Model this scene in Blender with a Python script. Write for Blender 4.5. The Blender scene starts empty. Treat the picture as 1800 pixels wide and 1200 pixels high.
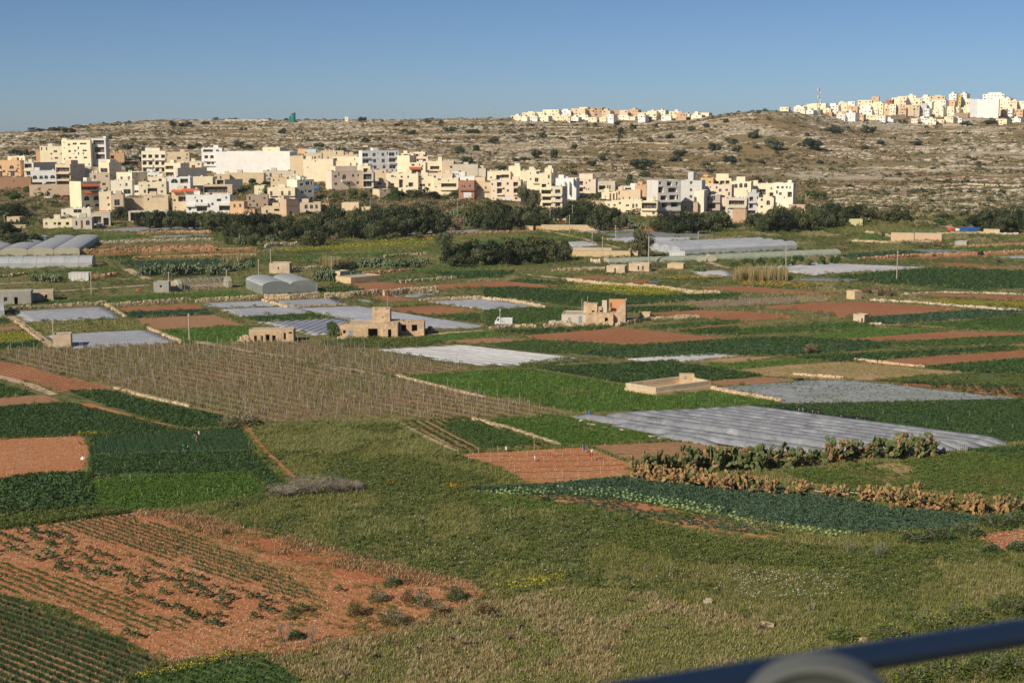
import bpy, bmesh, math, random
import numpy as np
from math import sin, cos, tan, atan, atan2, radians, pi, sqrt, floor
from mathutils import Vector, Matrix
random.seed(7); RNG = np.random.default_rng(11)
SC = bpy.context.scene; COL = SC.collection
# ------------------------------------------------------------------ camera
F = 2500.0; CAMH = 43.0; PITCH = atan(370/2500.0)
cam = bpy.data.cameras.new('camera'); cam.lens = 50; cam.sensor_width = 36; cam.clip_start = 0.1; cam.clip_end = 20000
cam.dof.use_dof = True; cam.dof.focus_distance = 330; cam.dof.aperture_fstop = 4.8
camo = bpy.data.objects.new('camera', cam); COL.objects.link(camo)
camo.location = (0, 0, CAMH); camo.rotation_euler = (pi/2-PITCH, 0, 0); SC.camera = camo
# ------------------------------------------------------------------ light
SUN_EL, SUN_AZ = 33.0, 41.0           # degrees; azimuth measured to the left of straight behind the camera
sd = Vector((-sin(radians(SUN_AZ))*cos(radians(SUN_EL)), -cos(radians(SUN_AZ))*cos(radians(SUN_EL)), sin(radians(SUN_EL))))
sun = bpy.data.lights.new('sun', 'SUN'); sun.energy = 4.85; sun.angle = radians(0.53); sun.color = (1.0, 0.885, 0.71)
suno = bpy.data.objects.new('sun', sun); COL.objects.link(suno); suno.rotation_euler = sd.to_track_quat('Z', 'Y').to_euler(); suno.location = (-60, -60, 120)
wd = bpy.data.worlds.new('World'); SC.world = wd; wd.use_nodes = True
nt = wd.node_tree; sky = nt.nodes.new('ShaderNodeTexSky'); sky.sky_type = 'NISHITA'; sky.sun_disc = False
sky.sun_elevation = radians(SUN_EL); sky.sun_rotation = radians(180+SUN_AZ); sky.altitude = 0
sky.air_density = 0.6; sky.dust_density = 0.3; sky.ozone_density = 6.0
nt.links.new(sky.outputs[0], nt.nodes['Background'].inputs[0]); nt.nodes['Background'].inputs[1].default_value = 0.073
SC.view_settings.view_transform = 'Standard'; SC.view_settings.look = 'None'; SC.view_settings.gamma = 1.0
SC.view_settings.exposure = 0.0; SC.view_settings.use_curve_mapping = False
# ------------------------------------------------------------------ projection and terrain
def ray(px, py):
    xc = (px-900)/F; yc = (600-py)/F
    return xc, cos(PITCH)+yc*sin(PITCH), -sin(PITCH)+yc*cos(PITCH)
def gp(px, py, z=0.0):
    a, b, c = ray(px, py); t = (z-CAMH)/c
    return Vector((a*t, b*t, z))
def fwd(d, z=0.0): return d*cos(PITCH)+(CAMH-z)*sin(PITCH)
def proj(v):
    f = v[1]*cos(PITCH)-(v[2]-CAMH)*sin(PITCH); u = v[1]*sin(PITCH)+(v[2]-CAMH)*cos(PITCH)
    return 900+F*v[0]/f, 600-F*u/f
def zat(py, d): return CAMH+d*math.tan(atan((600-py)/F)-PITCH)
_perm = RNG.random((257, 257))
def vnoise(x, y):
    xi = np.floor(x).astype(int); yi = np.floor(y).astype(int); fx = x-xi; fy = y-yi
    fx = fx*fx*(3-2*fx); fy = fy*fy*(3-2*fy); a = xi % 256; b = yi % 256; a1 = (xi+1) % 256; b1 = (yi+1) % 256
    return (_perm[a, b]*(1-fx)+_perm[a1, b]*fx)*(1-fy)+(_perm[a, b1]*(1-fx)+_perm[a1, b1]*fx)*fy
def fbm(x, y, o=4):
    x = np.asarray(x, float); y = np.asarray(y, float); s = 0; amp = .5
    for i in range(o):
        s = s+amp*vnoise(x+17.3*i, y+5.1*i); x = x*2.03; y = y*2.03; amp *= .5
    return s
TP = [-1600, -200, 0, 300, 600, 900, 1050, 1200, 1400, 1600, 1800, 2000, 3400]
TD = [640, 700, 770, 860, 1000, 1200, 1500, 1700, 2600, 7000]
TY = {640: [397]*13, 700: [383]*13,
 770: [336, 338, 340, 342, 346, 352, 356, 360, 364, 366, 366, 366, 366],
 860: [308, 308, 310, 314, 318, 326, 330, 334, 338, 342, 340, 338, 336],
 1000: [280, 280, 281, 282, 284, 288, 290, 294, 300, 306, 304, 300, 295],
 1200: [255, 254, 252, 250, 249, 249, 248, 246, 254, 266, 262, 256, 250],
 1500: [238, 238, 237, 212, 212, 209, 210, 211, 202, 206, 206, 203, 201],
 1700: [239, 239, 237, 214, 214, 211, 212, 213, 205, 201, 200, 198, 198],
 2600: [236, 236, 234, 224, 222, 220, 219, 218, 214, 212, 211, 210, 210], 7000: [233]*13}
_d = np.concatenate([np.arange(640, 1700, 10), np.arange(1700, 2600, 50), np.arange(2600, 7001, 400)]).astype(float)
_p = np.arange(-1600, 3401, 20).astype(float)
_rows = np.array([np.interp(_p, TP, TY[k]) for k in TD])
_Z = np.zeros((len(_d), len(_p)))
for j in range(len(_p)):
    yy = np.interp(_d, TD, _rows[:, j]); _Z[:, j] = CAMH+_d*np.tan(np.arctan((600-yy)/F)-PITCH)
for _ in range(3): _Z[1:-1] = (_Z[:-2]+2*_Z[1:-1]+_Z[2:])/4
for _ in range(6): _Z[:, 1:-1] = (_Z[:, :-2]+2*_Z[:, 1:-1]+_Z[:, 2:])/4
_Z[0] = 0; _Z = np.maximum(_Z, 0)
# a rounded rocky knoll in front of the ridge towards the mast
for i, dd in enumerate(_d):
    g = np.exp(-((_p-1340)/130)**2)*np.exp(-((dd-1330)/150)**2); _Z[i] += 17*g
    g = np.exp(-((_p-200)/160)**2)*np.exp(-((dd-1480)/120)**2); _Z[i] += 2.5*g
def T(x, y):
    x = np.asarray(x, float); y = np.asarray(y, float)
    yy = np.clip(y, 640, 6999); f = yy*cos(PITCH)+30*sin(PITCH); p = np.clip(900+F*x/f, -1599, 3399)
    i = np.clip(np.searchsorted(_d, yy, side='right')-1, 0, len(_d)-2); t = (yy-_d[i])/(_d[i+1]-_d[i])
    j = ((p+1600)/20).astype(int); j = np.clip(j, 0, len(_p)-2); s = (p-_p[j])/20
    z = (_Z[i, j]*(1-s)+_Z[i, j+1]*s)*(1-t)+(_Z[i+1, j]*(1-s)+_Z[i+1, j+1]*s)*t
    z = np.where(y <= 640, 0, z)
    # ledges and roughness on the open hill above the town
    k = np.clip((y-850)/120, 0, 1)*np.clip((1720-y)/150, 0, 1)
    h = z+9*fbm(x/90, y/60, 3)
    st = 3.2; fr = h/st-np.floor(h/st); led = (np.clip((fr-.62)/.38, 0, 1)-fr)*st
    z = z+k*(0.75*led*(fbm(x/70+9, y/50, 2) > .33)+1.6*(fbm(x/14, y/9, 3)-.45))
    e = 38.5*(1-y/95.0)
    return np.where(y < 95, np.minimum(e, 38.5), z)
_ds = np.concatenate([np.arange(96, 640, 2.0), np.arange(640, 2600, 1.5)])
def hit(px, py):
    """point of the real ground seen in that direction"""
    a, b, c = ray(px, py)
    zz = CAMH+c/b*_ds; g = T(a/b*_ds, _ds); k = np.nonzero(zz <= g)[0]
    d = _ds[k[0]] if len(k) else 1500.0
    return Vector((a/b*d, d, float(T(a/b*d, d))))
# ------------------------------------------------------------------ materials
MATS = {}
def mat(name, cols, scale=1.0, rough=.9, bump=0.0, bscale=None, coord='world', stretch=(1, 1, 1), spec=.2, rnd=0.0, big=None, detail=6, row=None, trans=0.0, alpha=1.0, metal=0.0, wet=None):
    """cols: 2-4 base colours spread over noise; row=(spacing, depth) furrows across the v of the UV map; big=(scale, colour, amount) slow patches"""
    if name in MATS: return MATS[name]
    m = bpy.data.materials.new(name); m.use_nodes = True; n = m.node_tree.nodes; L = m.node_tree.links
    b = n['Principled BSDF']; b.inputs['Roughness'].default_value = rough; b.inputs['Specular IOR Level'].default_value = spec; b.inputs['Metallic'].default_value = metal
    m.diffuse_color = (*cols[0], 1)
    if coord == 'uv': co = n.new('ShaderNodeTexCoord').outputs['UV']
    elif coord == 'obj': co = n.new('ShaderNodeTexCoord').outputs['Object']
    else: co = n.new('ShaderNodeNewGeometry').outputs['Position']
    mp = n.new('ShaderNodeMapping'); mp.inputs['Scale'].default_value = stretch; L.new(co, mp.inputs[0])
    nz = n.new('ShaderNodeTexNoise'); nz.inputs['Scale'].default_value = scale; nz.inputs['Detail'].default_value = detail; nz.inputs['Roughness'].default_value = .65
    L.new(mp.outputs[0], nz.inputs['Vector'])
    cr = n.new('ShaderNodeValToRGB'); el = cr.color_ramp.elements; K = len(cols)
    while len(el) < K: el.new(.5)
    for i, c in enumerate(cols):
        el[i].position = .5 if K == 1 else .3+.4*i/(K-1); el[i].color = (*c, 1)
    L.new(nz.outputs['Fac'], cr.inputs[0]); out = cr.outputs[0]
    if big:
        n2 = n.new('ShaderNodeTexNoise'); n2.inputs['Scale'].default_value = big[0]; n2.inputs['Detail'].default_value = 4; L.new(mp.outputs[0], n2.inputs['Vector'])
        r2 = n.new('ShaderNodeMapRange'); r2.inputs[1].default_value = .42; r2.inputs[2].default_value = .62; r2.inputs[4].default_value = big[2]; L.new(n2.outputs['Fac'], r2.inputs[0])
        mx = n.new('ShaderNodeMix'); mx.data_type = 'RGBA'; L.new(r2.outputs[0], mx.inputs[0]); L.new(out, mx.inputs[6]); mx.inputs[7].default_value = (*big[1], 1); out = mx.outputs[2]
    if rnd:
        oi = n.new('ShaderNodeObjectInfo'); hv = n.new('ShaderNodeHueSaturation')
        r3 = n.new('ShaderNodeMapRange'); r3.inputs[3].default_value = 1-rnd; r3.inputs[4].default_value = 1+rnd; L.new(oi.outputs['Random'], r3.inputs[0]); L.new(r3.outputs[0], hv.inputs['Value'])
        r4 = n.new('ShaderNodeMapRange'); r4.inputs[3].default_value = .5+rnd*.06; r4.inputs[4].default_value = .5-rnd*.06; L.new(oi.outputs['Random'], r4.inputs[0]); L.new(r4.outputs[0], hv.inputs['Hue'])
        L.new(out, hv.inputs['Color']); out = hv.outputs[0]
    L.new(out, b.inputs['Base Color'])
    hgt = None
    if bump:
        nb = n.new('ShaderNodeTexNoise'); nb.inputs['Scale'].default_value = bscale or scale*3; nb.inputs['Detail'].default_value = 5; L.new(mp.outputs[0], nb.inputs['Vector']); hgt = nb.outputs['Fac']
    if row:
        uv = n.new('ShaderNodeTexCoord').outputs['UV']; sp = n.new('ShaderNodeSeparateXYZ'); L.new(uv, sp.inputs[0])
        nw = n.new('ShaderNodeTexNoise'); nw.inputs['Scale'].default_value = .25; L.new(uv, nw.inputs['Vector'])
        ad = n.new('ShaderNodeMath'); ad.operation = 'MULTIPLY_ADD'; L.new(nw.outputs['Fac'], ad.inputs[0]); ad.inputs[1].default_value = row[0]*.5; L.new(sp.outputs[1], ad.inputs[2])
        mm = n.new('ShaderNodeMath'); mm.operation = 'MULTIPLY'; L.new(ad.outputs[0], mm.inputs[0]); mm.inputs[1].default_value = 2*pi/row[0]
        sn = n.new('ShaderNodeMath'); sn.operation = 'SINE'; L.new(mm.outputs[0], sn.inputs[0])
        if hgt:
            a2 = n.new('ShaderNodeMath'); a2.operation = 'MULTIPLY_ADD'; L.new(hgt, a2.inputs[0]); a2.inputs[1].default_value = bump/max(row[1], .01)*2; L.new(sn.outputs[0], a2.inputs[2]); hgt = a2.outputs[0]
        else: hgt = sn.outputs[0]
    if hgt:
        bp = n.new('ShaderNodeBump'); bp.inputs['Strength'].default_value = .8; bp.inputs['Distance'].default_value = row[1]*.5 if row else bump; L.new(hgt, bp.inputs['Height']); L.new(bp.outputs[0], b.inputs['Normal'])
    surf = b.outputs[0]; o = n['Material Output']
    if trans:
        tr = n.new('ShaderNodeBsdfTranslucent'); L.new(out, tr.inputs['Color']); ms = n.new('ShaderNodeMixShader'); ms.inputs[0].default_value = trans; L.new(surf, ms.inputs[1]); L.new(tr.outputs[0], ms.inputs[2]); surf = ms.outputs[0]
    if alpha < 1:
        tp = n.new('ShaderNodeBsdfTransparent'); ms = n.new('ShaderNodeMixShader'); ms.inputs[0].default_value = alpha; L.new(tp.outputs[0], ms.inputs[1]); L.new(surf, ms.inputs[2]); surf = ms.outputs[0]
    L.new(surf, o.inputs['Surface']); MATS[name] = m
    return m
def plaster(c, tag=None):
    nm = 'plaster_%02x%02x%02x' % tuple(int(v*255) for v in c)
    d = tuple(v*.86 for v in c); e = tuple(min(1, v*1.06) for v in c)
    return mat(nm, [d, c, e], scale=.35, rough=.92, coord='obj', stretch=(1, 1, .7), bump=.01, bscale=2, rnd=.05, big=(.12, tuple(v*.85 for v in c), .3))
# ------------------------------------------------------------------ mesh helpers
class MB:
    def __init__(s): s.v = []; s.f = []; s.m = []
    def quad(s, a, b, c, d, m=0):
        k = len(s.v); s.v += [tuple(a), tuple(b), tuple(c), tuple(d)]; s.f.append((k, k+1, k+2, k+3)); s.m.append(m)
    def poly(s, pts, m=0):
        k = len(s.v); s.v += [tuple(p) for p in pts]; s.f.append(tuple(range(k, k+len(pts)))); s.m.append(m)
    def box(s, x0, x1, y0, y1, z0, z1, m=0, bottom=True):
        k = len(s.v); s.v += [(x0, y0, z0), (x1, y0, z0), (x1, y1, z0), (x0, y1, z0), (x0, y0, z1), (x1, y0, z1), (x1, y1, z1), (x0, y1, z1)]
        fs = [(0, 1, 5, 4), (1, 2, 6, 5), (2, 3, 7, 6), (3, 0, 4, 7), (4, 5, 6, 7)]+([(3, 2, 1, 0)] if bottom else [])
        for f in fs: s.f.append(tuple(k+i for i in f)); s.m.append(m)
    def obox(s, c, ax, ay, az, m=0):
        c = Vector(c); k = len(s.v)
        for sz in (-1, 1):
            for sx, sy in ((-1, -1), (1, -1), (1, 1), (-1, 1)): s.v.append(tuple(c+ax*sx+ay*sy+az*sz))
        for f in ((0, 1, 5, 4), (1, 2, 6, 5), (2, 3, 7, 6), (3, 0, 4, 7), (4, 5, 6, 7), (3, 2, 1, 0)): s.f.append(tuple(k+i for i in f)); s.m.append(m)
    def tube(s, a, b, r0, r1=None, n=6, m=0, cap=True):
        a = Vector(a); b = Vector(b); r1 = r0 if r1 is None else r1; d = (b-a).normalized(); u = d.orthogonal().normalized(); w = d.cross(u); k = len(s.v)
        for p, r in ((a, r0), (b, r1)):
            for i in range(n):
                t = 2*pi*i/n; s.v.append(tuple(p+u*(r*cos(t))+w*(r*sin(t))))
        for i in range(n): s.f.append((k+i, k+(i+1) % n, k+n+(i+1) % n, k+n+i)); s.m.append(m)
        if cap: s.f.append(tuple(k+n+i for i in range(n))); s.m.append(m); s.f.append(tuple(k+n-1-i for i in range(n))); s.m.append(m)
    def mesh(s, name, mats):
        me = bpy.data.meshes.new(name); me.from_pydata(s.v, [], s.f)
        for x in (mats if isinstance(mats, (list, tuple)) else [mats]): me.materials.append(x)
        me.polygons.foreach_set('material_index', s.m); me.update(); return me
    def build(s, name, mats, parent=None, loc=None, rz=0):
        return link(name, s.mesh(name, mats), parent, loc, rz)
def link(name, me, parent=None, loc=None, rz=0):
    o = bpy.data.objects.new(name, me); COL.objects.link(o)
    if parent: o.parent = parent
    if loc is not None: o.location = loc
    if rz: o.rotation_euler = (0, 0, rz)
    return o
def npmesh(name, V, Fq, mats, smooth=False):
    """V (n,3), Fq (m,4) or (m,3)"""
    me = bpy.data.meshes.new(name); V = np.asarray(V, np.float32); Fq = np.asarray(Fq, np.int32); k = Fq.shape[1]
    me.vertices.add(len(V)); me.vertices.foreach_set('co', V.ravel()); me.loops.add(Fq.size); me.loops.foreach_set('vertex_index', Fq.ravel())
    me.polygons.add(len(Fq)); me.polygons.foreach_set('loop_start', np.arange(0, Fq.size, k, dtype=np.int32)); me.update(calc_edges=True)
    for x in (mats if isinstance(mats, (list, tuple)) else [mats]): me.materials.append(x)
    if smooth: me.polygons.foreach_set('use_smooth', np.ones(len(Fq), bool))
    me.validate(); return me
def tag(o, label=None, cat=None, group=None, kind=None):
    if label: o['label'] = label
    if cat: o['category'] = cat
    if group: o['group'] = group
    if kind: o['kind'] = kind
    return o
def empty(name, loc, rz=0):
    o = bpy.data.objects.new(name, None); o.empty_display_size = .5; COL.objects.link(o); o.location = loc; o.rotation_euler = (0, 0, rz); return o
PENDING = []      # things whose label is completed at the end with what they stand beside
MARKS = []        # (phrase, px, py): things one can find in the picture
def place_label(o, base, px, py, cat, group=None):
    o['category'] = cat
    if group: o['group'] = group
    PENDING.append((o, base, px, py))
# ------------------------------------------------------------------ planting (stuff): points that carry small plants
PROT = {}
def proto(kind, meshes):
    c = bpy.data.collections.new('plants_'+kind)
    for i, me in enumerate(meshes): c.objects.link(bpy.data.objects.new('plant_'+kind, me))
    g = bpy.data.node_groups.new('planting_'+kind, 'GeometryNodeTree')
    g.interface.new_socket('Geometry', in_out='INPUT', socket_type='NodeSocketGeometry'); g.interface.new_socket('Geometry', in_out='OUTPUT', socket_type='NodeSocketGeometry')
    n = g.nodes; L = g.links; gi = n.new('NodeGroupInput'); go = n.new('NodeGroupOutput'); ci = n.new('GeometryNodeCollectionInfo'); ci.inputs[0].default_value = c
    ci.inputs['Separate Children'].default_value = True; ci.inputs['Reset Children'].default_value = True
    ip = n.new('GeometryNodeInstanceOnPoints'); ip.inputs['Pick Instance'].default_value = True
    a1 = n.new('GeometryNodeInputNamedAttribute'); a1.data_type = 'FLOAT'; a1.inputs[0].default_value = 'sc'
    a2 = n.new('GeometryNodeInputNamedAttribute'); a2.data_type = 'FLOAT'; a2.inputs[0].default_value = 'rz'
    cx = n.new('ShaderNodeCombineXYZ'); er = n.new('FunctionNodeEulerToRotation')
    L.new(gi.outputs[0], ip.inputs['Points']); L.new(ci.outputs[0], ip.inputs['Instance']); L.new(a2.outputs[0], cx.inputs[2]); L.new(cx.outputs[0], er.inputs[0]); L.new(er.outputs[0], ip.inputs['Rotation'])
    L.new(a1.outputs[0], ip.inputs['Scale']); L.new(ip.outputs[0], go.inputs[0]); PROT[kind] = g
def planting(name, pts, kind, sc, label, cat, jit=.35, rot=None):
    pts = np.asarray(pts, np.float32)
    if len(pts) == 0: return None
    me = bpy.data.meshes.new(name); me.vertices.add(len(pts)); me.vertices.foreach_set('co', pts.ravel())
    s = (np.asarray(sc)*RNG.uniform(1-jit, 1+jit, len(pts))).astype(np.float32); r = (RNG.uniform(0, 2*pi, len(pts)) if rot is None else rot+RNG.uniform(-.3, .3, len(pts))).astype(np.float32)
    me.attributes.new('sc', 'FLOAT', 'POINT').data.foreach_set('value', s); me.attributes.new('rz', 'FLOAT', 'POINT').data.foreach_set('value', r)
    o = link(name, me); md = o.modifiers.new('planting', 'NODES'); md.node_group = PROT[kind]
    return tag(o, label, cat, kind='stuff')
def inpoly(P, poly):
    poly = np.asarray(poly, float); x = P[:, 0]; y = P[:, 1]; ins = np.zeros(len(P), bool); j = len(poly)-1
    for i in range(len(poly)):
        xi, yi = poly[i]; xj, yj = poly[j]
        c = ((yi > y) != (yj > y)) & (x < (xj-xi)*(y-yi)/(yj-yi+1e-12)+xi); ins ^= c; j = i
    return ins
def wpoly(pp): return [tuple(gp(x, y)[:2]) for x, y in pp]
def rowpts(wp, ang, rs, ps, jr=.1, jp=.3, mask=None):
    """points on rows that run at angle ang; rs between rows, ps along them"""
    wp = np.asarray(wp); c, s = cos(ang), sin(ang); U = wp[:, 0]*c+wp[:, 1]*s; V = -wp[:, 0]*s+wp[:, 1]*c
    u, v = np.meshgrid(np.arange(U.min(), U.max(), ps), np.arange(V.min(), V.max(), rs)); u = u.ravel(); v = v.ravel()
    u = u+RNG.uniform(-jp, jp, len(u))*ps; v = v+RNG.normal(0, jr, len(v))*rs; v = v+.25*rs*np.sin(u/9.0)
    P = np.stack([u*c-v*s, u*s+v*c], 1); P = P[inpoly(P, wp)]
    if mask is not None: P = P[mask(P)]
    return P
def p3(P, z=0.0): return np.concatenate([P, np.full((len(P), 1), z)], 1)
# ================================================================== plant prototypes
def leafmesh(name, n, r, h, lw, ll, mats, up=.5, seed=0, base=.05, shell=True, msel=None):
    """a clump of n folded leaf quads through a dome of radius r, height h"""
    R = np.random.default_rng(seed); V = []; Q = []; M = []
    for i in range(n):
        th = R.uniform(0, 2*pi); q = sqrt(R.uniform(0.02, 1)); zz = base+h*(1-q*q*.75)*R.uniform(.45 if shell else .1, 1.0); x = r*q*cos(th); y = r*q*sin(th)
        d = np.array([cos(th)*q+R.normal(0, .5), sin(th)*q+R.normal(0, .5), up+R.normal(0, .35)]); d /= np.linalg.norm(d)
        s = np.cross(d, [R.normal(0, .3), R.normal(0, .3), 1]); s /= np.linalg.norm(s)+1e-9
        L = ll*R.uniform(.6, 1.25); Wd = lw*R.uniform(.6, 1.25); p = np.array([x, y, zz]); k = len(V)
        V += [p-d*L*.5, p+s*Wd*.5, p+d*L*.5, p-s*Wd*.5]; Q.append((k, k+1, k+2, k+3)); M.append(0 if msel is None else msel(i, R, zz/h))
    me = npmesh(name, V, Q, mats); me.polygons.foreach_set('material_index', np.array(M, np.int32)); return me
def blademesh(name, n, spread, h, w, mats, lean=.35, seed=0, msel=None):
    R = np.random.default_rng(seed); V = []; Q = []; M = []
    for i in range(n):
        a = R.uniform(0, 2*pi); q = spread*sqrt(R.uniform(0, 1)); p = np.array([q*cos(a), q*sin(a), -.02]); b = R.uniform(0, 2*pi); H = h*R.uniform(.55, 1.2); l = lean*H*R.uniform(.2, 1.3)
        d = np.array([cos(b), sin(b), 0]); s = np.array([-sin(b), cos(b), 0])*w*.5; k = len(V); m1 = p+d*l*.3+[0, 0, H*.6]; m2 = p+d*l+[0, 0, H]
        V += [p-s, p+s, m1+s*.8, m1-s*.8, m2+s*.15, m2-s*.15]; Q += [(k, k+1, k+2, k+3), (k+3, k+2, k+4, k+5)]; mm = 0 if msel is None else msel(i, R); M += [mm, mm]
    me = npmesh(name, V, Q, mats); me.polygons.foreach_set('material_index', np.array(M, np.int32)); return me
def leafmat(name, c, var=.25, rnd=.22, tr=.2):
    return mat(name, [tuple(v*(1-var) for v in c), c, tuple(min(1, v*(1+var)) for v in c)], scale=2.5, rough=.6, spec=.25, rnd=rnd, trans=tr, coord='obj', detail=3)
G_GRASS = leafmat('grass_green', (.205, .25, .06), tr=.35); G_GRASS2 = leafmat('grass_olive', (.275, .285, .085), tr=.35); G_DRY = leafmat('grass_dry', (.54, .44, .25), tr=.35); G_BRIGHT = leafmat('leaf_bright', (.115, .205, .035))
G_DARK = leafmat('leaf_dark', (.068, .122, .042)); G_TEAL = leafmat('leaf_bluegreen', (.085, .14, .09)); G_MID = leafmat('leaf_mid', (.095, .16, .048)); G_ONION = leafmat('leaf_onion', (.065, .13, .058))
G_PALEG = leafmat('grass_palegreen', (.38, .38, .15), tr=.35); G_CAB = leafmat('cabbage_pale', (.30, .42, .16)); YEL = mat('petal_yellow', [(.62, .45, .02), (.75, .6, .05)], scale=3, rough=.6, coord='obj'); ORA = mat('petal_orange', [(.75, .33, .02), (.8, .45, .03)], scale=3, rough=.6, coord='obj'); WHI = mat('petal_white', [(.75, .75, .7), (.8, .8, .75)], scale=3, rough=.6, coord='obj')
G_VINE = leafmat('vine_twigs', (.155, .115, .055), tr=0); G_RUST = leafmat('grass_rust', (.36, .19, .09)); G_YG = leafmat('leaf_yellowgreen', (.22, .25, .035)); G_GREY = leafmat('twig_grey', (.27, .235, .20), tr=0); G_WEED = leafmat('weed_dark', (.15, .18, .06), tr=.3)
def two(f): return [f(1), f(2), f(3)]
proto('grass', two(lambda s: blademesh('grass_tuft', 13, .3, .34, .05, [G_GRASS, G_GRASS2, G_DRY], 1.0, s, lambda i, R: int(R.choice([0, 0, 0, 0, 1, 1, 1, 2], 1)[0]))))
proto('pale', two(lambda s: blademesh('pale_tuft', 13, .3, .36, .05, [G_GRASS2, G_GRASS, G_DRY], 1.1, s+5, lambda i, R: int(R.choice([0, 0, 0, 1, 2], 1)[0]))))
proto('plume', two(lambda s: blademesh('plume_tuft', 12, .3, .5, .05, [G_PALEG, G_GRASS], .9, s+105, lambda i, R: int(R.choice([0, 0, 0, 1], 1)[0]))))
proto('dry', two(lambda s: blademesh('dry_tuft', 11, .25, .33, .05, [G_DRY, G_RUST, G_GRASS2], .7, s+9, lambda i, R: int(R.choice([0, 0, 0, 1, 2], 1)[0]))))
proto('rust', two(lambda s: blademesh('rust_tuft', 10, .25, .28, .05, [G_RUST, G_DRY], .7, s+19, lambda i, R: int(R.choice([0, 0, 1], 1)[0]))))
proto('short', two(lambda s: blademesh('short_grass', 12, .25, .16, .05, [G_GRASS, G_GRASS2, G_DRY], .8, s+29, lambda i, R: int(R.choice([0, 1, 1, 2], 1)[0]))))
proto('weed', two(lambda s: leafmesh('weed', 34, .36, .42, .1, .16, [G_WEED, G_GRASS, G_MID], .5, s, msel=lambda i, R, z: int(R.choice([0, 0, 1, 1, 2], 1)[0]))))
proto('dark', two(lambda s: leafmesh('dark_plant', 22, .33, .34, .15, .22, [G_DARK, G_MID], .5, s, msel=lambda i, R, z: int(R.choice([0, 0, 1], 1)[0]))))
proto('teal', two(lambda s: leafmesh('bluegreen_plant', 18, .34, .30, .17, .26, [G_TEAL, G_DARK], .55, s, msel=lambda i, R, z: int(R.choice([0, 0, 1], 1)[0]))))
proto('mid', two(lambda s: leafmesh('mid_plant', 22, .33, .3, .14, .2, [G_MID, G_DARK, G_BRIGHT], .5, s, msel=lambda i, R, z: int(R.choice([0, 0, 1, 2], 1)[0]))))
proto('bright', two(lambda s: leafmesh('bright_plant', 24, .33, .28, .11, .18, [G_BRIGHT, G_MID], .6, s, msel=lambda i, R, z: int(R.choice([0, 0, 0, 1], 1)[0]))))
proto('brightgrass', two(lambda s: blademesh('bright_grass', 12, .3, .34, .06, [G_BRIGHT, G_MID], .35, s+41, lambda i, R: int(R.choice([0, 0, 1], 1)[0]))))
proto('onion', two(lambda s: blademesh('onion', 9, .12, .42, .05, [G_ONION, G_MID], .4, s+50, lambda i, R: int(R.choice([0, 0, 1], 1)[0]))))
proto('yellow', two(lambda s: leafmesh('yellow_flowers', 30, .36, .4, .09, .13, [G_MID, YEL, G_YG], .5, s, msel=lambda i, R, z: 1 if z > .72 and R.random() < .75 else int(R.choice([0, 2], 1)[0]))))
proto('orange', two(lambda s: leafmesh('orange_flowers', 26, .36, .3, .09, .13, [G_MID, ORA, G_DARK], .5, s, msel=lambda i, R, z: 1 if z > .7 and R.random() < .8 else int(R.choice([0, 2], 1)[0]))))
proto('white', two(lambda s: leafmesh('white_flowers', 30, .34, .42, .06, .09, [G_WEED, WHI, G_GRASS2], .5, s, msel=lambda i, R, z: 1 if z > .8 and R.random() < .5 else int(R.choice([0, 2], 1)[0]))))
proto('vine', two(lambda s: blademesh('vine_twigs', 9, .3, .6, .045, [G_VINE, G_GREY, G_GRASS2], .6, s+60, lambda i, R: int(R.choice([0, 0, 1, 2], 1)[0]))))
proto('reed', two(lambda s: blademesh('reed', 14, .4, 2.6, .09, [G_DRY, G_RUST, G_GRASS2], .15, s+70, lambda i, R: int(R.choice([0, 0, 1, 2], 1)[0]))))
def cabmesh(s):
    R = np.random.default_rng(s); a = leafmesh('cabbage', 14, .26, .12, .2, .24, [G_CAB, G_TEAL], .35, s, msel=lambda i, R, z: int(R.choice([0, 0, 1], 1)[0])); bm = bmesh.new(); bm.from_mesh(a)
    bmesh.ops.create_icosphere(bm, subdivisions=1, radius=.15, matrix=Matrix.Translation((0, 0, .15))); bm.to_mesh(a); bm.free(); return a
proto('cabbage', two(cabmesh))
ROCKM = mat('limestone', [(.37, .31, .225), (.51, .445, .34), (.61, .545, .44)], scale=.9, rough=.95, coord='obj', bump=.08, bscale=3, rnd=.18)
def rockmesh(s, m=None, flat=.6, wide=1.0):
    R = np.random.default_rng(s); bm = bmesh.new(); bmesh.ops.create_icosphere(bm, subdivisions=1, radius=.5)
    for v in bm.verts: v.co *= R.uniform(.7, 1.25); v.co.z *= flat; v.co.x *= wide; v.co.z += .12
    me = bpy.data.meshes.new('rock'); bm.to_mesh(me); bm.free(); me.materials.append(m or ROCKM); return me
proto('rock', [rockmesh(i, None, .5, 2.0) for i in range(5)])
EARTHM = mat('soil_clod', [(.34, .15, .075), (.44, .21, .11), (.52, .30, .18)], scale=2, rough=.95, coord='obj', rnd=.2)
proto('clod', [rockmesh(20+i, EARTHM) for i in range(3)])
STONEM = mat('field_stone', [(.45, .36, .25), (.58, .48, .34), (.66, .56, .42)], scale=1.2, rough=.95, coord='obj', rnd=.15)
proto('pebble', [rockmesh(30+i, STONEM) for i in range(3)])
SCRUB = leafmat('scrub_leaf', (.055, .075, .04), tr=.1); SCRUB2 = leafmat('scrub_olive', (.19, .18, .09), tr=.1); SCRUB3 = leafmat('scrub_brown', (.34, .26, .155), tr=0)
proto('scrub', two(lambda s: leafmesh('scrub', 46, .95, .85, .4, .5, [SCRUB, SCRUB2], .4, s+80, msel=lambda i, R, z: int(R.choice([0, 0, 1], 1)[0]))))
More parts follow.
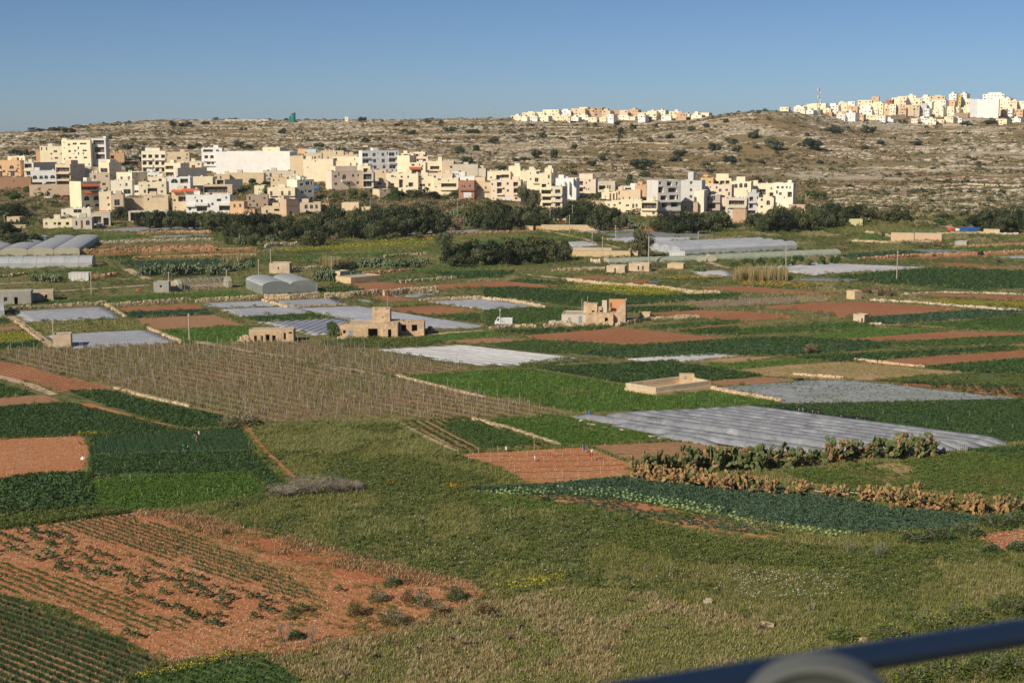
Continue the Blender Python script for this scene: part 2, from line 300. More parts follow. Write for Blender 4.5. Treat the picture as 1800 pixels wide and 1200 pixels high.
proto('scrubdry', two(lambda s: leafmesh('scrub_dry', 36, .9, .6, .35, .5, [SCRUB2, SCRUB3, G_DRY], .4, s+90, msel=lambda i, R, z: int(R.choice([0, 1, 1, 2], 1)[0]))))
# ================================================================== ground, hillside
def grid(name, xs_of, ds, mats, pick=None):
    P = []; nx = None
    for d in ds:
        x = xs_of(d); nx = len(x); P.append(np.stack([x, np.full(nx, d), T(x, np.full(nx, float(d)))], 1))
    V = np.concatenate(P); i, j = np.meshgrid(np.arange(len(ds)-1), np.arange(nx-1), indexing='ij'); k = (i*nx+j).ravel()
    Q = np.stack([k, k+1, k+nx+1, k+nx], 1); return link(name, npmesh(name, V, Q, mats, smooth=True))
GROUND = mat('ground_scrub', [(.13, .115, .05), (.165, .155, .06), (.21, .185, .075), (.30, .22, .12)], scale=.35, rough=.95, bump=.12, bscale=1.5, big=(.04, (.11, .135, .045), .8))
cols = np.concatenate([np.arange(-1500, -200, 100), np.arange(-200, 2001, 25), np.arange(2000, 3301, 100)]).astype(float)
g = grid('ground', lambda d: (cols-900)/F*fwd(max(d, 60)), np.concatenate([np.arange(-15, 95, 10), [95.0], np.arange(110, 640, 10), [640.0]]), GROUND)
tag(g, 'flat valley floor of earth and rough grass between the fields', 'ground', kind='structure')
def hillmat():
    m = bpy.data.materials.new('hill_garrigue'); m.use_nodes = True; n = m.node_tree.nodes; L = m.node_tree.links; b = n['Principled BSDF']; b.inputs['Roughness'].default_value = .95; b.inputs['Specular IOR Level'].default_value = .1
    pos = n.new('ShaderNodeNewGeometry').outputs['Position']
    def noise(sc, st, det=6, ro=.6):
        mp = n.new('ShaderNodeMapping'); mp.inputs['Scale'].default_value = st; L.new(pos, mp.inputs[0]); z = n.new('ShaderNodeTexNoise'); z.inputs['Scale'].default_value = sc; z.inputs['Detail'].default_value = det; z.inputs['Roughness'].default_value = ro; L.new(mp.outputs[0], z.inputs['Vector']); return z.outputs['Fac']
    def rng(x, a, c):
        r = n.new('ShaderNodeMapRange'); r.inputs[1].default_value = a; r.inputs[2].default_value = c; L.new(x, r.inputs[0]); return r.outputs[0]
    def mix(f, a, c):
        x = n.new('ShaderNodeMix'); x.data_type = 'RGBA'; L.new(f, x.inputs[0])
        for s, q in ((6, a), (7, c)):
            if isinstance(q, tuple): x.inputs[s].default_value = (*q, 1)
            else: L.new(q, x.inputs[s])
        return x.outputs[2]
    soil = mix(rng(noise(.012, (1, 1, 1)), .42, .6), (.35, .24, .125), (.255, .22, .09))
    soil = mix(rng(noise(.16, (.5, 1.2, 1), 8, .7), .35, .7), (.23, .18, .095), soil)
    rock = mix(rng(noise(.5, (.5, 1, 3)), .35, .65), (.38, .32, .23), (.56, .49, .375))
    a1 = noise(.045, (.35, 1.0, 2.0), 8, .72); a2 = noise(.009, (1, 1, 1), 3)
    ad = n.new('ShaderNodeMath'); ad.operation = 'MULTIPLY_ADD'; L.new(a2, ad.inputs[0]); ad.inputs[1].default_value = .9; L.new(a1, ad.inputs[2])
    c = mix(rng(ad.outputs[0], .95, 1.06), soil, rock)
    sp = n.new('ShaderNodeSeparateXYZ'); L.new(pos, sp.inputs[0]); low = mix(rng(noise(.05, (1, 1, 1), 6), .35, .65), (.10, .11, .045), (.27, .20, .11)); c = mix(rng(sp.outputs[1], 800, 870), low, c); L.new(c, b.inputs['Base Color'])
    bp = n.new('ShaderNodeBump'); bp.inputs['Strength'].default_value = 1; bp.inputs['Distance'].default_value = 1.4; L.new(noise(.16, (.4, 1, 2), 8, .7), bp.inputs['Height']); L.new(bp.outputs[0], b.inputs['Normal']); return m
HILL = hillmat()
hc = np.concatenate([np.arange(-1500, -150, 60), np.arange(-150, 1951, 5), np.arange(1960, 3301, 60)]).astype(float)
hill = grid('hillside', lambda d: (hc-900)/F*fwd(d, 30), np.concatenate([np.arange(640, 860, 8), np.arange(860, 1700, 2.4), np.arange(1700, 2600, 60), np.arange(2600, 6801, 700)]).astype(float), HILL)
tag(hill, 'rocky garrigue hillside rising behind the town to the skyline', 'hillside', kind='structure')
# loose limestone and scrub over the hill
def hillpts(n, cond, pxr=(-120, 1920), dr=(845, 1600)):
    d = RNG.uniform(dr[0], dr[1], n); px = RNG.uniform(pxr[0], pxr[1], n); x = (px-900)/F*fwd(d, 30); P = np.stack([x, d, T(x, d)], 1); return P[cond(P, px, d)]
def brown(px, d): return np.exp(-((px-1270)/260)**2)*np.exp(-((d-960)/140)**2)*.16
rk = hillpts(100000, lambda P, px, d: (fbm(P[:, 0]/40, P[:, 1]/15, 4)+.25*fbm(P[:, 0]/150+3, P[:, 1]/110, 2)-brown(px, d) > .57) & ((d > 845) | (px > 1420)), dr=(720, 1600))
planting('hill_rocks', rk, 'rock', RNG.gamma(2.0, .40, len(rk))+.35, 'pale limestone rocks and ledges strewn over the hillside', 'rocks', .4, rot=0.0)
sb = hillpts(18000, lambda P, px, d: fbm(P[:, 0]/45+40, P[:, 1]/22, 4) > .50)
planting('hill_scrub', sb, 'scrub', RNG.gamma(2.5, .33, len(sb))+.35, 'low dark scrub dotted between the rocks of the hillside', 'scrub', .4)
sb = hillpts(60000, lambda P, px, d: fbm(P[:, 0]/60+90, P[:, 1]/30, 4) > .40, dr=(700, 1600))
planting('hill_dry_scrub', sb, 'scrubdry', RNG.gamma(2.5, .3, len(sb))+.3, 'dry brown garrigue scrub and grass over the hillside', 'scrub', .4)
sb = hillpts(9000, lambda P, px, d: fbm(P[:, 0]/30+140, P[:, 1]/22, 4)+RNG.uniform(-.06, .06, len(d)) > .43, dr=(642, 850))
planting('bank_scrub', sb, 'scrub', RNG.gamma(2.5, .26, len(sb))+.3, 'low green scrub on the banks between the houses', 'scrub', .4)
sb = hillpts(9000, lambda P, px, d: d > 0, dr=(642, 850)); planting('bank_grass', sb, 'dry', RNG.gamma(2.5, .6, len(sb))+1.2, 'dry grass on the banks between the houses', 'grass', .4)
sb = hillpts(6000, lambda P, px, d: d > 0, dr=(642, 850)); planting('bank_weeds', sb, 'weed', RNG.gamma(2.5, .5, len(sb))+1.0, 'green weeds on the banks between the houses', 'weeds', .4)
# ================================================================== buildings
GLASS = mat('window_glass', [(.025, .03, .035), (.05, .06, .07)], scale=.4, rough=.12, spec=.5, coord='obj'); FRAME = mat('window_frame', [(.62, .60, .55), (.7, .68, .63)], scale=2, rough=.6, coord='obj')
DARKIN = mat('room_shade', [(.10, .085, .07), (.16, .13, .10)], scale=.6, rough=.95, coord='obj'); ROOFM = mat('roof_screed', [(.40, .36, .29), (.52, .47, .38)], scale=.5, rough=.95, coord='obj')  # DARKIN backs the openings; its dark colour paints in their shade
IRON = mat('dark_iron', [(.03, .03, .03), (.05, .045, .04)], scale=3, rough=.6, coord='obj'); WOOD = mat('brown_door', [(.20, .08, .035), (.27, .11, .05)], scale=2, rough=.7, coord='obj', stretch=(3, 3, .4))
AWN = mat('orange_awning', [(.55, .12, .05), (.66, .17, .07)], scale=1.5, rough=.85, coord='obj'); WHITEM = mat('white_metal', [(.68, .68, .66), (.78, .78, .76)], scale=1.5, rough=.5, coord='obj')
SOLAR = mat('solar_panel', [(.015, .02, .04), (.03, .035, .06)], scale=2, rough=.15, spec=.5, coord='obj')
CREAM = (.86, .755, .53); PALE = (.87, .80, .63); WHITE = (.84, .82, .77); TAN = (.68, .55, .39); OCHRE = (.74, .59, .39); ORANGE = (.70, .44, .25); PINK = (.82, .67, .51); GREY = (.63, .57, .46); BEIGE = (.64, .57, .44); STONE = (.56, .43, .29); TERRA = (.42, .21, .14); CONC = (.68, .65, .59); RED = (.42, .24, .15); BLUEW = (.79, .79, .77)  # GREY also puts shade into the colour of some party walls
K1 = (0, 230, 6.6667); K2 = (230, 230, 6.6667); K3 = (460, 230, 6.6667); K4 = (690, 230, 6.6667); K5 = (900, 260, 7.5); K6 = (1120, 270, 6.0); P0 = (0, 0, 1.0); KR = (400, 500, 4.737); KQ = (860, 510, 6.0)
class House: pass
_wm = {}
def winmesh(w, h, dark=None):
    k = (round(w, 1), round(h, 1))
    if k in _wm: return _wm[k]
    w, h = k; m = MB(); t = .07
    m.quad((0, 0, 0), (w, 0, 0), (w, 0, h), (0, 0, h), 1)
    for b in ((0, t, 0, h), (w-t, w, 0, h), (t, w-t, 0, t), (t, w-t, h-t, h)): m.box(b[0], b[1], -.06, -.005, b[2], b[3], 0)
    if w > .9: m.box(w/2-.035, w/2+.035, -.05, -.006, t, h-t, 0)
    _wm[k] = m.mesh('window', [FRAME, GLASS]); return _wm[k]
def house(K, x0, xm, x1, yt, yb, col, feats=(), label='', name='house', cat='house', a=None, left=False, depth=9.0, roofs=(), tank=1, wm=None, group=None, flat=False, base=3.0, parapet=.7, dist=None):
    ox, oy, s = K; X = lambda v: ox+v/s; Y = lambda v: oy+v/s
    C = hit(X(xm), Y(yb))
    if dist:
        q_ = ray(X(xm), Y(yb)); C = Vector((q_[0]/q_[1]*dist, dist, float(T(q_[0]/q_[1]*dist, dist)))); yb = (proj(C)[1]-oy)*s
    th = atan2(C.x, C.y); ppm = F/(C.y*cos(PITCH)-(C.z-CAMH)*sin(PITCH))
    if x1 is None: x1 = xm
    if left:
        A = radians(28 if a is None else a); W = (x1-xm)/s/ppm/cos(A); D = (xm-x0)/s/ppm/sin(A); rz = -th+A; O = C; f0, f1 = xm, x1
    else:
        A = radians((28 if x1 > xm else 9) if a is None else a); W = (xm-x0)/s/ppm/cos(A); D = (x1-xm)/s/ppm/max(sin(A), .1) if x1 > xm else depth; rz = -th-A; f0, f1 = x0, xm
        O = C-Vector((cos(rz), sin(rz), 0))*W
    D = max(2.2, min(D, 34)); Ht = (yb-yt)/s/ppm
    U = lambda v: (v-f0)/(f1-f0)*W; Vv = lambda v: (yb-v)/s/ppm; S = lambda v: v/s/ppm
    root = empty(name, O, rz); wmat = wm or plaster(col)
    tag(root, label, cat, None if not label else group)
    ops = []; post = []
    def op(u0, u1, v0, v1, d, back):
        u0 = max(u0, .12); u1 = min(u1, W-.12); v0 = max(v0, -base+.2); v1 = min(v1, Ht-.25)
        if u1-u0 < .15 or v1-v0 < .15: return None
        for q in ops:
            if u0 < q[1] and u1 > q[0] and v0 < q[3] and v1 > q[2]: return None
        ops.append((u0, u1, v0, v1, min(d, D*.8), back)); return ops[-1]
    for f in feats:
        k, x, y, w, h = f[0], f[1], f[2], f[3], f[4]; hw = S(w)/2/cos(A); hh = S(h)/2; u = U(x); v = Vv(y)
        if k in 'wa':
            q = op(u-hw, u+hw, v-hh, v+hh, .22, 1)
            if q: post.append((k, q))
        elif k == 'l':
            q = op(u-hw, u+hw, v-hh, v+hh, 1.7, 1)
            if q: post.append(('l', q))
        elif k == 'o':
            op(u-hw, u+hw, v-hh, v+hh, 2.6, 1)
        elif k in 'dg':
            q = op(u-hw, u+hw, v-hh, v+hh, .18, 1)
            if q: post.append((k, q))
        else: post.append((k, (u-hw, u+hw, v-hh, v+hh)))
    if name == 'house' and not any(q_ in label for q_ in ('blank', 'wall', 'windowless', 'party', 'unfinished', 'skeleton')):
        RR = random.Random(int(x0*3+yt*5+xm)); nfl = max(1, int(Ht/3.1)); nb = max(1, int(W/3.0))
        for fl in range(nfl):
            for bb in range(nb):
                if RR.random() < .5:
                    u = (bb+.5)*W/nb+RR.uniform(-.3, .3); v = (fl+.5)*Ht/nfl; hw, hh = RR.choice([(.35, .4), (.5, .65), (.6, .6), (.45, .95)])
                    if all(not (u-hw < q[1]+.45 and u+hw > q[0]-.45 and v-hh < q[3]+.45 and v+hh > q[2]-.45) for q in ops) and all(not (k_ in 'bBrsv' and u-hw < q[1] and u+hw > q[0] and v-hh < q[3]+.3 and v+hh > q[2]-.3) for k_, q in post):
                        q = op(u-hw, u+hw, v-hh, v+hh, .22, 1)
                        if q: post.append(('w', q))
    m = MB(); us = sorted({0, W} | {q[0] for q in ops} | {q[1] for q in ops}); vs = sorted({-base, Ht} | {q[2] for q in ops} | {q[3] for q in ops})
    for i in range(len(us)-1):
        for j in range(len(vs)-1):
            cu = (us[i]+us[i+1])/2; cv = (vs[j]+vs[j+1])/2
            if any(q[0] < cu < q[1] and q[2] < cv < q[3] for q in ops): continue
            m.quad((us[i], 0, vs[j]), (us[i+1], 0, vs[j]), (us[i+1], 0, vs[j+1]), (us[i], 0, vs[j+1]))
    for (u0, u1, v0, v1, d, bk) in ops:
        m.quad((u0, 0, v0), (u0, d, v0), (u0, d, v1), (u0, 0, v1)); m.quad((u1, d, v0), (u1, 0, v0), (u1, 0, v1), (u1, d, v1))
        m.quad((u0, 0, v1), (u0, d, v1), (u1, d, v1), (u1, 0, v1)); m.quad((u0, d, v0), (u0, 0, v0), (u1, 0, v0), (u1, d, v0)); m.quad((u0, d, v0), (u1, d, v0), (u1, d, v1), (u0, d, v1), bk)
    m.quad((W, 0, -base), (W, D, -base), (W, D, Ht), (W, 0, Ht)); m.quad((W, D, -base), (0, D, -base), (0, D, Ht), (W, D, Ht)); m.quad((0, D, -base), (0, 0, -base), (0, 0, Ht), (0, D, Ht))
    t = .22; p = min(parapet, Ht*.3); r = Ht-p
    if not flat:
        for a0, b0, a1, b1 in (((0, 0), (W, 0), (t, t), (W-t, t)), ((W, 0), (W, D), (W-t, t), (W-t, D-t)), ((W, D), (0, D), (W-t, D-t), (t, D-t)), ((0, D), (0, 0), (t, D-t), (t, t))):
            m.quad((*a0, Ht), (*b0, Ht), (*b1, Ht), (*a1, Ht)); m.quad((*a1, Ht), (*b1, Ht), (*b1, r), (*a1, r))
        rf = MB(); rf.box(t+.01, W-t-.01, t+.01, D-t-.01, r-.2, r); rf.build('roof', ROOFM, root)
    else:
        rf = MB(); rf.box(0, W, 0, D, Ht-.001, Ht+.15); rf.build('roof', ROOFM, root); r = Ht+.15
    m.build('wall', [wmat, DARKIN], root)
    for k, q in post:
        u0, u1, v0, v1 = q[:4]
        if k == 'w': link('window', winmesh(u1-u0, v1-v0), root, (u0, .16, v0))
        elif k == 'a':
            g = MB(); R = (u1-u0)/2; c = (u0+u1)/2; hz = v1-R if v1-R > v0 else v0; rr = v1-hz
            for sx in (-1, 1):
                pts = [(c+sx*R, -.004, v1)]+[(c+sx*R*cos(b), -.004, hz+rr*sin(b)) for b in np.linspace(pi/2, 0, 7)]
                g.poly(pts if sx > 0 else pts[::-1])
            g.build('arch', wmat, root); link('window', winmesh(u1-u0, v1-v0), root, (u0, .17, v0))
        elif k == 'l':
            d = q[4]; hh = min(v1-v0-.1, 2.3); n = max(1, int((u1-u0)/3.2))
            for i in range(n):
                w = min(1.7, (u1-u0)/n*.7); c = u0+(i+.5)*(u1-u0)/n
                link('window', winmesh(w, hh), root, (c-w/2, d-.02, v0+.03))
        elif k == 'd': g = MB(); g.box(u0, u1, .08, .16, v0, v1); g.build('door', WOOD, root)
        elif k == 'g':
            g = MB(); n = max(3, int((v1-v0)/.45))
            for i in range(n): g.box(u0, u1, .09-.012*(i % 2), .15, v0+(v1-v0)*i/n, v0+(v1-v0)*(i+.93)/n)
            g.build('garage_door', WHITEM, root)
        elif k in 'bB': g = MB(); e = 1.1; h = max(v1-v0, .5); g.box(u0, u1, -e, -.005, v0-.12, v0+.1); g.box(u0, u1, -e, -e+.12, v0+.1, v0+h); g.box(u0, u0+.12, -e+.12, -.005, v0+.1, v0+h); g.box(u1-.12, u1, -e+.12, -.005, v0+.1, v0+h); g.build('balcony', wmat if k == 'b' else AWN, root)
        elif k == 'r':
            g = MB(); e = 1.0; h = max(.8, min(v1-v0, 1.1)); g.box(u0, u1, -e, -.005, v0-.14, v0, 1); z = v0+h
            g.box(u0, u1, -e, -e+.05, z-.05, z); n = max(3, int((u1-u0)/.35))
            for i in range(n+1): c = u0+(u1-u0-.04)*i/n; g.box(c, c+.04, -e, -e+.04, v0, z-.05)
            g.build('balcony', [IRON, wmat], root)
        elif k == 's':
            g = MB(); e = 1.9; h = max(.5, v1-v0); a_, b_, c_, d_ = (u0, -.02, v1), (u1, -.02, v1), (u1, -e, v1-h), (u0, -e, v1-h); g.quad(a_, d_, c_, b_); g.quad((u0, -e, v1-h), (u0, -e, v1-h-.3), (u1, -e, v1-h-.3), (u1, -e, v1-h)); g.quad(*[(x, y+.001, z-.03) for x, y, z in (a_, b_, c_, d_)]); g.build('awning', AWN, root)
        elif k == 'v': g = MB(); g.box(u0, u1, -2.2, -.01, v0, v1); g.build('fin', wmat, root)
    for (ra, rb, ry) in roofs:
        g = MB(); u0 = max(.3, U(ra)); u1 = min(W-.3, U(rb)); z = Vv(ry); u1 = max(u1, u0+1.2)
        g.box(u0, u1, min(1.5, D*.25), min(D-.4, D*.25+4.5), r-.05, max(z, r+1.0)); g.build('roof_room', wmat, root)
    R = random.Random(int(x0*7+yt*13))
    if name == 'house' and W > 4 and not flat:
        g = MB(); e = .07
        for z_ in ([Ht-.12] if Ht < 4 else [Ht-.12, Ht-3.1 if not any(q[2] < Ht-3.0 < q[3] for q in ops) else Ht-.12]):
            if z_ == Ht-.12 and len(g.v): continue
            g.box(-e, W+e, -e, -.003, z_, z_+.14)
        g.build('cornice', wmat, root)
        if not roofs and D > 5 and R.random() < .5: g = MB(); rw = min(W*.45, R.uniform(2.2, 3.6)); u0 = R.uniform(.4, W-rw-.4); y0_ = D*R.uniform(.3, .5); g.box(u0, u0+rw, y0_, min(D-.4, y0_+3.2), r-.05, r+2.4); g.build('roof_room', wmat, root)
        if x1 > xm and not left and D > 4:
            for i in range(R.choice([1, 2, 3])): ww_ = R.choice([.8, 1.1]); q = link('window', winmesh(ww_, 1.1), root, (W+.012, R.uniform(1, D-2.2), Ht-1.9-3.1*(i % max(1, int(Ht/3.1)))), pi/2)
        if tank: tank = tank+R.choice([0, 1, 2])
    for i in range(tank if W > 3 and D > 3 and not flat else 0):
        g = MB(); x = R.uniform(.8, W-.8); y = R.uniform(1, D-1); q = R.random()
        if q < .55: g.tube((x, y, r), (x, y, r+1.5), .55, .5, 8); g.build('water_tank', WHITEM, root)
        elif q < .8 and D > 4: g.poly([(x-.7, y-.5, r+.15), (x+.7, y-.5, r+.15), (x+.7, y+.8, r+1.2), (x-.7, y+.8, r+1.2)]); g.poly([(x-.7, y+.8, r+1.15), (x+.7, y+.8, r+1.15), (x+.7, y-.5, r+.1), (x-.7, y-.5, r+.1)]); g.tube((x, y+.75, r-.05), (x, y+.75, r+1.1), .04); g.build('solar_panel', [SOLAR], root)
        else: g.tube((x, y, r-.05), (x, y, r+3), .04, n=4); g.box(x-.5, x+.5, y-.02, y+.02, r+2.5, r+2.55); g.box(x-.35, x+.35, y-.02, y+.02, r+2.85, r+2.9); g.build('aerial', IRON, root)
    h = House(); h.root = root; h.W = W; h.D = D; h.Ht = Ht; h.U = U; h.V = Vv; h.S = S; h.mat = wmat; h.px = X((x0+x1)/2); h.py = Y((yt+yb)/2); h.O = O; h.rz = rz
    if not label: place_label(root, group or 'house', h.px, h.py, cat)
    return h
def rows(k, xs, ys, w, h): return [(k, x, y, w, h) for y in ys for x in xs]
def w(*p): return [('w', *q) for q in p]
def l(*p): return [('l', *q) for q in p]
def b(*p): return [('b', *q) for q in p]
def ar(*p): return [('a', *q) for q in p]
# ---- the town, western end
house(K1, -40, 245, 292, 350, 545, ORANGE, [*ar((15, 430, 45, 45), (148, 430, 50, 45)), *b((150, 462, 105, 16), (22, 466, 80, 14)), *w((22, 515, 40, 50), (155, 512, 45, 50), (222, 408, 18, 25), (225, 495, 10, 18))], 'orange villa with dark arched doorways over balconies at the left edge of town')
house(K1, 292, 385, None, 370, 548, PALE, [*l((338, 412, 80, 50)), *w((340, 500, 45, 45)), *b((338, 462, 95, 18))], 'narrow pale house with white pergola beside the orange villa')
house(K1, 105, 300, 375, 300, 440, CREAM, w((262, 335, 15, 20), (160, 350, 25, 35)), 'cream upper house standing behind the orange villa')
house(K1, 488, 752, None, 185, 420, CREAM, w((663, 245, 38, 25), (670, 322, 38, 22)), 'plain cream block with two small windows left of the tallest cream block', a=12, roofs=[])
house(K1, 430, 484, None, 245, 400, ORANGE, [], 'narrow windowless orange house at the side of the plain cream block', a=6, tank=0)
house(K1, 745, 1070, 1084, 112, 430, CREAM, w((830, 168, 28, 25), (895, 158, 45, 25), (990, 157, 75, 22), (833, 245, 28, 28), (897, 240, 25, 22), (1003, 237, 45, 22), (835, 322, 28, 20), (902, 318, 28, 22), (1008, 318, 40, 22), (908, 370, 28, 25)), 'tall cream block with three rows of small windows above the western town', roofs=[(740, 800, 92)])
house(K1, 1085, 1250, 1292, 95, 430, CONC, l((1170, 140, 125, 50), (1172, 225, 120, 60), (1180, 305, 110, 55)), 'unfinished grey concrete tower with big open floors beside the tall cream block', roofs=[(1210, 1245, 66)], tank=0)
house(K1, 1295, 1460, None, 258, 395, ORANGE, l((1325, 310, 40, 40)), 'small orange house right of the unfinished concrete tower', a=5)
house(K1, 380, 400, 664, 374, 560, GREY, [], 'long party wall house painted grey as shade behind the white arcaded terrace', a=56, tank=2)  # shade of the turned side is put into the grey colour
house(K1, 380, 664, None, 470, 660, WHITE, [*ar((427, 548, 52, 45), (497, 548, 42, 42), (553, 546, 42, 42), (625, 543, 55, 42)), *l((445, 618, 120, 26), (600, 612, 110, 26))], 'white terrace with a row of four arched windows', a=8)
house(K1, 665, 832, 1000, 395, 665, TAN, [*l((748, 460, 150, 50), (748, 545, 150, 50), (750, 615, 150, 40)), *b((748, 500, 160, 14), (748, 580, 160, 14))], 'tan apartment house with three deep dark balconies beside the white arcade', a=34, roofs=[(760, 830, 350)])
house(K1, 1165, 1285, 1425, 372, 570, CREAM, [*w((1225, 465, 80, 50), (1228, 545, 50, 22)), *b((1225, 505, 115, 16))], 'cream house with one glazed balcony and a long blank shaded side below the concrete tower', a=36, roofs=[(1240, 1284, 338)])
house(K1, 875, 1075, None, 490, 630, CREAM, w((935, 545, 80, 22), (1020, 580, 25, 28), (925, 590, 20, 24)), 'low cream rooms on the roof level above the tall arched house', roofs=[(935, 1065, 435)])
house(K1, 1068, 1292, None, 500, 720, TAN, w((1225, 628, 40, 30), (1125, 545, 25, 40)), 'tan house with one square window just right of the tall arched house', a=3)
house(K1, 830, 960, 1172, 600, 925, CREAM, [*l((1060, 672, 190, 50)), ('s', 1060, 645, 200, 22), ('s', 1078, 725, 180, 22), *ar((1020, 797, 62, 55), (1128, 797, 62, 55), (1030, 885, 52, 40), (1135, 882, 52, 38))], 'tall cream house with two rows of dark arched windows and orange awnings', left=True, a=30)
house(K1, 1172, 1310, None, 712, 965, CREAM, [*w((1275, 788, 25, 28), (1280, 868, 25, 30), (1285, 940, 25, 22)), ('s', 1215, 942, 70, 16)], 'narrow cream house with small windows beside the arched house', a=6)
house(K1, 1310, 1452, None, 748, 975, TAN, [*w((1380, 840, 60, 70)), ('r', 1385, 870, 110, 30), *l((1385, 918, 60, 55))], 'tan house with one arched balcony door and a curved iron balcony', a=6)
house(K1, 1375, 1552, 1730, 490, 660, CREAM, w((1432, 560, 25, 35), (1517, 555, 25, 35)), 'cream house with two upright windows and a blank shaded side below the open field', a=34)
house(K1, 1310, 1552, None, 582, 770, PALE, w((1490, 630, 25, 35), (1422, 635, 15, 18), (1495, 713, 80, 55)), 'pale house with a wide greenish window in the middle of the western town', a=10)
house(K2, 15, 106, None, 640, 770, WHITE, w((70, 717, 45, 28)), 'small white house with a single window next to the pale house', a=5)
house(K1, 735, 1066, None, 917, 1025, PALE, w((920, 940, 90, 46), (905, 1010, 14, 12)), 'low white house with one wide dark window above the stone front', roofs=[], tank=1)
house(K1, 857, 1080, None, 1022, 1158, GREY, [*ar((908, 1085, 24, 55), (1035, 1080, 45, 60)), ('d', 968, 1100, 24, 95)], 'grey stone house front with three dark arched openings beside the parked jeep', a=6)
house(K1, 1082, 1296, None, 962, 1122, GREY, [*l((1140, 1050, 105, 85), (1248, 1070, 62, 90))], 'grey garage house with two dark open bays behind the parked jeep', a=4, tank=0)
house(K1, 525, 856, None, 1032, 1142, CREAM, l((705, 1088, 38, 36), (795, 1088, 38, 36)), 'long low cream house with two square dark openings at the foot of town', depth=6)
house(K1, 90, 232, 285, 1010, 1088, STONE, w((140, 1050, 24, 26), (205, 1058, 24, 46)), 'small stone farm hut in the scrub at the far left', name='farm_hut', cat='hut', tank=0)
house(K1, 105, 300, None, 1106, 1152, STONE, l((258, 1130, 20, 20)), 'lowest stone shed at the far left below the farm hut', name='stone_shed', cat='shed', tank=0, depth=4)
house(K1, -30, 370, None, 545, 700, RED, w((180, 590, 14, 28)), 'reddish retaining wall below the orange villa', name='retaining_wall', cat='wall', tank=0, depth=4)
house(K1, 372, 830, None, 634, 768, STONE, l((600, 690, 40, 14)), 'grey stone terrace wall below the white arcaded terrace', name='terrace_wall', cat='wall', tank=0, depth=5)
house(K1, 385, 550, None, 700, 775, STONE, w((540, 742, 14, 40)), 'small stone outhouse below the terrace wall', name='outhouse', cat='shed', tank=0, depth=4)
house(K2, -75, 160, None, 792, 945, STONE, [], 'blank orange stone wall right of the balcony house', name='retaining_wall', cat='wall', tank=0, depth=5)
house(K2, 162, 440, None, 758, 950, OCHRE, [*w((217, 805, 20, 30)), *l((330, 775, 140, 16))], 'ochre stone house on a high blank base above the dark tree belt', tank=0)
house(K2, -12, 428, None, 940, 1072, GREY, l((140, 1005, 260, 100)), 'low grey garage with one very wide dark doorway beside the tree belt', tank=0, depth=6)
house(K2, 140, 415, 426, 242, 500, PALE, [*rows('l', (172, 240, 313, 385), (303, 383, 460), 46, 40), *b((206, 335, 125, 24), (350, 335, 125, 24), (206, 416, 125, 24), (350, 416, 125, 24))], 'cream apartment block with three rows of four dark balconies', roofs=[(180, 348, 205)], a=14)
house(K2, 421, 690, None, 250, 440, OCHRE, w((572, 322, 45, 30), (660, 325, 20, 20)), 'ochre block with one square window beside the balcony block', a=4)
house(K2, 402, 586, 690, 380, 550, CREAM, l((458, 435, 92, 40), (458, 512, 96, 45)), 'cream house with two wide glazed strips in front of the balcony block', a=30)
house(K2, 530, 552, 892, 438, 575, GREY, [], 'long low house turning its blank side, painted grey as shade, beside the glazed strips', a=56)  # grey colour carries the shade of this blank side
house(K2, 695, 832, None, 360, 490, CREAM, [('d', 738, 420, 40, 36)], 'small cream house with a brown door left of the white balcony house', a=5)
house(K2, 840, 1076, None, 205, 490, WHITE, [*l((915, 238, 112, 28), (893, 310, 42, 36), (958, 310, 42, 36)), *w((1025, 236, 35, 22), (1020, 300, 25, 12), (918, 385, 40, 30), (965, 385, 30, 30)), *b((930, 350, 150, 20), (935, 405, 150, 16))], 'white balcony house joined to the huge blank white wall', a=8)
house(K2, 1010, 1868, None, 248, 532, (.84, .82, .77), [], 'huge blank white wall of a warehouse in the middle of town', name='warehouse', cat='warehouse', a=12, tank=0, depth=22)
house(K3, 15, 215, 300, 195, 330, CREAM, w((90, 232, 14, 10)), 'cream house peeping over the end of the huge white wall', a=24)
house(K2, 985, 1160, None, 515, 645, OCHRE, [*ar((1008, 552, 20, 36), (1058, 550, 20, 36)), *l((1050, 605, 75, 50))], 'ochre house with two small arches under the huge white wall', a=5)
house(K2, 1150, 1560, None, 497, 640, OCHRE, [], 'long ochre foundation house below the huge white wall', a=8, tank=0)
house(K2, 1088, 1104, 1312, 575, 720, (.42, .39, .35), [], 'dark grey blank house side below the huge white wall', a=60, tank=0)  # darker plaster stands in for shade on this side
house(K2, 415, 700, None, 545, 730, WHITE, [*ar((520, 590, 80, 50)), *l((630, 590, 90, 52)), *w((640, 665, 45, 28), (558, 672, 12, 25))], 'white house with one wide dark arch above the orange awnings', a=10, tank=2)
house(K2, 700, 962, None, 542, 700, CREAM, w((718, 610, 30, 50), (915, 625, 25, 20)), 'cream house with blank front behind the glazed restaurant', a=10)
house(K2, 862, 1190, None, 637, 760, TAN, [*l((1000, 690, 270, 70)), ('r', 1020, 735, 320, 25)], 'long glazed restaurant with a dark canopy and white railing', a=4, tank=0)
house(K2, 205, 396, None, 540, 650, CREAM, [*ar((257, 597, 40, 36)), *l((350, 590, 42, 50))], 'cream upper storey with one arch below the balcony block', a=8)
house(K2, 115, 335, None, 486, 575, WHITE, [], 'flat white roof room below the balcony block', a=8)
house(K2, 104, 420, None, 602, 780, CREAM, [*w((175, 712, 25, 40), (367, 715, 25, 28)), *l((260, 708, 110, 65))], 'cream house with one wide recessed terrace above the ochre stone base', a=9)
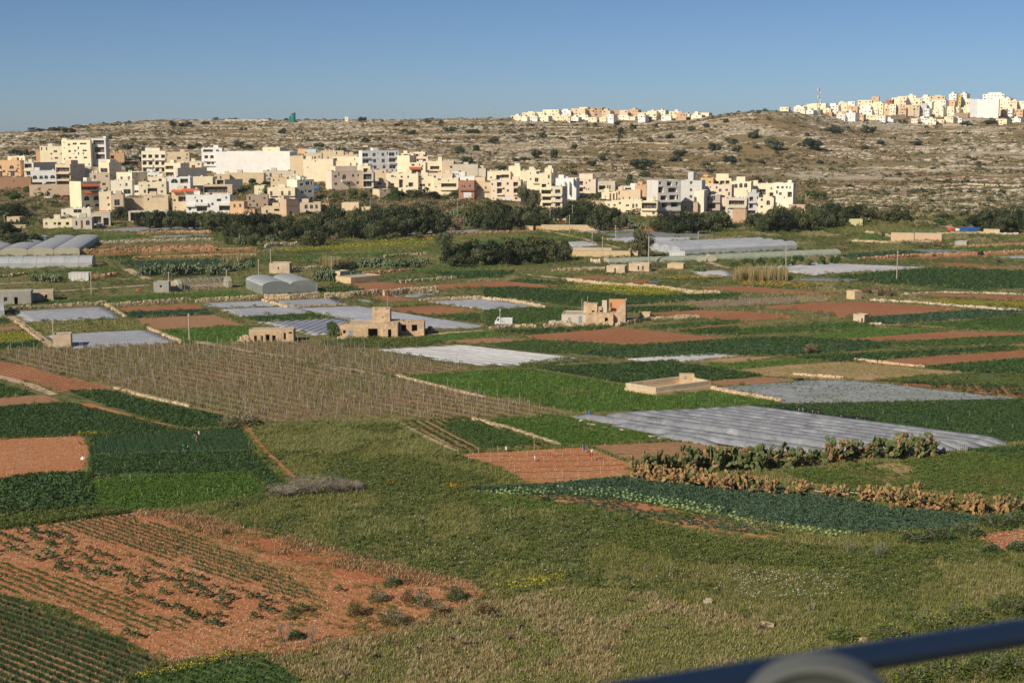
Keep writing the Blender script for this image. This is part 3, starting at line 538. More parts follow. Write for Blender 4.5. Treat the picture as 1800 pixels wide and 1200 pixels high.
house(K2, 490, 790, None, 692, 940, OCHRE, [('s', 555, 705, 120, 22), ('s', 710, 692, 190, 24), *l((620, 800, 110, 60), (720, 745, 120, 50), (560, 760, 90, 50))], 'cluttered ochre house with orange-red awnings over open terraces', a=8)
house(K2, 660, 1166, None, 752, 970, WHITE, [*w((790, 825, 22, 28), (843, 825, 22, 30), (965, 862, 25, 35), (705, 915, 30, 40)), *l((1040, 815, 52, 30), (840, 918, 120, 55), (1100, 910, 125, 55)), *b((840, 862, 150, 28), (712, 878, 110, 24), (1100, 862, 135, 28))], 'white house with twin curved balconies just above the tree belt', a=8)
house(K2, 1170, 1330, 1372, 830, 1010, ORANGE, ar((1220, 882, 25, 45), (1287, 878, 25, 45)), 'orange stone house with two arched windows right of the white balcony house')
house(K2, 1332, 1452, None, 917, 1012, ORANGE, [('g', 1375, 985, 65, 40)], 'low orange annex with a pale garage door', a=4, tank=0, depth=5)
house(K2, 1360, 1610, None, 752, 910, (.46, .35, .25), w((1445, 825, 30, 25)), 'stone house painted brown as shade behind the low orange annex', a=3)  # shade on this tan house is painted in as brown
house(K2, 1450, 1566, None, 642, 765, CREAM, w((1510, 690, 16, 18)), 'cream cube house with one tiny window', a=10)
# ---- the town, middle
house(K3, 76, 392, None, 667, 868, CREAM, [*w((120, 735, 28, 52), (247, 733, 28, 52), (330, 732, 28, 52), (120, 808, 30, 22), (305, 802, 34, 20)), ('r', 140, 750, 85, 24), ('r', 245, 750, 85, 24), ('r', 335, 750, 105, 24)], 'cream house with three dark iron balconies in a row', a=6)
house(K3, 300, 420, 617, 577, 842, PALE, w((473, 635, 38, 28), (543, 622, 48, 40), (478, 722, 38, 28), (570, 718, 45, 28), (482, 803, 38, 35), (588, 798, 35, 32)), 'pale three-storey house with two windows on every floor beside the blue tarpaulin', left=True, a=34)
house(K3, 20, 382, None, 470, 590, BEIGE, w((67, 527, 18, 25), (110, 520, 25, 45), (172, 520, 20, 28), (236, 517, 20, 22)), 'long beige house with four small windows below the white wall', a=6)
house(K3, 110, 300, None, 547, 690, OCHRE, [], 'low ochre yard house below the long beige house', a=6, tank=0)
house(K3, 290, 502, None, 545, 640, CREAM, [], 'blank cream house behind the pale three-storey house', a=8)
house(K3, 215, 292, 436, 806, 1015, (.60, .43, .30), [('d', 345, 975, 30, 55)], 'blank pinkish stone house block at the top of the tree belt', left=True, a=34, tank=0)
house(K3, 0, 234, None, 892, 990, OCHRE, [*w((65, 950, 25, 40)), *l((180, 930, 62, 25))], 'low ochre house with three slots beside the pinkish block', a=4, tank=0)
house(K3, 450, 692, None, 842, 965, TAN, ar((525, 890, 38, 52), (587, 890, 38, 52), (645, 890, 30, 52)), 'tan stone building with three arched openings above the dark trees', a=4, tank=0)
house(K3, 692, 802, None, 852, 930, (.55, .36, .22), [], 'low orange stone shed beside the three arched openings', name='stone_shed', cat='shed', tank=0, depth=4)
house(K3, 940, 1138, None, 845, 945, OCHRE, w((1098, 890, 14, 18)), 'ochre stone hut with a pinhole window on the bank above the trees', name='stone_hut', cat='hut', tank=0, depth=5)
house(K3, 1170, 1282, None, 895, 945, OCHRE, [], 'low ochre wall stub beside the street lamp', name='wall_stub', cat='wall', tank=0, depth=1.2)
house(K3, 338, 492, None, 297, 560, OCHRE, [], 'tall ochre house side at the end of the huge white wall', a=10)
house(K3, 492, 842, None, 338, 610, CREAM, w((635, 360, 14, 20), (545, 435, 14, 14)), 'wide blank cream house in the middle of town', a=10)
house(K3, 832, 1146, None, 322, 500, CREAM, [*w((870, 405, 20, 15), (1092, 352, 12, 18)), *l((860, 358, 52, 36))], 'cream house with a dark rooftop opening left of the white apartment block', a=10)
house(K3, 702, 962, None, 238, 350, OCHRE, [], 'ochre house high behind the wide cream house', a=5)
house(K3, 960, 1142, None, 285, 410, OCHRE, w((990, 310, 10, 12)), 'ochre house behind the left end of the white apartment block', a=5)
house(K3, 500, 704, None, 262, 360, OCHRE, w((627, 320, 22, 30)), 'ochre house with one dark window at the back of town', a=5)
house(K3, 525, 636, None, 217, 275, (.50, .66, .74), [], 'pale blue shed at the very back of town', name='shed', cat='shed', tank=1, depth=4)
house(K3, 425, 528, None, 215, 275, ORANGE, [], 'small orange shed at the very back of town', name='shed', cat='shed', tank=0, depth=4)
house(K3, 752, 822, 1192, 476, 700, PINK, [*w((870, 538, 32, 32), (1077, 532, 32, 32), (1137, 530, 22, 32), (872, 625, 35, 30), (1022, 618, 30, 30), (1130, 617, 32, 35)), *ar((970, 545, 46, 56)), ('b', 985, 590, 100, 18)], 'pink two-storey house with one curved balcony in the middle', left=True, a=26, roofs=[(880, 1140, 420)])
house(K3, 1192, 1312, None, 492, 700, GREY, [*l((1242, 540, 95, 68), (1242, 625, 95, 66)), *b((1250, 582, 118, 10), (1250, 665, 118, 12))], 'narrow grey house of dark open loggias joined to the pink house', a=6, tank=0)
house(K3, 1146, 1276, None, 416, 520, CREAM, l((1220, 465, 56, 46)), 'cream roof flat with one dark opening above the loggias', a=6)
house(K3, 1140, 1180, 1612, 236, 505, BLUEW, [*w((1217, 288, 66, 42), (1322, 285, 35, 38), (1425, 283, 32, 38), (1528, 282, 66, 42), (1220, 362, 72, 42), (1328, 358, 35, 42), (1428, 357, 38, 42), (1533, 353, 76, 42), (1332, 432, 35, 42), (1437, 428, 35, 42), (1535, 430, 76, 42)), *b((1220, 318, 92, 10), (1530, 312, 90, 10), (1222, 390, 92, 10), (1534, 384, 92, 10))], 'white apartment block with many tall windows in the middle of town', left=True, a=20, roofs=[(1316, 1380, 206)])
house(K3, 1322, 1462, None, 460, 630, OCHRE, w((1428, 487, 18, 24)), 'ochre cube house below the white apartment block', a=4)
house(K3, 1460, 1602, None, 496, 680, CREAM, [*w((1535, 535, 30, 25), (1537, 630, 35, 28)), ('b', 1540, 660, 92, 12)], 'cream two-window house right of the ochre cube', a=8)
house(K3, 1312, 1482, None, 592, 690, TAN, l((1380, 615, 52, 36)), 'low tan house with a dark opening right of the loggias', a=4, tank=0)
house(K3, 1300, 1382, 1506, 687, 785, OCHRE, w((1450, 708, 22, 22)), 'small ochre house in front above the bank', left=True, a=30, tank=0)
house(K4, 55, 202, None, 292, 510, CREAM, [], 'blank cream house side right of the white apartment block', a=20)
house(K4, 102, 247, None, 266, 400, CREAM, l((155, 290, 52, 26), (203, 290, 16, 28), (195, 350, 72, 24)), 'stepped cream house with dark roof terraces at the top', a=8, tank=2)
house(K4, 247, 382, None, 250, 380, CREAM, l((290, 290, 32, 32), (338, 285, 44, 26)), 'cream roof flat with two dark openings at the top', a=8)
house(K4, 280, 417, None, 302, 400, PINK, l((335, 345, 112, 28)), 'pinkish house with one long white terrace at the top', a=6)
house(K4, 202, 387, None, 376, 530, CREAM, [*w((242, 402, 36, 25), (318, 400, 16, 22)), ('B', 270, 435, 142, 24), *l((270, 485, 132, 50))], 'cream house with an orange balcony above a dark terrace', a=8)
house(K4, 390, 582, None, 356, 500, CREAM, [*l((495, 435, 108, 40), (450, 480, 122, 26)), *b((495, 462, 122, 12))], 'cream house with one wide shaded terrace left of the blank beige wall', a=6, roofs=[(530, 592, 310)])
house(K4, 580, 717, None, 356, 500, TAN, w((690, 428, 30, 28)), 'tan house with a flat overhanging roof beside the blank beige wall', a=4)
house(K4, 702, 1000, None, 396, 540, BEIGE, [], 'large blank beige party wall house', a=6, roofs=[(830, 885, 372)], tank=0)
house(K4, 992, 1092, None, 442, 540, BEIGE, [], 'lower end of the blank beige party wall', a=6, tank=0)
house(K4, 390, 702, None, 500, 580, PINK, [], 'low pink terrace wall house in front of the shaded terrace', a=5, tank=0)
house(K4, 700, 852, None, 490, 580, WHITE, w((720, 515, 14, 22), (745, 517, 14, 22), (770, 518, 14, 20)), 'low white house with three little windows below the beige wall', a=5)
house(K4, 70, 302, None, 502, 745, CREAM, [*l((100, 620, 46, 95), (215, 632, 55, 50)), *w((170, 650, 18, 25)), ('g', 255, 725, 70, 40)], 'cream terrace house with a tall dark recess at its left end', a=8)
house(K4, 302, 482, None, 532, 748, CREAM, [*w((312, 545, 18, 22), (352, 640, 62, 30), (432, 637, 25, 32)), ('g', 475, 720, 75, 30)], 'cream terrace house with a wide dark window', a=8)
house(K4, 482, 772, None, 552, 765, CREAM, [*w((550, 573, 35, 20), (617, 548, 30, 25), (712, 558, 16, 16)), *l((660, 640, 178, 44)), ('b', 665, 680, 205, 28), ('g', 705, 740, 82, 45)], 'cream house with one long balcony left of the terracotta house', a=6)
house(K4, 750, 962, None, 536, 620, WHITE, w((878, 572, 18, 20)), 'white attic house behind the terracotta house', a=6)
house(K4, 775, 957, None, 587, 805, TERRA, [*w((820, 655, 22, 26), (845, 657, 18, 30), (912, 650, 26, 28)), ('r', 870, 690, 162, 20), ('g', 878, 752, 92, 62)], 'terracotta red house with a white garage door', a=6)
house(K4, 958, 1147, None, 602, 795, OCHRE, [*w((1000, 670, 22, 30), (1025, 670, 18, 30), (1093, 670, 24, 30)), ('r', 1050, 700, 152, 20), ('g', 1068, 762, 60, 45)], 'yellowish house right of the terracotta house', a=6, roofs=[(965, 1080, 547)])
house(K4, 1147, 1502, None, 582, 835, PINK, [*w((1170, 630, 18, 28), (1350, 622, 26, 30), (1352, 703, 26, 30), (1450, 793, 30, 30)), *l((1250, 632, 56, 52), (1442, 628, 56, 52), (1253, 712, 60, 50), (1445, 708, 56, 46)), *b((1260, 665, 82, 12), (1455, 660, 82, 12), (1262, 748, 82, 12), (1455, 742, 82, 12)), ('g', 1357, 800, 72, 46)], 'tall pink-beige apartment house with paired dark balconies', a=8)
house(K4, 1110, 1382, None, 476, 600, CREAM, [*l((1245, 550, 62, 58), (1320, 535, 88, 40)), *w((1155, 550, 20, 20))], 'cream top storey above the pink-beige apartment house', a=8)
house(K4, 1360, 1497, None, 416, 600, CREAM, [], 'blank cream block above the pink-beige apartment house', a=8)
house(K4, 1497, 1592, None, 470, 610, CREAM, [], 'blank cream annex right of the pink-beige apartment house', a=8)
# ---- the town, east
house(K5, 195, 362, None, 296, 560, CREAM, [*w((247, 415, 18, 30), (325, 425, 48, 56), (345, 330, 50, 36)), ('b', 325, 462, 100, 16)], 'cream stepped house with one glazed door behind the brown tree', a=8)
house(K5, 430, 542, None, 276, 480, CREAM, [*w((465, 340, 30, 36))], 'cream house with dark roof tanks at the back of the balcony stack', a=12, tank=3)
house(K5, 362, 516, None, 342, 795, CREAM, [*l((420, 505, 60, 46), (450, 590, 128, 46), (460, 675, 122, 42), (460, 752, 116, 40)), *b((450, 545, 142, 20), (455, 632, 132, 20), (460, 714, 130, 20))], 'cream apartment stack with glazed balconies left of the ribbed white house', a=6)
house(K5, 516, 662, 730, 512, 805, BEIGE, [*l((600, 580, 70, 50), (605, 660, 70, 46), (602, 748, 66, 50)), *b((600, 628, 132, 20), (605, 708, 130, 20))], 'beige apartment stack with three deep balconies in front', a=26)
house(K5, 572, 846, None, 406, 700, WHITE, [('v', 700, 530, 10, 170), ('v', 760, 530, 10, 170), ('v', 815, 450, 10, 90)], 'white house with tall fins on a blank front', a=12)
house(K5, 860, 1102, None, 412, 660, PINK, [*l((897, 470, 75, 56), (897, 555, 75, 56)), *w((1022, 435, 25, 26), (978, 465, 18, 26), (1010, 548, 18, 22), (982, 548, 16, 20)), *b((905, 515, 95, 12), (905, 600, 95, 12))], 'pink house with two red balconies right of the finned white house', roofs=[(878, 1057, 347)], a=8)
house(K5, 1100, 1357, None, 447, 620, BEIGE, [('o', 1187, 528, 86, 54), ('o', 1262, 522, 16, 50), ('o', 1290, 522, 16, 50), ('o', 1137, 608, 44, 30), ('o', 1232, 608, 52, 30)], 'unfinished beige house with empty dark openings beside the pink house', a=8, tank=0)
house(K5, 1180, 1372, None, 587, 710, CREAM, [('d', 1297, 645, 24, 80), ('d', 1340, 648, 26, 85)], 'low cream house with two brown doors beside the blue pool cover', a=6, tank=0)
house(K5, 1370, 1692, None, 562, 720, OCHRE, w((1412, 600, 20, 42), (1467, 668, 20, 25), (1550, 665, 20, 28)), 'ochre house with three small windows below the white ruin', a=6)
house(K5, 1395, 1672, None, 512, 620, WHITE, [('o', 1530, 555, 84, 70)], 'broken white house with a gaping hole at the back', a=6, tank=0)
house(K5, 1620, 1768, None, 492, 660, ORANGE, w((1690, 562, 20, 26)), 'orange house left of the concrete skeleton', a=6)
house(K5, 1390, 1702, None, 692, 865, CREAM, [*w((1522, 765, 42, 28)), *ar((1598, 770, 28, 60), (1642, 762, 28, 46)), *l((1570, 838, 140, 22))], 'cream house with two arches in front of the ochre house', a=6)
house(K5, 1040, 1226, None, 707, 810, STONE, [], 'low stone yard house behind the dark trees', a=4, tank=0, depth=5)
house(K5, 1226, 1400, None, 702, 815, CREAM, w((1275, 755, 30, 26)), 'low cream house with one window left of the two arches', a=5)
house(K6, 38, 212, None, 507, 670, CREAM, [*l((125, 552, 155, 62)), ('b', 125, 592, 165, 16), *w((172, 630, 25, 28))], 'cream house with one wide framed balcony left of the concrete skeleton', a=5)
house(K6, 95, 215, 458, 290, 655, CONC, [('o', 240, 316, 30, 28), ('o', 335, 322, 55, 52), ('o', 415, 326, 24, 36), ('o', 245, 388, 56, 62), ('o', 370, 392, 95, 48), ('o', 277, 472, 68, 48), ('o', 372, 470, 70, 48), ('o', 425, 468, 22, 44), ('o', 287, 545, 58, 56), ('o', 395, 545, 80, 50), ('b', 335, 602, 226, 14), ('b', 335, 512, 226, 10)], 'unfinished concrete skeleton of flats with black open floors', left=True, a=30, tank=0)
house(K6, 455, 676, None, 286, 610, (.64, .63, .60), w((565, 312, 28, 30), (565, 388, 28, 30), (565, 458, 28, 30)), 'grey-white block with three windows stacked right of the concrete skeleton', a=12, roofs=[(525, 580, 200)])
house(K6, 465, 637, None, 512, 630, STONE, w((580, 565, 20, 26)), 'brown stone house in front of the grey-white block', a=4, tank=0, depth=6)
house(K6, 600, 702, None, 392, 628, PALE, [], 'pale blank house between the grey-white block and the peach house', a=12)
house(K6, 702, 872, None, 442, 618, (.50, .42, .36), [*w((740, 478, 40, 48), (800, 472, 40, 48)), *l((770, 556, 112, 48)), *b((785, 590, 182, 16), (790, 512, 172, 10))], 'brown-grey house with two pairs of white-framed windows', a=6)
house(K6, 675, 992, None, 332, 590, PINK, [*w((768, 362, 12, 20), (873, 392, 28, 32), (940, 388, 26, 25)), *l((905, 457, 36, 22))], 'tall peach house behind the brown-grey house', a=8)
house(K6, 668, 802, None, 256, 350, (.70, .48, .22), w((700, 290, 16, 30)), 'yellow-orange house at the top behind the peach house', a=6)
house(K6, 805, 992, None, 262, 350, CREAM, l((838, 312, 48, 40), (897, 308, 48, 40), (952, 305, 42, 38)), 'cream house with three reddish openings at the top', a=6, roofs=[(830, 960, 216)])
house(K6, 990, 1197, None, 297, 500, CREAM, ar((1040, 345, 35, 45), (1092, 340, 35, 50), (1142, 338, 35, 48)), 'cream house with three tall roof arches', a=8, roofs=[(1040, 1130, 250)])
house(K6, 930, 1152, None, 472, 705, BEIGE, [*l((1045, 520, 160, 46)), ('b', 1055, 562, 182, 20), *w((1115, 598, 25, 25), (965, 620, 24, 20))], 'beige house with one long dark balcony', a=5)
house(K6, 1008, 1142, None, 590, 742, (.56, .38, .25), w((1052, 630, 8, 20)), 'pinkish stone bastion under the long dark balcony', name='stone_bastion', cat='wall', a=4, tank=0, depth=4)
house(K6, 1152, 1277, None, 420, 650, (.58, .57, .54), [*l((1200, 482, 38, 46), (1200, 556, 38, 48), (1205, 622, 82, 40)), *w((1266, 470, 14, 28), (1267, 545, 14, 28)), ('b', 1210, 520, 82, 8)], 'slim grey house with stacked black doors', a=5)
house(K6, 1110, 1267, None, 381, 450, WHITE, w((1145, 405, 25, 22), (1187, 405, 14, 25)), 'white top storey above the slim grey house', a=6)
house(K6, 1275, 1437, None, 466, 655, CREAM, ar((1312, 490, 25, 28), (1380, 520, 38, 50), (1313, 563, 25, 28), (1315, 630, 25, 28)), 'yellow-cream house with small round-topped windows', a=6)
house(K6, 1195, 1442, None, 322, 490, CREAM, [*w((1412, 372, 16, 22)), *l((1415, 435, 40, 42), (1320, 410, 70, 60))], 'cream house with a cluttered terrace left of the last house', a=8)
house(K6, 1440, 1640, 1664, 312, 580, PALE, [*w((1480, 362, 28, 25), (1528, 362, 26, 25), (1573, 360, 18, 25), (1607, 362, 14, 25), (1508, 428, 28, 28), (1550, 468, 14, 14)), *l((1605, 435, 45, 56))], 'pale last house at the eastern end of the main town', roofs=[(1575, 1615, 285)], a=16)
house(K6, 1600, 1772, None, 542, 630, STONE, [], 'low stone yard wall below the last house', name='yard_wall', cat='wall', a=4, tank=0, depth=5)
for h_ in (('huge blank white wall', 440, 285), ('white apartment block', 670, 285), ('terracotta house', 820, 330), ('concrete skeleton', 1165, 345), ('unfinished concrete tower', 178, 265), ('last house of the main town', 1380, 340), ('pink house', 610, 320), ('orange villa', 18, 300), ('cream balcony block', 272, 285), ('finned white house', 995, 330), ('arched house', 150, 345), ('pink-beige apartment house', 888, 337)): MARKS.append(('the '+h_[0], h_[1], h_[2]))
def at_d(px, d): x = (px-900)/F*fwd(d, 45); return Vector((x, d, float(T(x, d))))
# ================================================================== the two towns on the skyline
K7 = (880, 150, 5.0); K8 = (1380, 140, 4.2857)
LG = (.62, .62, .60); PEACH = (.66, .46, .30); BRN = (.50, .34, .24); YELH = (.72, .58, .25); REDH = (.50, .20, .14)
NM = {CREAM: 'cream', PALE: 'pale cream', WHITE: 'white', TAN: 'tan', BRN: 'brown', PINK: 'pinkish', PEACH: 'peach', LG: 'light grey', YELH: 'yellow', REDH: 'red', OCHRE: 'ochre'}
FAR7 = [(90, 165, 268, CREAM), (190, 300, 240, CREAM), (300, 384, 236, PALE), (370, 510, 215, CREAM), (510, 616, 222, WHITE), (348, 470, 262, WHITE), (620, 742, 205, OCHRE), (690, 762, 194, CREAM), (750, 832, 214, PEACH), (820, 892, 198, BRN), (892, 962, 222, TAN), (962, 1046, 220, BRN), (1046, 1116, 220, PINK), (1118, 1206, 214, PEACH), (1206, 1290, 240, CREAM), (1290, 1370, 226, CREAM), (1370, 1446, 220, PALE), (1450, 1496, 258, CREAM), (1482, 1590, 230, CREAM), (1592, 1660, 252, CREAM), (1662, 1740, 250, PALE), (1742, 1830, 242, CREAM), (500, 620, 270, WHITE), (622, 722, 272, PALE)]
FAR8 = [(-40, 25, 207, CREAM), (65, 140, 204, PALE), (140, 212, 196, CREAM), (196, 305, 180, CREAM), (300, 342, 222, CREAM), (326, 400, 195, WHITE), (384, 462, 238, PEACH), (400, 466, 175, CREAM), (466, 545, 200, PEACH), (470, 522, 166, WHITE), (546, 650, 156, CREAM), (570, 646, 196, WHITE), (650, 702, 131, PEACH), (646, 738, 180, CREAM), (735, 786, 195, CREAM), (786, 832, 186, PALE), (756, 802, 155, REDH), (800, 862, 138, CREAM), (836, 1010, 192, TAN), (845, 912, 128, CREAM), (912, 982, 124, PALE), (866, 906, 155, PINK), (980, 1026, 142, CREAM), (1026, 1080, 132, PALE), (1012, 1064, 180, LG), (1060, 1102, 172, WHITE), (1102, 1164, 156, CREAM), (1086, 1200, 126, TAN), (1165, 1206, 158, WHITE), (1206, 1276, 164, PEACH), (1230, 1284, 110, WHITE), (1284, 1319, 116, YELH), (1319, 1361, 109, WHITE), (1362, 1400, 146, CREAM), (1490, 1646, 112, WHITE), (1612, 1662, 152, CREAM), (1640, 1690, 142, PALE), (1690, 1742, 160, CREAM), (1742, 1832, 164, PALE)]
def far(K, L, d0, ob):
    for i, (x0, x1, top, c) in enumerate(L):
        s = K[2]; d = d0+70-(top-110)*.45+(i % 3)*6; pb = 205 if K is K8 else 209; base = (pb-K[1])*s; ppm = F/(d*.99); H_ = (base-top)/s/ppm; nf = max(1, int(round(H_/3.3))); W_ = (x1-x0)/s/ppm; nw_ = max(2, int(W_/3.4)); R = random.Random(i*31+int(x0)); fe = []
        for f in range(nf):
            for k in range(nw_):
                if R.random() < .7: fe.append(('o', x0+(x1-x0)*(k+.5+R.uniform(-.12, .12))/nw_, top+(f+.55)*(base-top)/nf, R.choice([.8, 1.0, 1.8])*ppm*s, R.choice([1.0, 1.1, 1.7])*ppm*s))
        rr = [(x0+(x1-x0)*R.uniform(.1, .5), x0+(x1-x0)*R.uniform(.6, .9), top-2.2*ppm*s*R.uniform(.5, 1))] if R.random() < .6 else []
        h = house(K, x0, x1, None, top, base, c, fe, '', 'distant_house', a=R.choice([4, 12, 20]), roofs=rr, tank=0, dist=d, base=7, depth=10); PENDING.pop()
        if nf >= 5:
            x2 = x0+(x1-x0)*R.uniform(-.25, .3); x3 = x2+(x1-x0)*R.uniform(.6, .95); c2 = R.choice([CREAM, PALE, WHITE, PEACH, PALE]); t2 = base-(base-top)*R.uniform(.36, .55); n2 = max(2, int((x3-x2)/s/ppm/3.4)); f2 = [('o', x2+(x3-x2)*(k+.5)/n2, t2+2.2*ppm*s+3.2*ppm*s*f, R.choice([.8, 1.5])*ppm*s, 1.1*ppm*s) for f in range(3) for k in range(n2) if R.random() < .65]
            h2 = house(K, x2, x3, None, t2, base+4, c2, f2, '', 'distant_house', a=R.choice([4, 14]), roofs=[(x2+(x3-x2)*.5, x2+(x3-x2)*.85, t2-2*ppm*s)] if R.random() < .5 else [], tank=0, dist=d-16, base=7, depth=9); PENDING[-1] = (h2.root, f'lower {NM[c2]} house stepped in front on the skyline', h2.px, h2.py); h2.root['group'] = ob
        PENDING.append((h.root, '', 0, 0)); PENDING[-1] = (h.root, f'{NM[c]} {["", "one", "two", "three", "four", "five", "six", "seven", "eight"][min(nf, 8)]}-storey house on the skyline', h.px, h.py); h.root['group'] = ob
far(K7, FAR7, 1500, 'houses of the middle skyline town'); far(K8, FAR8, 1470, 'houses of the eastern skyline town')
house(K8, 1392, 1462, None, 148, 236, LG, [], 'grey half of the big blank party wall on the skyline', 'distant_house', a=20, tank=0, dist=1498, base=7)
house(K8, 1456, 1608, None, 150, 246, (.80, .78, .74), [], 'big blank white party wall standing out at the eastern skyline', 'distant_house', a=3, tank=0, dist=1490, base=7, depth=16)
for i, (a_, b_) in enumerate(((396, 420), (422, 452), (455, 472))): h = house(P0, a_, b_, None, 210.5, 216, PALE, [], 'x', 'distant_house', a=3, tank=0, dist=1495, base=4, depth=6); place_label(h.root, 'low white house barely above the skyline', h.px, h.py, 'house')
house(P0, 606, 612, None, 205.5, 212, CREAM, [], 'tiny square hut alone on the middle skyline', 'skyline_hut', 'hut', a=3, tank=0, dist=1495, base=3, depth=4)
MARKS += [('the skyline party wall', 1737, 185), ('the radio mast', 1438, 170), ('the green tower', 516, 205), ('the brown skyline flats', 1050, 200), ('the white skyline block', 1682, 178), ('the red skyline house', 1562, 182)]
# smaller houses stepped in front of the skyline towns
R_ = random.Random(77)
for K, x, xe, d0, yt0, pb, grp in ((K8, 1398, 1800, 1440, 190, 210, 'houses of the eastern skyline town'), (K7, 905, 1235, 1476, 199, 211, 'houses of the middle skyline town')):
    while x < xe:
        w_ = R_.uniform(9, 19); p_ = at_d(x+w_/2, d0); yt = proj(p_)[1]-R_.uniform(7, 13); c = R_.choice([CREAM, PALE, PALE, WHITE, WHITE, CREAM, PEACH]); fe = [('o', x+w_*(k+.5)/3+R_.uniform(-.6, .6), yt+q, R_.choice([1.4, 2.4]), 1.8) for k in range(3) for q in (3.2, 8.2) if R_.random() < .6]
        if not (1560 < x < 1590 or 1680 < x < 1740) or K is K7: h = house(P0, x, x+w_, None, yt, pb, c, fe, '', 'distant_house', a=R_.choice([5, 14, 24]), tank=0, dist=d0+R_.uniform(-14, 14), base=6, depth=9, roofs=[(x+w_*.2, x+w_*.6, yt-3)] if R_.random() < .5 else []); PENDING[-1] = (h.root, 'small '+NM[c]+' house stepped at the front of the skyline', h.px, h.py); h.root['group'] = grp
        x += w_+R_.choice([.5, 2, 5, 9])
# ================================================================== masts, towers, poles
STEEL = mat('galvanised_steel', [(.33, .33, .33), (.42, .42, .41)], scale=2, rough=.5, coord='obj'); POLEM = mat('pole_wood', [(.38, .34, .28), (.48, .44, .38)], scale=2, rough=.9, coord='obj', stretch=(2, 2, .3)); TEAL = mat('green_cladding', [(.02, .20, .17), (.03, .25, .20)], scale=.5, rough=.6, coord='obj'); RW = mat('red_paint', [(.45, .07, .05), (.5, .1, .07)], scale=1, rough=.6, coord='obj')
def mast(px, d, ytop, label, hw=1.2, red=True):
    p = at_d(px, d); H_ = zat(ytop, d)-p.z; o = empty('lattice_mast', p); tag(o, label, 'mast'); n = max(6, int(H_/3)); m = MB(); r = MB()
    for i in range(n):
        z0, z1 = H_*i/n-.5*(i == 0), H_*(i+1)/n; k0 = hw*(1-.75*i/n); k1 = hw*(1-.75*(i+1)/n); t = r if red and i % 4 == 3 else m
        c0 = [(k0, k0), (-k0, k0), (-k0, -k0), (k0, -k0)]; c1 = [(k1, k1), (-k1, k1), (-k1, -k1), (k1, -k1)]
        for j in range(4):
            t.tube((*c0[j], z0), (*c1[j], z1), .13, n=4); t.tube((*c0[j], z0), (*c1[(j+1) % 4], z1), .08, n=3); t.tube((*c1[j], z1), (*c1[(j+1) % 4], z1), .08, n=3)
    m.tube((0, 0, H_), (0, 0, H_+3), .08, n=4); m.build('lattice', STEEL, o)
    if red:
        r.build('red_section', RW, o); g = MB(); R = random.Random(3)
        for i in range(9): z = H_*R.uniform(.55, .98); t = R.uniform(0, 2*pi); g.obox((cos(t)*hw*.9, sin(t)*hw*.9, z), Vector((.35, 0, 0)), Vector((0, .2, 0)), Vector((0, 0, 1.0)))
        g.build('antenna', WHITEM, o)
    return o
mast(1438, 1440, 155, 'tall red and grey radio mast among houses on the skyline', 1.5)
mast(567, 1480, 194, 'first faint thin mast on the skyline right of the green tower', .6, False); mast(709, 1480, 191, 'faint thin mast on the skyline above the white apartment block', .6, False); mast(870, 1480, 186, 'faint thin mast on the skyline left of the middle skyline town', .6, False); mast(24, 1300, 232, 'faint thin mast at the far left end of the skyline', .4, False)
def tower(px, d, ytop, r, label):
    p = at_d(px, d); H_ = zat(ytop, d)-p.z; o = empty('clad_tower', p); tag(o, label, 'tower'); m = MB(); m.tube((0, 0, -2), (0, 0, H_), r, n=12); m.build('shaft', TEAL, o); m = MB(); m.tube((0, 0, H_), (0, 0, H_+.5), r*1.08, n=12); m.build('rim', STEEL, o)
tower(516, 1480, 199, 2.3, 'tall blue-green tower on the left skyline'); tower(511, 1490, 204, 1.6, 'shorter green tower behind the tall blue-green one')
def pole(px, yt, yb, label, arm=False, lamp=False, r=.14):
    p = hit(px, yb); ppm = F/(p.y*cos(PITCH)-(p.z-CAMH)*sin(PITCH)); H_ = (yb-yt)/ppm; o = empty('street_lamp' if lamp else 'utility_pole', p); tag(o, label, 'street lamp' if lamp else 'pole'); m = MB(); m.tube((0, 0, -.5), (0, 0, H_), r*1.2, r*.75, 7); m.build('shaft', STEEL if lamp else POLEM, o)
    if lamp: m = MB(); m.tube((0, 0, H_-.1), (1.3, -.3, H_+.2), .06, n=5); m.build('arm', STEEL, o); m = MB(); m.box(1.0, 1.8, -.5, -.15, H_+.1, H_+.28); m.build('lamp_head', WHITEM, o)
    else:
        m = MB(); w_ = 1.0 if arm else .22; m.box(-w_, w_, -.06, .06, H_-.55, H_-.42)
        for x in (-w_*.85, 0.25, w_*.85): m.tube((x, 0, H_-.42), (x, 0, H_-.22), .05, n=5)
        m.build('crossarm', POLEM, o)
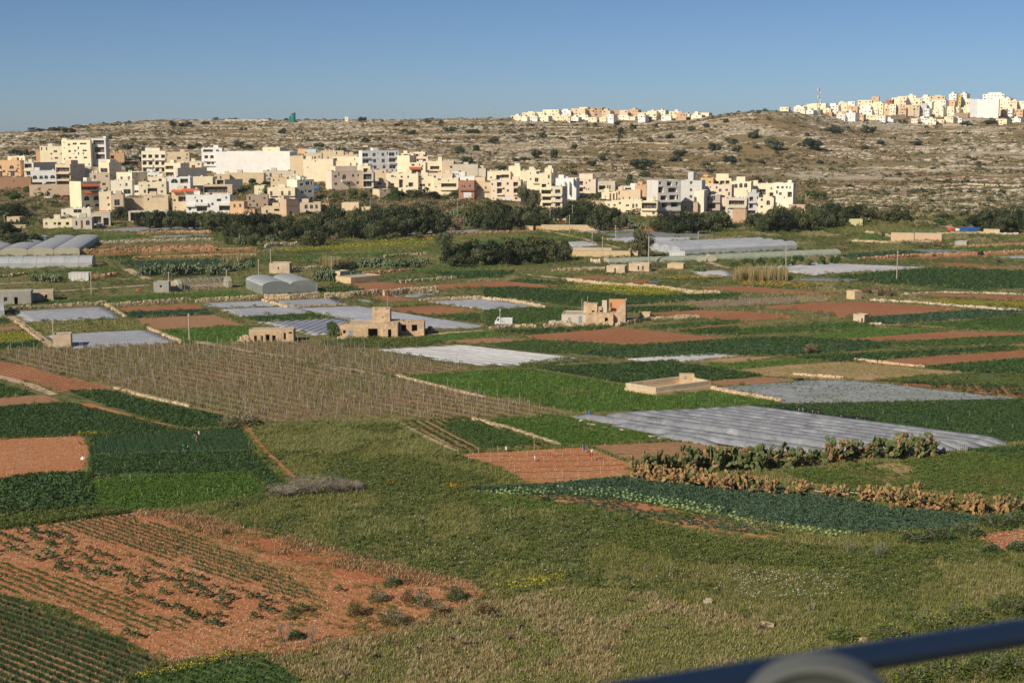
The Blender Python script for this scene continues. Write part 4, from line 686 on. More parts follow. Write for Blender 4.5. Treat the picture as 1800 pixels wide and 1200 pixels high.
for q in ((333, 552, 600, 'pole standing at the edge of the bright green field by the vineyard'), (95, 563, 612, 'pole behind the square tan hut'), (161, 480, 520, 'pole in the scrub just right of the white container'), (476, 438, 466, 'pole beside the square stone hut'), (455, 456, 487, 'pole at the left corner of the arched greenhouse'), (583, 450, 480, 'pole beside the hut with the ochre yard wall'), (1001, 378, 411, 'pole in front of the long ochre wall'), (967, 367, 396, 'pole left of the hut with the brown door'), (1006, 360, 397, 'taller of the two poles behind the long ochre wall'), (1041, 408, 430, 'pole on the track between the plastic covered plots'), (1059, 416, 451, 'pole in front of the ochre terrace walls'), (1082, 396, 421, 'pole left of the big brown-green tree'), (1227, 407, 433, 'pole behind the long white polytunnel'), (1381, 428, 478, 'tall pole in front of the long netted tunnel'), (1576, 441, 493, 'tall pole beyond the wide white sheet'), (879, 542, 567, 'short pole behind the white truck'), (804, 350, 384, 'pole on the bank below the terracotta house'), (866, 348, 366, 'pole below the yellowish house'), (941, 348, 374, 'pole in the trees under the balcony stack'), (9, 378, 412, 'pole at the far left by the farm hut'), (297, 478, 504, 'pole at the end of the ruined glasshouse'), (399, 474, 500, 'pole between the ruined glasshouse and the greenhouse'), (1105, 386, 400, 'pole among the bushes right of the long ochre wall'), (273, 352, 372, 'pole in front of the ochre stone house')): pole(*q)
pole(1140, 415, 464, 'leaning white pole with a crossarm beside the big brown-green tree', True, r=.2)
pole(652, 347, 381, 'grey street lamp on the bank above the dark trees', lamp=True, r=.1)
# ================================================================== trees and bushes
CAROB = leafmat('carob_leaf', (.055, .07, .026), tr=.15, rnd=.6); OLIVE = leafmat('olive_leaf', (.095, .11, .05), tr=.15, rnd=.25); EUC = leafmat('eucalyptus_leaf', (.12, .12, .055), tr=.15); LIGHTG = leafmat('fresh_leaf', (.08, .13, .035), tr=.2); BROWNB = leafmat('brown_twigs', (.20, .135, .085), tr=0); BARK = mat('bark', [(.12, .09, .065), (.2, .16, .12)], scale=2, rough=.95, coord='obj', stretch=(2, 2, .4))
CACT = [mat('pad_green', [(.075, .105, .04), (.115, .145, .055), (.17, .185, .075)], scale=2.2, rough=.6, coord='obj', rnd=.2, spec=.25), mat('pad_tan', [(.22, .125, .055), (.34, .20, .095), (.44, .29, .15)], scale=2.2, rough=.75, coord='obj', rnd=.2), mat('pad_ochre', [(.36, .18, .06), (.36, .24, .10), (.22, .17, .07)], scale=2.2, rough=.7, coord='obj', rnd=.2)]
CACTFAR = leafmat('pad_bluegreen', (.15, .19, .105), tr=0)
def crownmesh(name, mt, seed, n=520, blobs=13, z0=.1, ls=.16, kind='dome'):
    R = np.random.default_rng(seed); B = []
    for i in range(blobs):
        th = R.uniform(0, 2*pi); q = sqrt(R.uniform(0, 1))*.72
        z = (z0+(1-z0)*R.uniform(.15, .8)*(1-q*q*.6)) if kind == 'dome' else R.uniform(.35, .86)
        B.append((q*cos(th), q*sin(th), z, R.uniform(.24, .42) if kind == 'dome' else R.uniform(.2, .34)))
    V = []; Q = []
    for i in range(n):
        b_ = B[i % blobs]; d = R.normal(0, 1, 3); d /= np.linalg.norm(d); rr = b_[3]*R.uniform(.7, 1.08); p = np.array([b_[0]+d[0]*rr, b_[1]+d[1]*rr, b_[2]+d[2]*rr*.62])
        if p[2] < z0*.4: p[2] = z0*.4+R.uniform(0, .1)
        u = np.cross(d+R.normal(0, .45, 3), R.normal(0, 1, 3)); u /= np.linalg.norm(u); w_ = np.cross(d, u); w_ /= np.linalg.norm(w_); s = ls*R.uniform(.55, 1.3); k = len(V)
        V += [p-u*s*.5-w_*s*.15, p+w_*s*.4, p+u*s*.5+w_*s*.1, p-w_*s*.4]; Q.append((k, k+1, k+2, k+3))
    return npmesh(name, V, Q, mt)
CR = {'carob': [crownmesh('crown', CAROB, i, 2300, 17, .05, .105) for i in range(5)], 'olive': [crownmesh('crown', OLIVE, 20+i, 1600, 13, .12, .10) for i in range(3)], 'euc': [crownmesh('crown', EUC, 30+i, 1900, 17, .25, .09, 'tall') for i in range(2)], 'light': [crownmesh('crown', LIGHTG, 40+i, 1300, 12, .08, .12) for i in range(2)], 'brown': [crownmesh('crown', BROWNB, 50+i, 600, 10, .06, .13) for i in range(3)], 'scrub': [crownmesh('crown', SCRUB, 60+i, 900, 9, .02, .17) for i in range(4)]}
def padclump(seed, n=85):
    R = np.random.default_rng(seed); V = []; Q = []
    for i in range(n):
        th = R.uniform(0, 2*pi); q = sqrt(R.uniform(0, 1)); c = np.array([q*cos(th), q*sin(th), R.uniform(.1, 1.0)*(1-.5*q*q)]); a = R.uniform(0, pi); u = np.array([cos(a), sin(a), 0])*R.uniform(.13, .2); up = np.array([R.normal(0, .1), R.normal(0, .1), .2]); nn = np.cross(u, up); nn = nn/np.linalg.norm(nn)*.035
        k = len(V); V += [c-u*.6-up*.7, c+u*.6-up*.7, c+u, c+u*.6+up*.9, c-u*.6+up*.9, c-u, c+nn, c-nn]
        for j in range(6): Q += [(k+j, k+(j+1) % 6, k+6), (k+(j+1) % 6, k+j, k+7)]
    return npmesh('pads', V, Q, CACTFAR)
CR['pear'] = [padclump(i) for i in range(4)]
TRUNK = {}
def trunkmesh(k):
    if k in TRUNK: return TRUNK[k]
    m = MB(); R = random.Random(5); m.tube((0, 0, -.05), (.04, .02, .3), .075, .055, 7)
    for i in range(4): t = i*pi/2+.4; m.tube((.04, .02, .28), (cos(t)*.35, sin(t)*.35, .6), .04, .018, 5)
    TRUNK[k] = m.mesh('trunk', BARK); return TRUNK[k]
KINDS_ = {'carob': ('carob_tree', 'dark green dense tree', 'tree', 'dark trees of the belt below the town'), 'olive': ('olive_tree', 'grey-green olive tree', 'tree', 'olive trees'), 'euc': ('eucalyptus_tree', 'tall brown-green loose tree', 'tree', 'tall loose trees'), 'light': ('green_bush', 'fresh green bush', 'bush', 'fresh green bushes'), 'brown': ('brown_bush', 'brown twiggy bush', 'bush', 'brown bushes'), 'scrub': ('hill_bush', 'dark round bush on the hillside', 'bush', 'dark bushes on the hillside'), 'pear': ('prickly_pear', 'grey-green prickly pear clump', 'cactus', 'prickly pear clumps among the fields')}
tcount = 0
def tree(px, yb, wp, hp, kind='carob', label=None, d=None):
    global tcount; tcount += 1
    p = hit(px, yb) if d is None else at_d(px, d); ppm = F/(p.y*cos(PITCH)-(p.z-CAMH)*sin(PITCH)); kx = 1.14 if kind in ('carob', 'olive') else 1.22 if kind == 'scrub' else 1.0; w_ = kx*wp/ppm/2; h_ = kx*hp/ppm; nm, base, cat, grp = KINDS_[kind]; me = CR[kind][tcount % len(CR[kind])]; rz = tcount*2.4
    if kind in ('carob', 'olive', 'euc'):
        o = empty(nm, p, rz); c = link('crown', me, o, (0, 0, 0)); c.scale = (w_, w_, h_*.98); t = link('trunk', trunkmesh(kind), o, (0, 0, 0)); t.scale = (w_ if kind != 'euc' else w_*1.1, w_ if kind != 'euc' else w_*1.1, h_)
    else: o = link(nm, me, None, p, rz); o.scale = (w_, w_*.9, h_)
    if label: tag(o, label, cat)
    else: place_label(o, base, px, yb-hp/2, cat, grp)
    return o
for q in ((212, 388, 30, 26), (250, 398, 30, 28), (272, 398, 32, 30), (294, 398, 32, 28), (318, 399, 34, 28), (340, 400, 34, 28), (362, 401, 34, 26), (386, 401, 40, 28), (415, 404, 40, 30), (446, 405, 44, 34), (475, 403, 40, 30), (500, 407, 40, 30), (530, 408, 36, 26), (555, 405, 40, 32), (592, 405, 56, 46), (622, 408, 40, 38), (650, 405, 44, 36), (688, 408, 46, 44), (716, 407, 50, 46), (752, 406, 52, 50), (778, 407, 34, 34), (550, 433, 46, 32), (504, 425, 30, 18), (795, 463, 42, 36), (826, 463, 52, 40), (866, 459, 56, 38), (906, 457, 60, 42), (946, 456, 56, 42), (980, 456, 44, 36), (607, 481, 46, 20), (836, 397, 46, 40), (866, 399, 46, 46), (896, 399, 46, 40), (932, 396, 40, 34), (980, 392, 36, 28), (1010, 388, 46, 36), (1040, 395, 52, 44), (1064, 396, 46, 36), (1080, 398, 36, 32), (1170, 404, 40, 32), (1200, 407, 46, 34), (1230, 405, 46, 34), (1262, 402, 50, 32), (1330, 403, 40, 28), (1360, 404, 50, 44), (1394, 401, 46, 40), (1430, 400, 40, 42), (1460, 395, 46, 40), (1500, 388, 50, 28), (1528, 388, 36, 22), (1560, 390, 42, 24), (1590, 390, 28, 22), (1720, 405, 40, 30), (1747, 408, 60, 42), (1786, 405, 44, 42), (1660, 388, 30, 14), (15, 384, 62, 30), (18, 436, 60, 28), (52, 435, 44, 26), (97, 431, 36, 16), (28, 411, 22, 11), (870, 372, 34, 20), (760, 350, 30, 14), (725, 348, 32, 15), (700, 347, 24, 14), (803, 349, 24, 16)): tree(*q)
for q in ((410, 418, 34, 26), (436, 420, 38, 26), (462, 418, 36, 28), (488, 416, 40, 26), (516, 420, 36, 24), (540, 416, 40, 28), (566, 421, 36, 26), (594, 418, 46, 34), (622, 420, 40, 30), (650, 414, 44, 36), (676, 418, 46, 36), (706, 416, 50, 40), (734, 414, 46, 38), (762, 412, 44, 36), (628, 398, 40, 34), (664, 398, 40, 36), (700, 398, 44, 40), (850, 405, 44, 34), (880, 408, 48, 36), (912, 404, 46, 36), (948, 400, 40, 30), (1024, 402, 50, 36), (1054, 406, 46, 32), (1090, 404, 36, 28), (1158, 408, 36, 26), (1186, 412, 40, 28), (1216, 412, 44, 30), (1248, 408, 40, 30), (1346, 408, 44, 34), (1376, 408, 44, 36), (1412, 406, 44, 36), (1446, 402, 40, 34), (1478, 396, 40, 28), (1768, 410, 50, 38), (264, 402, 34, 26), (300, 404, 36, 26), (330, 405, 36, 26), (376, 408, 40, 26), (810, 470, 40, 26), (845, 468, 46, 30), (890, 466, 46, 32), (926, 464, 46, 32), (962, 462, 44, 32), (994, 458, 30, 28), (30, 440, 50, 24), (5, 412, 40, 24)): tree(*q, 'olive' if tcount % 4 == 1 else 'carob')
for q in ((450, 433, 36, 22), (652, 423, 44, 32), (692, 423, 22, 14), (780, 433, 28, 24), (400, 431, 22, 15), (735, 423, 22, 14), (480, 400, 30, 18), (420, 405, 28, 18), (1050, 430, 24, 12), (1220, 398, 22, 16)): tree(*q, 'olive')
tree(583, 592, 31, 29, 'light', 'small round green tree against the left end of the long ruin')
tree(1126, 455, 54, 54, 'euc', 'big brown-green tree between the terrace walls and the polytunnel'); tree(922, 372, 30, 48, 'euc', 'tall brown-green tree in front of the cream stepped house'); tree(940, 378, 26, 44, 'euc', 'second tall brown tree beside the balcony stack')
tree(1137, 452, 30, 40, 'euc', 'lower right half of the big tree pair by the polytunnel')
for q in ((1380, 408, 26, 14), (1290, 455, 20, 12), (620, 345, 26, 14), (660, 344, 30, 16), (690, 350, 30, 14), (638, 352, 26, 14), (590, 350, 18, 16), (470, 345, 26, 16), (430, 340, 30, 18), (445, 328, 24, 16), (228, 305, 24, 16), (60, 345, 50, 20), (20, 350, 40, 18), (1105, 326, 26, 22), (1423, 345, 26, 14), (1440, 352, 30, 16), (1422, 330, 12, 17), (1560, 345, 20, 8), (945, 350, 22, 12), (1045, 352, 26, 14), (1285, 402, 24, 12), (1650, 396, 34, 12), (1690, 398, 30, 10)): tree(*q, 'light')
for q in ((806, 405, 30, 24), (650, 398, 22, 14), (590, 425, 26, 18), (600, 470, 40, 16), (1550, 415, 30, 10), (1580, 416, 34, 10), (1480, 440, 40, 8), (1528, 435, 30, 10), (1650, 435, 34, 12), (1620, 436, 30, 10), (1540, 520, 36, 16), (1565, 521, 34, 15), (1523, 517, 26, 12), (1755, 463, 24, 8), (1110, 400, 24, 8), (1425, 622, 34, 21), (820, 432, 20, 10), (440, 395, 30, 12), (1322, 428, 30, 8), (1010, 605, 20, 6), (1150, 470, 30, 8)): tree(*q, 'brown')
for i in range(9): tree(1292+i*22, 471-i*.7, 25, 15+3*(i % 3), 'light')
for q in ((1130, 297, 42, 18), (1195, 275, 34, 11), (1190, 285, 26, 9), (1133, 310, 26, 8), (1040, 292, 16, 9), (1057, 281, 20, 7), (1087, 278, 14, 5), (1008, 307, 18, 6), (944, 278, 20, 14), (975, 278, 20, 15), (957, 243, 16, 10), (808, 270, 20, 12), (820, 288, 25, 12), (836, 265, 17, 10), (1110, 227, 15, 8), (1085, 220, 12, 6), (1092, 236, 12, 12), (1141, 212, 16, 7), (1155, 224, 9, 6), (1361, 262, 30, 17), (1420, 261, 45, 17), (1282, 286, 28, 12), (1249, 265, 32, 12), (1295, 268, 16, 11), (1468, 235, 36, 12), (1527, 235, 28, 13), (1330, 243, 26, 12), (1286, 253, 20, 10), (1547, 255, 14, 8), (1586, 217, 16, 6), (1759, 340, 16, 7), (1693, 381, 14, 9), (1505, 208, 12, 10), (28, 271, 25, 8), (48, 272, 18, 8), (65, 232, 25, 7), (92, 231, 25, 7), (120, 234, 25, 9), (300, 222, 18, 8), (325, 223, 20, 8), (362, 219, 15, 6), (428, 230, 14, 6), (500, 235, 20, 8), (430, 262, 30, 8), (560, 260, 18, 9), (600, 268, 16, 8), (640, 250, 20, 7), (700, 222, 16, 6), (637, 213, 14, 7), (753, 217, 12, 6), (776, 218, 13, 6), (720, 236, 30, 8), (790, 232, 20, 8), (830, 236, 24, 9), (300, 258, 22, 8), (340, 262, 26, 9), (420, 255, 16, 7), (225, 262, 20, 8), (255, 270, 26, 10), (190, 245, 18, 7), (1780, 215, 22, 9), (1740, 219, 26, 8), (1700, 222, 24, 8), (1660, 250, 14, 6), (1610, 255, 18, 6), (1520, 262, 16, 6), (1440, 288, 14, 6), (1340, 290, 12, 6), (1250, 304, 16, 7), (1640, 300, 12, 6), (1495, 330, 14, 6), (1720, 290, 12, 5), (880, 300, 18, 9), (905, 285, 14, 7), (1330, 320, 16, 8), (1300, 316, 14, 7), (868, 252, 16, 8), (1010, 262, 16, 8), (1180, 244, 18, 8), (1215, 230, 16, 8), (1240, 224, 14, 7), (1275, 216, 16, 7)): tree(*q, 'scrub')
for q in ((80, 497, 22, 17), (100, 497, 22, 15), (60, 496, 20, 12), (255, 486, 26, 18), (275, 484, 26, 20), (300, 487, 30, 22), (325, 485, 28, 22), (350, 482, 28, 20), (375, 485, 26, 22), (395, 478, 26, 16), (420, 476, 22, 14), (440, 470, 18, 12), (560, 495, 22, 18), (580, 496, 24, 20), (570, 484, 22, 14), (625, 488, 24, 14), (640, 470, 26, 16), (662, 471, 26, 18), (684, 472, 26, 16), (706, 471, 26, 16), (728, 470, 24, 16), (745, 466, 20, 12), (565, 462, 20, 10), (540, 462, 18, 8), (820, 465, 22, 12), (860, 465, 30, 14), (905, 464, 32, 16), (930, 460, 20, 10), (690, 392, 20, 12), (720, 398, 24, 12), (705, 402, 24, 14), (478, 424, 28, 12), (425, 432, 22, 18), (820, 398, 20, 16), (800, 380, 20, 12), (760, 372, 20, 10), (1000, 398, 18, 10), (1070, 398, 24, 14), (1100, 396, 26, 12), (1120, 402, 22, 10), (1060, 398, 18, 10), (690, 366, 20, 8), (1230, 478, 24, 8), (150, 432, 18, 8), (700, 497, 18, 7), (730, 492, 16, 6), (1650, 392, 24, 8)): tree(*q, 'pear')
# ================================================================== fields
SOIL = mat('soil_red', [(.25, .105, .048), (.34, .145, .068), (.42, .20, .105)], scale=.9, rough=.97, bump=.05, bscale=4, row=(.8, .13), big=(.06, (.40, .20, .10), .5))
SOILB = mat('soil_brown', [(.27, .14, .072), (.36, .20, .105), (.43, .26, .15)], scale=.9, rough=.97, bump=.05, bscale=4, row=(.9, .1), big=(.05, (.34, .16, .08), .5))
SOILT = mat('soil_tan', [(.36, .22, .115), (.44, .285, .155), (.52, .35, .2)], scale=.9, rough=.97, bump=.05, bscale=4, row=(1.0, .08), big=(.08, (.22, .2, .08), .45))
SOILO = mat('soil_orange', [(.36, .145, .06), (.46, .21, .095), (.54, .29, .15)], scale=1.1, rough=.97, bump=.09, bscale=3, row=(.95, .05), big=(.07, (.42, .16, .06), .6))
def under(n, c): return mat(n, [tuple(v*.7 for v in c), c, tuple(v*1.3 for v in c)], scale=.7, rough=.95, bump=.15, bscale=2.5, row=(.9, .12))
U_DARK = under('ground_dark_crop', (.045, .095, .04)); U_TEAL = under('ground_bluegreen_crop', (.07, .125, .075)); U_MID = under('ground_mid_crop', (.10, .14, .05)); U_BRIGHT = under('ground_bright_crop', (.10, .18, .035)); U_OLIVE = under('ground_olive', (.17, .165, .06)); U_YEL = under('ground_yellow', (.22, .24, .04))
U_VINE = mat('ground_vineyard', [(.24, .14, .07), (.30, .195, .10), (.215, .185, .08)], scale=.5, rough=.95, bump=.1, bscale=3, row=(2.5, .15), big=(.05, (.21, .19, .075), .7)); TRACKM = mat('track_earth', [(.42, .30, .18), (.52, .39, .25), (.58, .46, .32)], scale=.7, rough=.95, bump=.05)
SOILY = {'SOIL', 'SOILB'}
EXCL = []; fcount = 0
def wob(wp, step=3.0, j=.22):
    out = []
    for i in range(len(wp)):
        a = np.array(wp[i]); b_ = np.array(wp[(i+1) % len(wp)]); n = max(1, int(np.linalg.norm(b_-a)/step))
        for k in range(n): out.append(tuple(a+(b_-a)*k/n+(RNG.normal(0, j, 2) if k else 0)))
    return out
def rowang(wp, e=0): a = wp[e]; b_ = wp[(e+1) % len(wp)]; return atan2(b_[1]-a[1], b_[0]-a[0])
CROPCAT = {'dark': 'dark green leafy crop', 'teal': 'blue-green cabbage crop', 'mid': 'mid green crop', 'bright': 'bright green crop', 'brightgrass': 'bright green fodder grass', 'onion': 'dark green onion crop', 'yellow': 'yellow flowering crop', 'orange': 'orange wild flowers', 'grass': 'rough grass', 'dry': 'dry grass', 'weed': 'weeds', 'short': 'short grass'}
def field(nm, m, poly, crop=None, e=0, dens=1.0, sc=1.0, layer=1, rs=None, cover=.93, ang=None, label=None):
    global fcount; fcount += 1
    wp = wpoly(poly); A = rowang(wp, e) if ang is None else ang; q = wob(wp); z = .03*layer+.0004*(fcount % 30)
    me = bpy.data.meshes.new(nm); me.from_pydata([(x, y, z) for x, y in q], [], [tuple(range(len(q)))])
    if me.polygons[0].normal.z < 0: me.flip_normals()
    uv = me.uv_layers.new(name='rows'); c, s = cos(A), sin(A)
    for li in me.loops: v = me.vertices[li.vertex_index].co; uv.data[li.index].uv = (v.x*c+v.y*s, -v.x*s+v.y*c)
    me.materials.append(m); o = link(nm, me); tag(o, label or nm.replace('_', ' ')+' plot in the patchwork of valley fields', 'field', kind='structure'); EXCL.append(wp)
    if crop:
        D = np.mean([p[1] for p in wp]); r0, p0, s0 = (.55, .34, 1.0) if D < 215 else (.75, .5, 1.15) if D < 270 else (1.1, .75, 1.5) if D < 380 else (1.8, 1.2, 2.1) if D < 500 else (2.6, 1.9, 2.8)
        if rs: r0 = rs
        P = rowpts(wp, A, r0/sqrt(dens), p0/sqrt(dens), .12, .3)
        if cover < 1: P = P[fbm(P[:, 0]/7+fcount*3, P[:, 1]/7, 3)+RNG.uniform(-.08, .08, len(P)) < .28+.42*cover]
        zs = .5 if D > 380 else .75 if D > 270 else 1
        planting(crop+'_crop', p3(P, z-.02), crop, s0*sc*(.82 if D > 270 else 1), CROPCAT.get(crop, crop)+' growing in rows', 'crop', .25)
    return wp, A
PL, CF = 'ploughed_field', 'crop_field'
# --- western side
field(PL, SOIL, [(-40, 628), (20, 638), (192, 678), (192, 686), (110, 689), (-40, 652)], e=1, label='bare red ploughed field on the far left below the vineyard')
field(CF, U_MID, [(-40, 665), (63, 693), (-40, 703)], 'mid')
field(PL, SOILB, [(-40, 703), (77, 694), (107, 705), (50, 715), (-40, 718)])
field(CF, U_DARK, [(122, 688), (192, 687), (240, 701), (390, 732), (384, 752), (320, 753), (190, 714)], 'dark', e=2, cover=.95)
field(PL, SOILO, [(123, 710), (160, 709), (240, 733), (320, 752), (296, 754), (225, 737)], layer=2, e=1)
field(CF, U_DARK, [(-40, 718), (120, 709), (310, 755), (287, 761), (170, 763), (133, 766), (-40, 772)], 'dark', cover=.9)
field(PL, SOILO, [(-40, 774), (147, 766), (157, 795), (152, 833), (-40, 856)], label='bare orange-brown plot at the left edge beside the dark onion rows')
field(CF, U_DARK, [(150, 766), (425, 752), (453, 793), (160, 801)], 'onion', e=1, dens=2.6, sc=.68, label='dark onion plot where the two people work')
field(CF, U_DARK, [(159, 802), (443, 794), (503, 855), (467, 853), (437, 829), (157, 841)], 'dark', e=0, dens=1.0, cover=.93)
field(CF, U_BRIGHT, [(157, 842), (437, 829), (464, 857), (453, 871), (300, 893), (230, 898), (161, 902)], 'bright', dens=1.1)
field(CF, U_DARK, [(-40, 853), (50, 838), (152, 835), (160, 892), (100, 902), (-40, 912)], 'dark', sc=1.7, dens=.75)
# --- front left
GSOIL = mat('soil_garden', [(.30, .125, .052), (.43, .20, .09), (.52, .30, .16)], scale=1.3, rough=.97, bump=.1, bscale=3, row=(1.1, .035), big=(.09, (.42, .165, .07), .7))
field('market_garden', GSOIL, [(-40, 935), (100, 919), (230, 901), (300, 901), (367, 908), (430, 927), (600, 970), (700, 1000), (830, 1024), (862, 1050), (780, 1080), (700, 1110), (600, 1126), (520, 1150), (467, 1152), (400, 1150), (300, 1168), (262, 1158), (200, 1118), (100, 1068), (-40, 1040)], e=6, label='stony orange garden soil with sparse bushy plants at the lower left')
gw = wpoly([(-40, 980), (130, 1015), (330, 1092), (322, 1112), (225, 1105), (90, 1055), (-40, 1033)]); GA = rowang(wpoly([(100, 919), (540, 1075)]))
planting('young_crop', p3(rowpts(gw, GA, .95, .3, .1, .4, lambda P: fbm(P[:, 0]/4, P[:, 1]/4, 3) < .56), .03), 'mid', .62, 'low young green crop in rows on the orange soil', 'crop')
gw = wpoly([(100, 921), (230, 904), (300, 925), (480, 1000), (585, 1060), (480, 1046), (270, 978), (110, 930)])
planting('young_crop', p3(rowpts(gw, GA, .8, .26, .1, .4, lambda P: fbm(P[:, 0]/5, P[:, 1]/5, 3) < .56), .03), 'onion', .75, 'thin upright green crop in rows on the orange soil', 'crop')
gw = wpoly([(300, 912), (420, 935), (600, 985), (560, 1060), (430, 1010), (300, 950)])
planting('sparse_grass', p3(rowpts(gw, GA, .8, .45, .25, .5, lambda P: fbm(P[:, 0]/4+7, P[:, 1]/4, 3)+RNG.uniform(-.1, .1, len(P)) < .5), .03), 'grass', .7, 'sparse grass on the orange soil', 'grass')
gw = wpoly([(240, 900), (300, 899), (430, 925), (600, 968), (700, 997), (835, 1022), (800, 1045), (640, 1010), (520, 985), (380, 945)])
RSOIL = mat('soil_rusty', [(.34, .115, .045), (.43, .165, .07)], scale=1.2, rough=.97, bump=.08, bscale=3); field('rusty_strip', RSOIL, [(262, 906), (330, 908), (440, 938), (600, 985), (720, 1012), (760, 1030), (700, 1030), (590, 1008), (470, 975), (350, 935)], layer=2, label='red-brown soil band along the upper right of the garden')
planting('rusty_grass', p3(rowpts(gw, GA, .42, .28, .4, .5, lambda P: fbm(P[:, 0]/4+17, P[:, 1]/4, 3)+RNG.uniform(-.1, .1, len(P)) < .47), .03), 'rust', 1.35, 'rust coloured dry grass along the edge of the orange soil', 'grass')
wpO, AO = field(CF, SOILB, [(-60, 1022), (50, 1066), (167, 1108), (283, 1166), (240, 1186), (170, 1230), (-60, 1230)], label='green onion rows in the lower left corner', e=1)
planting('onion_crop', p3(rowpts(wpO, AO, .85, .13, .07, .4), .0), 'onion', 1.0, 'green onion rows in the lower left corner', 'crop')
wpO2, _ = field(CF, U_MID, [(240, 1190), (330, 1172), (400, 1152), (467, 1155), (520, 1192), (560, 1230), (180, 1230)], e=3, label='green rows at the bottom edge beside the yellow verge')
planting('onion_crop', p3(rowpts(wpO2, AO, .8, .25, .12, .4), .0), 'mid', .85, 'dark green rows at the bottom edge', 'crop')
gw = wpoly([(235, 1185), (330, 1168), (400, 1148), (470, 1150), (400, 1160), (330, 1180), (250, 1195)])
planting('yellow_flowers', p3(rowpts(gw, 0, .4, .35, .3, .5)), 'yellow', .8, 'yellow flowering verge at the bottom left', 'flowers')
# --- centre front
fw, FA = field(CF, SOILB, [(708, 741), (832, 738), (967, 782), (963, 786), (813, 794), (800, 791)], e=4, ang=rowang(wpoly([(708, 741), (800, 791)])))
planting('row_crop', p3(rowpts(fw, FA, 1.3, .35, .06, .4, lambda P: fbm(P[:, 0]/6, P[:, 1]/6, 3) < .66), .03), 'mid', 1.0, 'green crop in striped rows on brown soil', 'crop')
field(CF, U_DARK, [(778, 745), (832, 741), (950, 780), (850, 788), (800, 762)], 'mid', layer=2, cover=.75, e=1)
field(CF, U_BRIGHT, [(860, 738), (950, 734), (1115, 778), (1030, 784), (990, 785)], 'bright', cover=.85, e=1)
field(CF, U_MID, [(950, 732), (968, 728), (1182, 773), (1118, 778)], 'brightgrass', e=1, dens=1.2)
field(PL, SOILO, [(806, 798), (1030, 786), (1107, 814), (1107, 837), (983, 850), (928, 852), (880, 822), (812, 805)], e=0, label='stony orange-brown plot with stakes and coloured rags in the centre')
field(PL, SOILB, [(1034, 783), (1210, 776), (1330, 788), (1230, 812), (1115, 812)], e=0)
cw, CA = field(CF, U_TEAL, [(808, 861), (983, 851), (1107, 839), (1200, 849), (1403, 868), (1567, 894), (1683, 906), (1733, 911), (1700, 928), (1600, 934), (1500, 938), (1350, 921), (1200, 891), (1000, 871), (900, 869)], 'teal', e=4, dens=1.35, sc=1.05, label='large blue-green cabbage field in front of the prickly pears')
gw = wpoly([(890, 868), (980, 860), (1100, 876), (1200, 893), (1330, 922), (1420, 937), (1380, 950), (1250, 932), (1050, 897), (930, 880)])
field('stubble_field', SOILO, [(915, 872), (985, 864), (1100, 879), (1200, 898), (1330, 930), (1410, 942), (1350, 948), (1200, 927), (1050, 897)], layer=2, ang=CA, label='harvested stubble patch with red soil beside the cabbages')
planting('cabbage_stumps', p3(rowpts(gw, CA, .7, .4, .25, .5, lambda P: fbm(P[:, 0]/3, P[:, 1]/3, 3)+RNG.uniform(-.12, .12, len(P)) < .55), .05), 'teal', .72, 'cut cabbage stumps and leaves on red soil', 'crop')
planting('stubble_weeds', p3(rowpts(gw, CA, .6, .5, .4, .5, lambda P: fbm(P[:, 0]/4+60, P[:, 1]/4, 3) < .46), .03), 'bright', .8, 'yellow-green weeds over the harvested stubble', 'weeds')
planting('stubble', p3(rowpts(gw, CA, .5, .4, .4, .5, lambda P: fbm(P[:, 0]/3+3, P[:, 1]/3, 3) < .46), .05), 'dry', .55, 'pale dry stubble on the red soil', 'stubble')
gw = wpoly([(825, 866), (985, 857), (1080, 862), (1150, 875), (1260, 893), (1340, 916), (1500, 939), (1470, 946), (1330, 926), (1200, 898), (1080, 879), (985, 870), (900, 874)])
planting('pale_cabbages', p3(rowpts(gw, CA, 1.0, .62, .12, .25, lambda P: fbm(P[:, 0]/6+31, P[:, 1]/6, 3)+RNG.uniform(-.1, .1, len(P)) < .60), .12), 'cabbage', 1.2, 'pale green ripe cabbages in rows at the near edge of the cabbage field', 'cabbages', .2)
field(PL, SOIL, [(1703, 942), (1830, 926), (1830, 975), (1762, 968)], e=0, label='bare red soil corner at the right edge')
W5, A5 = field(CF, SOILT, [(1377, 831), (1647, 806), (1700, 798), (1830, 803), (1830, 880), (1533, 855), (1417, 851)], 'weed', dens=.8, cover=.72, e=1, label='weedy green field with bare soil patches between the prickly pear rows'); planting('low_grass', p3(rowpts(W5, A5, .6, .5, .3, .5, lambda P: RNG.random(len(P)) < .8), .02), 'grass', .8, 'low grass between the prickly pear rows', 'grass'); planting('bright_weeds', p3(rowpts(W5, A5, .8, .6, .3, .5, lambda P: fbm(P[:, 0]/5+9, P[:, 1]/5, 3) < .54), .02), 'bright', 1.25, 'bright green weeds between the prickly pear rows', 'weeds')
gw = wpoly([(1500, 835), (1650, 815), (1800, 815), (1800, 860), (1650, 850)])
field(CF, U_DARK, [(1697, 791), (1830, 783), (1830, 824)], 'dark', e=0)
field(CF, U_DARK, [(1373, 711), (1787, 703), (1830, 703), (1830, 775), (1785, 779), (1560, 751), (1307, 716)], 'dark', e=0, cover=.95, sc=.85, label='large dark green plot beyond the low tunnels')
